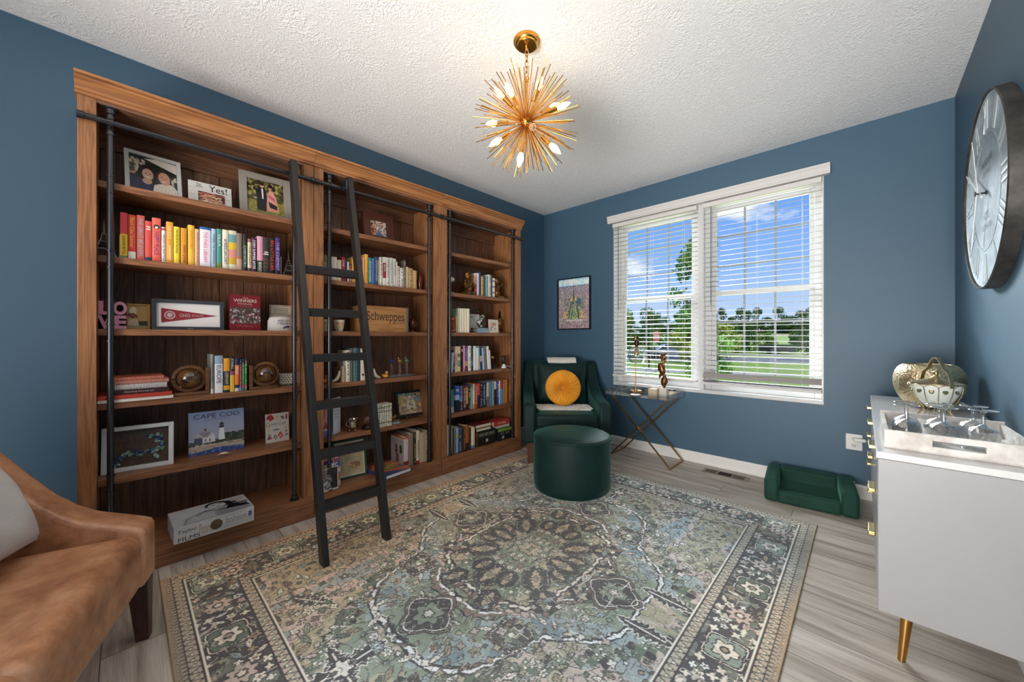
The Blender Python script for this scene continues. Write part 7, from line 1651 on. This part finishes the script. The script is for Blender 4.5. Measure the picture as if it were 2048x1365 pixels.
# U1 z=.49
oc_ = Canvas(70, 90, 'd8d8e0'); oc_.rect(0, 1, 0, .16, '6c68a8'); oc_.poly([(.1, .2), (.15, .8), (.5, .95), (.8, .8), (.85, .3), (.6, .2)], '9c5c5c'); oc_.ell(.5, .8, .13, .12, 'd8a88c'); oc_.ell(.5, .88, .16, .10, '3c2c2c'); oc_.poly([(.35, .7), (.65, .7), (.7, .45), (.35, .45)], 'd0a090'); oc_.dabs(30, (.1, .9, .2, .5), (.03, .08), ['a83c3c', '6c3c4c', 'e0d0c8', 'c85c5c'], 3); oc_.rect(.86, 1, .1, .95, '3c4858')
ob = thing('open_card', (-2.71, 1.0, Z5), 'large open greeting card standing behind the pipe post', 'card')
ob.rotation_euler = (0, 0, 0)
panel('left_page', oc_, frame((.012, -.027, .128), (-.30, .954, 0), (0, 0, 1)), .092, .252, ob, painted(.35, 'satin_print'))
build('right_page', MB().box(-.001, .001, 0, .085, 0, .256, 0, Matrix.Translation((-.004, .018, 0)) @ Matrix.Rotation(.62, 4, 'Z')), pc('d8d6dc', .4), ob, smooth=0)
build('back_sheet', MB().box(-.003, -.0016, -.046, .046, 0, .256, 0, Matrix.Translation((.010, -.027, 0)) @ Matrix.Rotation(.305, 4, 'Z')), pc('d8d6dc', .4), ob, smooth=0)
hwm = MB(); RM = Matrix.Translation((-.004, .018, 0)) @ Matrix.Rotation(.62, 4, 'Z')
for s_, z in (('A', .20), ('Kardinale', .165), ('Tears of', .14), ('Blue', .115)): hwm.text(s_, RM @ FACE(.0018, .042, z), w=.012+.006*len(s_), h=.012)
build('handwriting', hwm, pc('5c6478'), ob, smooth=0)
cp = thing('silver_cup', (-2.715, 1.159, Z5), 'dented silver footed cup on the fifth middle shelf', 'cup')
build('cup', MB().lathe([(.010, .012), (.026, .018), (.033, .035), (.031, .055), (.029, .075), (.034, .088), (.032, .089), (.027, .075), (.028, .04), (.0, .02)], n=30), mat('old_silver', 'b0a08c', .2, 1.0, bump=(60, .25)), cp, smooth=70)
fe = MB()
for k in range(3): a = k*2.09+.3; fe.ell((.022*math.cos(a), .022*math.sin(a), .007), (.007, .007, .007), 10)
fe.tube([(.0, -.030, .035), (.0, -.048, .045), (.0, -.048, .07), (.0, -.032, .082)], .003, 8); fe.ell((0, .033, .09), (.005, .008, .008), 8)
build('feet_and_handle', fe, mat('old_silver', 'b0a08c', .2, 1.0), cp)
sn = thing('snow_globe', (-2.71, 1.262, Z5), 'dark based glass globe ornament half hidden by the ladder', 'ornament')
build('base', MB().lathe([(.040, 0), (.041, .010), (.034, .018), (.026, .028), (0, .030)], n=28), mat('dark_bronze', '3a2a20', .35, .9), sn)
build('glass', MB().ell((0, 0, .062), (.033, .033, .036), 24), mat('brown_glass', '6a4a38', .05, trans=.4), sn, smooth=80)
def small_scene(): pass
q = MB(); q.box(-.03, .03, -.03, .03, 0, .008); q.ell((0, -.005, .022), (.014, .020, .015), 12); q.ell((0, .014, .030), (.010, .011, .010), 10); q.ell((0, -.02, .018), (.012, .012, .010), 8); q.ell((0, .004, .040), (.008, .010, .007), 8)
build('small_figurine', q, bronze, label='tiny bronze animal figurine on two stacked booklets', cat='figurine', loc=(-2.715, 1.492, Z5+.0262), remesh=.003)
flat_book((-2.71, 1.490, Z5), .066, .05, .013, '8c989c', 'tiny grey booklet at the bottom under the bronze figurine', group='two tiny booklets under the figurine'); flat_book((-2.712, 1.488, Z5+.0132), .058, .046, .0125, '6c7c80', 'tiny blue grey booklet directly under the bronze figurine', group='two tiny booklets under the figurine')
ec = Canvas(100, 96, 'a08c74'); ec.dabs(120, (0, 1, .5, 1), (.04, .1), ['7c949c', 'c8a858', 'a87458', '5c7c80', 'c8b890'], 1); ec.dabs(120, (0, 1, 0, .5), (.04, .1), ['c8b080', 'b08468', 'd8c8a0', '8c7c68', 'c08c74'], 2); ec.poly([(.44, .86), (.60, .86), (.74, .30), (.56, .08), (.34, .28)], 'd8ccb0'); ec.dabs(18, (.46, .62, .35, .8), (.015, .03), ['3c4c6c', '5c6c84'], 3); ec.ell(.56, .22, .06, .06, '2c2c2c'); ec.ell(.56, .22, .03, .03, 'c8b890'); ec.dabs(8, (.6, .8, .86, .95), (.015, .05), ['2c2c30'], 5, .4); ec.noise(.03)
ef = framed('framed_photo', (-2.80, 1.70, Z5+.014), .262, .218, .020, '1c1e22', ec, 'black framed patchwork picture on a small silver easel', lean=math.radians(13), rotz=-.04, depth=.02)
es = MB()
for y in (-.07, .06): es.tube([(.045, y, -.012), (.020, y, -.006), (.016, y, .012)], .0022, 6); es.tube([(.045, y, -.012), (.045, y, -.003)], .0026, 6)
es.tube([(.018, -.07, -.004), (.018, .06, -.004)], .0022, 6)
build('easel', es, chrome, ef)
# U1 floor shelf
rc = Canvas(70, 90, 'c8ccd8'); rc.dabs(90, (0, 1, .15, .8), (.05, .11), ['b83c3c', '2c4c9c', 'e8d8c8', 'd86c4c', 'f0ece8', '3c5cb0'], 4); rc.rect(0, 1, .78, 1, 'b04038'); rc.rect(0, 1, .0, .12, 'd8c8b8'); rc.noise(.02)
facing_book((-2.655, .985, FB), .128, .238, .03, rc, 'colourful red and blue cookbook titled BOOK behind the post', [('BOOK', 0, .205, .105, .034, 'e8ecf4')], lean=.05, rotz=.12, spine='e0d8d0')
bc = Canvas(60, 90, '2c2a2c'); bc.dabs(70, (0, .5, 0, 1), (.03, .12), ['8c8888', '5c585a', 'b0acac', '1c1a1c'], 6); bc.dabs(30, (.5, 1, 0, 1), (.05, .15), ['242224', '1a181a', '343032'], 7); bc.rect(0, 1, 0, .07, 'c8c0b8'); bc.rect(.93, 1, 0, 1, 'b8a49c')
facing_book((-2.612, .967, FB), .100, .150, .018, bc, 'small black and white photo book in front of the cookbook', lean=.03, rotz=.06, spine='b8a8a0')
kcv = Canvas(130, 150, 'b8a884'); kcv.dabs(30, (.1, .9, .1, .9), (.03, .1), ['b0a07c', 'c0b090'], 8)
for k in range(22): kcv.line((.12, .84-k*.032), (.9 if k % 4 else .6, .84-k*.032), .0035, '8c7c64')
kcv.ell(.40, .80, .13, .08, '7c6450'); kcv.dabs(14, (.3, .5, .74, .88), (.02, .04), ['4c3c34', 'a08468', 'c8b898']); kcv.ell(.66, .30, .2, .10, 'a08058'); kcv.dabs(16, (.5, .82, .24, .36), (.02, .04), ['7c5c40', 'c8a070', 'b88c58'])
for k in range(26): kcv.rect(.01, .05, k/26, k/26+.02, 'd8d4c4'); kcv.rect(.95, .99, k/26, k/26+.02, 'd8d4c4'); kcv.rect(k/26, k/26+.02, .01, .045, 'd8d4c4'); kcv.rect(k/26, k/26+.02, .955, .99, 'd8d4c4')
framed('recipe_frame', (-2.735, 1.155, FB), .235, .275, .012, '1c4434', kcv, 'green framed vintage recipe print on the floor shelf', lean=math.radians(10), rotz=-.10, depth=.016)
vc = Canvas(110, 90, 'c8583c'); vc.dabs(60, (0, 1, .3, 1), (.05, .12), ['b8402c', 'd8784c', '3c3c5c', '7c8c44', 'd8b870'], 9); vc.ell(.62, .5, .24, .22, '4c5c3c'); vc.ell(.62, .5, .21, .19, 'a88c4c'); vc.dabs(40, (.48, .78, .36, .64), (.02, .04), ['6c8c3c', 'c85c30', 'e0c878', '4c3c2c'], 3); vc.poly([(0, .3), (0, 0), (.9, 0), (.35, .22)], '3c4470'); vc.ell(.2, .7, .15, .15, 'd8603c')
fbk = flat_book((-2.655, 1.405, FB), .225, .27, .030, '3c4470', 'orange vegetable cookbook lying flat by the ladder', page='ece8e4', name='cookbook', rotz=.12, spine_side='-y')
panel('cover_art', vc, frame((0, 0, .0308), (0, 1, 0), (-1, 0, 0)), .223, .268, fbk, painted(.3, 'glossy_print2'))
# fruit photos on the first standing cookbook
vc2 = Canvas(70, 90, 'b4a8a4'); vc2.dabs(5, (.35, .5, .45, .7), (.06, .09), ['6c3c34', '4c5c30']); vc2.dabs(5, (.7, .85, .5, .7), (.07, .1), ['3c4c28', '6c3440']); vc2.dabs(5, (.4, .6, .15, .35), (.08, .12), ['7c4c4c', '8c5c50'])
panel('cover_photo', vc2, frame((-2.63-.105, 1.5240, FB+.112), (1, 0, 0), (0, 0, 1)), .195, .21, None, painted(.4, 'satin_print'), label='fruit photo cover on the side of the first cookbook', cat='book cover')

# ---------------------------------------------------------------- right bookcase
def bust(loc):
    m = MB(); m.box(-.045, .05, -.055, .06, 0, .03); m.ell((0, 0, .075), (.038, .055, .06), 18); m.ell((.0, .0, .175), (.036, .036, .042), 20); m.ell((-.008, 0, .19), (.036, .039, .036), 16); m.ell((.0, .004, .135), (.018, .018, .025), 12)
    for s_ in (-1, 1): m.tube([(0, s_*.05, .105), (.02, s_*.062, .06), (.045, s_*.03, .085), (.05, s_*.006, .125)], [.020, .019, .014, .009], 10)
    m.ell((.052, 0, .128), (.010, .010, .026), 10); m.ell((.034, 0, .172), (.006, .005, .008), 8); m.ell((.033, 0, .158), (.005, .009, .003), 8)
    return build('praying_boy_bust', m, bronze, label='bronze bookend bust of a child with folded hands', cat='bookend', loc=loc, rot=(0, 0, .3), remesh=.0035)
bust((-2.70, 2.232, 1.5755))
m = MB(); m.box(-.04, .04, -.03, .055, 0, .022); m.ell((0, 0, .05), (.026, .032, .035), 14); m.ell((0, 0, .10), (.022, .026, .04), 14); m.ell((0, -.006, .165), (.021, .022, .027), 16); m.ell((-.006, -.014, .18), (.022, .02, .022), 12); m.ell((0, 0, .135), (.010, .010, .02), 8)
m.tube([(0, .02, .118), (.01, .055, .135), (.012, .088, .128), (.008, .055, .150), (0, .012, .160)], [.010, .009, .008, .007, .006], 8); m.tube([(0, -.022, .115), (.02, -.03, .08), (.03, -.005, .06)], [.010, .009, .007], 8)
build('leaning_girl_bust', m, bronze, label='bronze bookend of a figure with one arm raised', cat='bookend', loc=(-2.70, 2.618, 1.5755), remesh=.0033)
wd = thing('white_figurine', (-2.73, 2.04, 1.5755), 'white and gold bird figurine on a column behind the post', 'figurine')
m = MB(); m.box(-.03, .03, -.03, .03, 0, .012); m.cyl((0, 0, .01), (0, 0, .10), .016, .012, 14)
build('column', m, mat('gilded_cream', 'a89870', .4, .3), wd); m = MB(); m.ell((0, .02, .13), (.022, .038, .024), 14); m.ell((0, -.01, .155), (.014, .014, .014), 10)
build('bird', m, mat('white_porcelain', 'dcd6d0', .25), wd, remesh=.003)
ln = thing('copper_lantern', (-2.72, 2.065, Z1), 'small copper lantern behind the left pipe post', 'lantern')
cop = mat('copper', 'b8683c', .25, 1.0)
m = MB(); m.lathe([(.040, 0), (.042, .006), (.030, .012), (.026, .03), (.026, .036)], n=24); build('base', m, cop, ln)
m = MB()
for k in range(6): m.lathe([(.026, .036+k*.014), (.031, .043+k*.014), (.026, .050+k*.014)], n=24, cap=False)
m.lathe([(.026, .12), (.020, .135), (.006, .148), (.0, .150)], n=24); build('body', m, cop, ln)
# pale box, deer, crystal ball, two flat books, card frame, amber bottle
wb = Canvas(50, 70, 'c4c0b8'); wb.ell(.2, .85, .12, .08, '8c8478'); wb.dabs(20, (.1, .9, .2, .7), (.03, .06), ['b8b4ac', 'cfcac2'], 3)
facing_book((-2.80, 2.405, Z1), .125, .185, .04, wb, 'pale grey boxed book standing behind the crystal ball', lean=.03, spine='b8b0a4')
dr = thing('antler_figurine', (-2.835, 2.46, Z1), 'dark antlered figurine peeking above the pale boxed book', 'figurine')
m = MB(); m.box(-.02, .02, -.03, .03, 0, .01); m.tube([(0, 0, .01), (0, 0, .12), (0, -.005, .19)], [.014, .018, .014], 10); m.ell((.01, -.005, .215), (.014, .018, .016), 12)
for s_ in (-1, 1): m.tube([(0, -.005+s_*.008, .225), (0, -.005+s_*.028, .245), (0, -.005+s_*.030, .27)], [.004, .003, .002], 6); m.tube([(0, -.005+s_*.024, .24), (0, -.005+s_*.042, .258)], [.003, .002], 6)
build('body', m, mat('dark_pewter', '4a4440', .4, .5), dr, remesh=.003)
flo = MB(); g = random.Random(2)
for k in range(16): flo.ell((.02+g.uniform(-.02, .02), g.uniform(-.035, .035)+.03, .16+g.uniform(-.02, .025)), (.009, .009, .007), 8, k % 2)
build('flowers', flo, [mat('sage_leaf', '7c8c74', .6), mat('white_petal', 'cfcbc0', .6)], dr)
flat_book((-2.745, 2.42, Z1), .165, .11, .025, '8ca0ac', 'pale blue grey book flat at the bottom under the crystal ball', page='6c5c48', group='two flat books under the crystal ball', spine_side='+x'); flat_book((-2.745, 2.415, Z1+.0255), .14, .105, .022, '7c94a0', 'grey book lying on top of the pale blue book', page='6c5c48', group='two flat books under the crystal ball', spine_side='+x')
cbx = thing('crystal_ball', (-2.735, 2.425, Z1+.0485), 'glass globe with etched continents on two flat books', 'globe')
build('stand', MB().lathe([(.026, 0), (.028, .004), (.020, .010), (.018, .006)], n=20), mat('dark_pewter', '4a4440', .4, .5), cbx)
build('glass_ball', MB().ell((0, 0, .047), (.044, .044, .044), 32), gls, cbx, smooth=80)
m = MB(); g = random.Random(4)
for k in range(16): a = Euler((g.uniform(0, 6), g.uniform(0, 6), 0)).to_matrix().to_4x4(); m.ell((0, 0, 0), (g.uniform(.006, .013), g.uniform(.006, .013), .0008), 8, 0, Matrix.Translation((0, 0, .047)) @ a @ Matrix.Translation((0, 0, .0440)))
build('continents', m, mat('frosted', 'b8bcc0', .5), cbx)
cfv = Canvas(60, 64, 'd8ccb8'); cfv.rect(.12, .88, .78, .82, '3c3430'); cfv.dabs(26, (.15, .85, .58, .72), (.04, .07), ['c87860', 'b85c48', 'd8946c'], 3); cfv.dabs(8, (.12, .4, .40, .52), (.03, .05), ['4c4038', '6c5848'], 4)
for k in range(4): cfv.rect(.5, .8, .2+k*.055, .225+k*.055, '6c5c50')
cfv.rect(.1, .25, .12, .34, '8c6c58')
framed('card_frame', (-2.69, 2.562, Z1), .128, .134, .010, 'd4c4ac', cfv, 'small cream framed card with red flowers, right bookcase', lean=.05, depth=.012)
ab = thing('perfume_bottle', (-2.845, 2.79, Z1), 'ornate amber glass bottle with a tall stopper', 'bottle')
build('bottle', MB().lathe([(.026, 0), (.028, .006), (.012, .02), (.014, .035), (.044, .07), (.052, .10), (.044, .135), (.018, .155), (.014, .165)], n=28), mat('amber_bottle', 'b07838', .08, .5, coat=.5, var=(28, '5c2c10', .42, .6)), ab, smooth=70)
build('stopper', MB().lathe([(.014, .166), (.020, .172), (.010, .180), (.014, .195), (.006, .212), (.010, .220), (0, .245)], n=20), mat('dark_bronze', '3a2a20', .35, .9), ab)
# z=.86 right end
bf = thing('bulb_figurine', (-2.745, 2.585, Z0), 'small globe on a dark turned stand, right end of the books', 'ornament')
build('stand', MB().lathe([(.034, 0), (.036, .012), (.026, .022), (.030, .045), (.014, .060), (.010, .085)], n=24), mat('navy_stand', '20242c', .3, .3), bf); build('ball', MB().ell((0, 0, .108), (.024, .024, .024), 20), mat('old_silver', 'b0a08c', .2, 1.0), bf, smooth=80)
sk = thing('smart_camera', (-2.69, 2.70, Z0), 'black camera on a white cone stand with a white cable', 'camera')
build('stand', MB().lathe([(.028, 0), (.026, .008), (.012, .035), (.010, .045)], n=24), whitep, sk); build('body', MB().box(-.012, .014, -.024, .024, .040, .128), mat('black_gloss', '141416', .12), sk, bevel=.010, seg=4, smooth=60)
build('lens', MB().lathe([(0, .003), (.009, .002), (.010, 0)], n=18, M=FACE(.0135, 0, .075)), mat('lens', '3a3c40', .1), sk)
wc_ = MB().tube([(0, .028, .02), (.02, .055, .016), (.040, .075, .002), (.043, .082, -.03), (.045, .12, -.12), (.045, .168, -.25), (.06, .185, -.36), (.05, .188, -.48), (.05, .19, -.84)], .0022, 8)
build('cable', wc_, pc('d8d4ce'), sk)
# floor shelf boxes
def carton(name, loc, w, d, h, col, label, band=None, title=None, stick=None, cat='box', rotz=0):
    t = thing(name, loc, label, cat, rotz=rotz)
    build('box', MB().box(-d, 0, -w/2, w/2, 0, h), pc(col, .5), t, smooth=0, bevel=.002)
    m = MB(); cols = []
    def add(c):
        if c not in cols: cols.append(c)
        return cols.index(c)
    if band: m.box(0, .0006, -w/2+.002, w/2-.002, band[0]*h, band[1]*h, add(band[2]))
    if title: m.text(title[0], FACE(.0011, title[4] if len(title) > 4 else 0, h*title[1]), w=w*title[2], h=h*.16, m=add(title[3]))
    if stick: m.box(0, .0008, stick[0]-.014, stick[0]+.014, h*stick[1]-.014, h*stick[1]+.014, add('b8b4ac')); 
    if m.v: build('print', m, [pc(c) for c in cols], t, smooth=0)
    return t
b1 = carton('boxed_set', (-2.635, 2.415, FB), .235, .18, .139, '201c18', 'black boxed set marked BOX SET TWO on the floor shelf', (.58, .9, '3a3830'), ('BOX SET TWO', .74, .8, 'b4b09c'), (.0, .30))
build('side_art', MB().box(-.178, -.002, -.1182, -.1176, .004, .135), mat('carton_art', '8a5c34', .5, var=(20, '3c2818', .4, .6)), b1, smooth=0)
carton('boxed_set', (-2.635, 2.665, FB), .205, .17, .120, '181820', 'dark boxed set with a green banded lid, right end of floor shelf', (.72, .97, '7a9a34'), ('EST. 2007', .55, .62, 'a89c9c'), (-.03, .22))
flat_book((-2.70, 2.375, FB+.1395), .195, .13, .032, '3c2c24', 'cream paged thick book flat on the boxed set', page='ddd0b4', spine_side='-y'); flat_book((-2.705, 2.372, FB+.172), .205, .14, .034, '6c2420', 'dark red book lying on top of the box set pile', page='ddd0b4', spine_side='-y')
b3 = flat_book((-2.72, 2.635, FB+.1205), .215, .14, .028, 'c8c0b0', 'white paperback lying on the green banded boxed set', page='ddd0b4', group='two paperbacks on the green boxed set'); flat_book((-2.72, 2.63, FB+.149), .225, .15, .045, 'b43c34', 'thick red and cream paperback atop the green boxed set', page='d8ccb4', title='STORIES', tcol='e8dcc8', group='two paperbacks on the green boxed set')
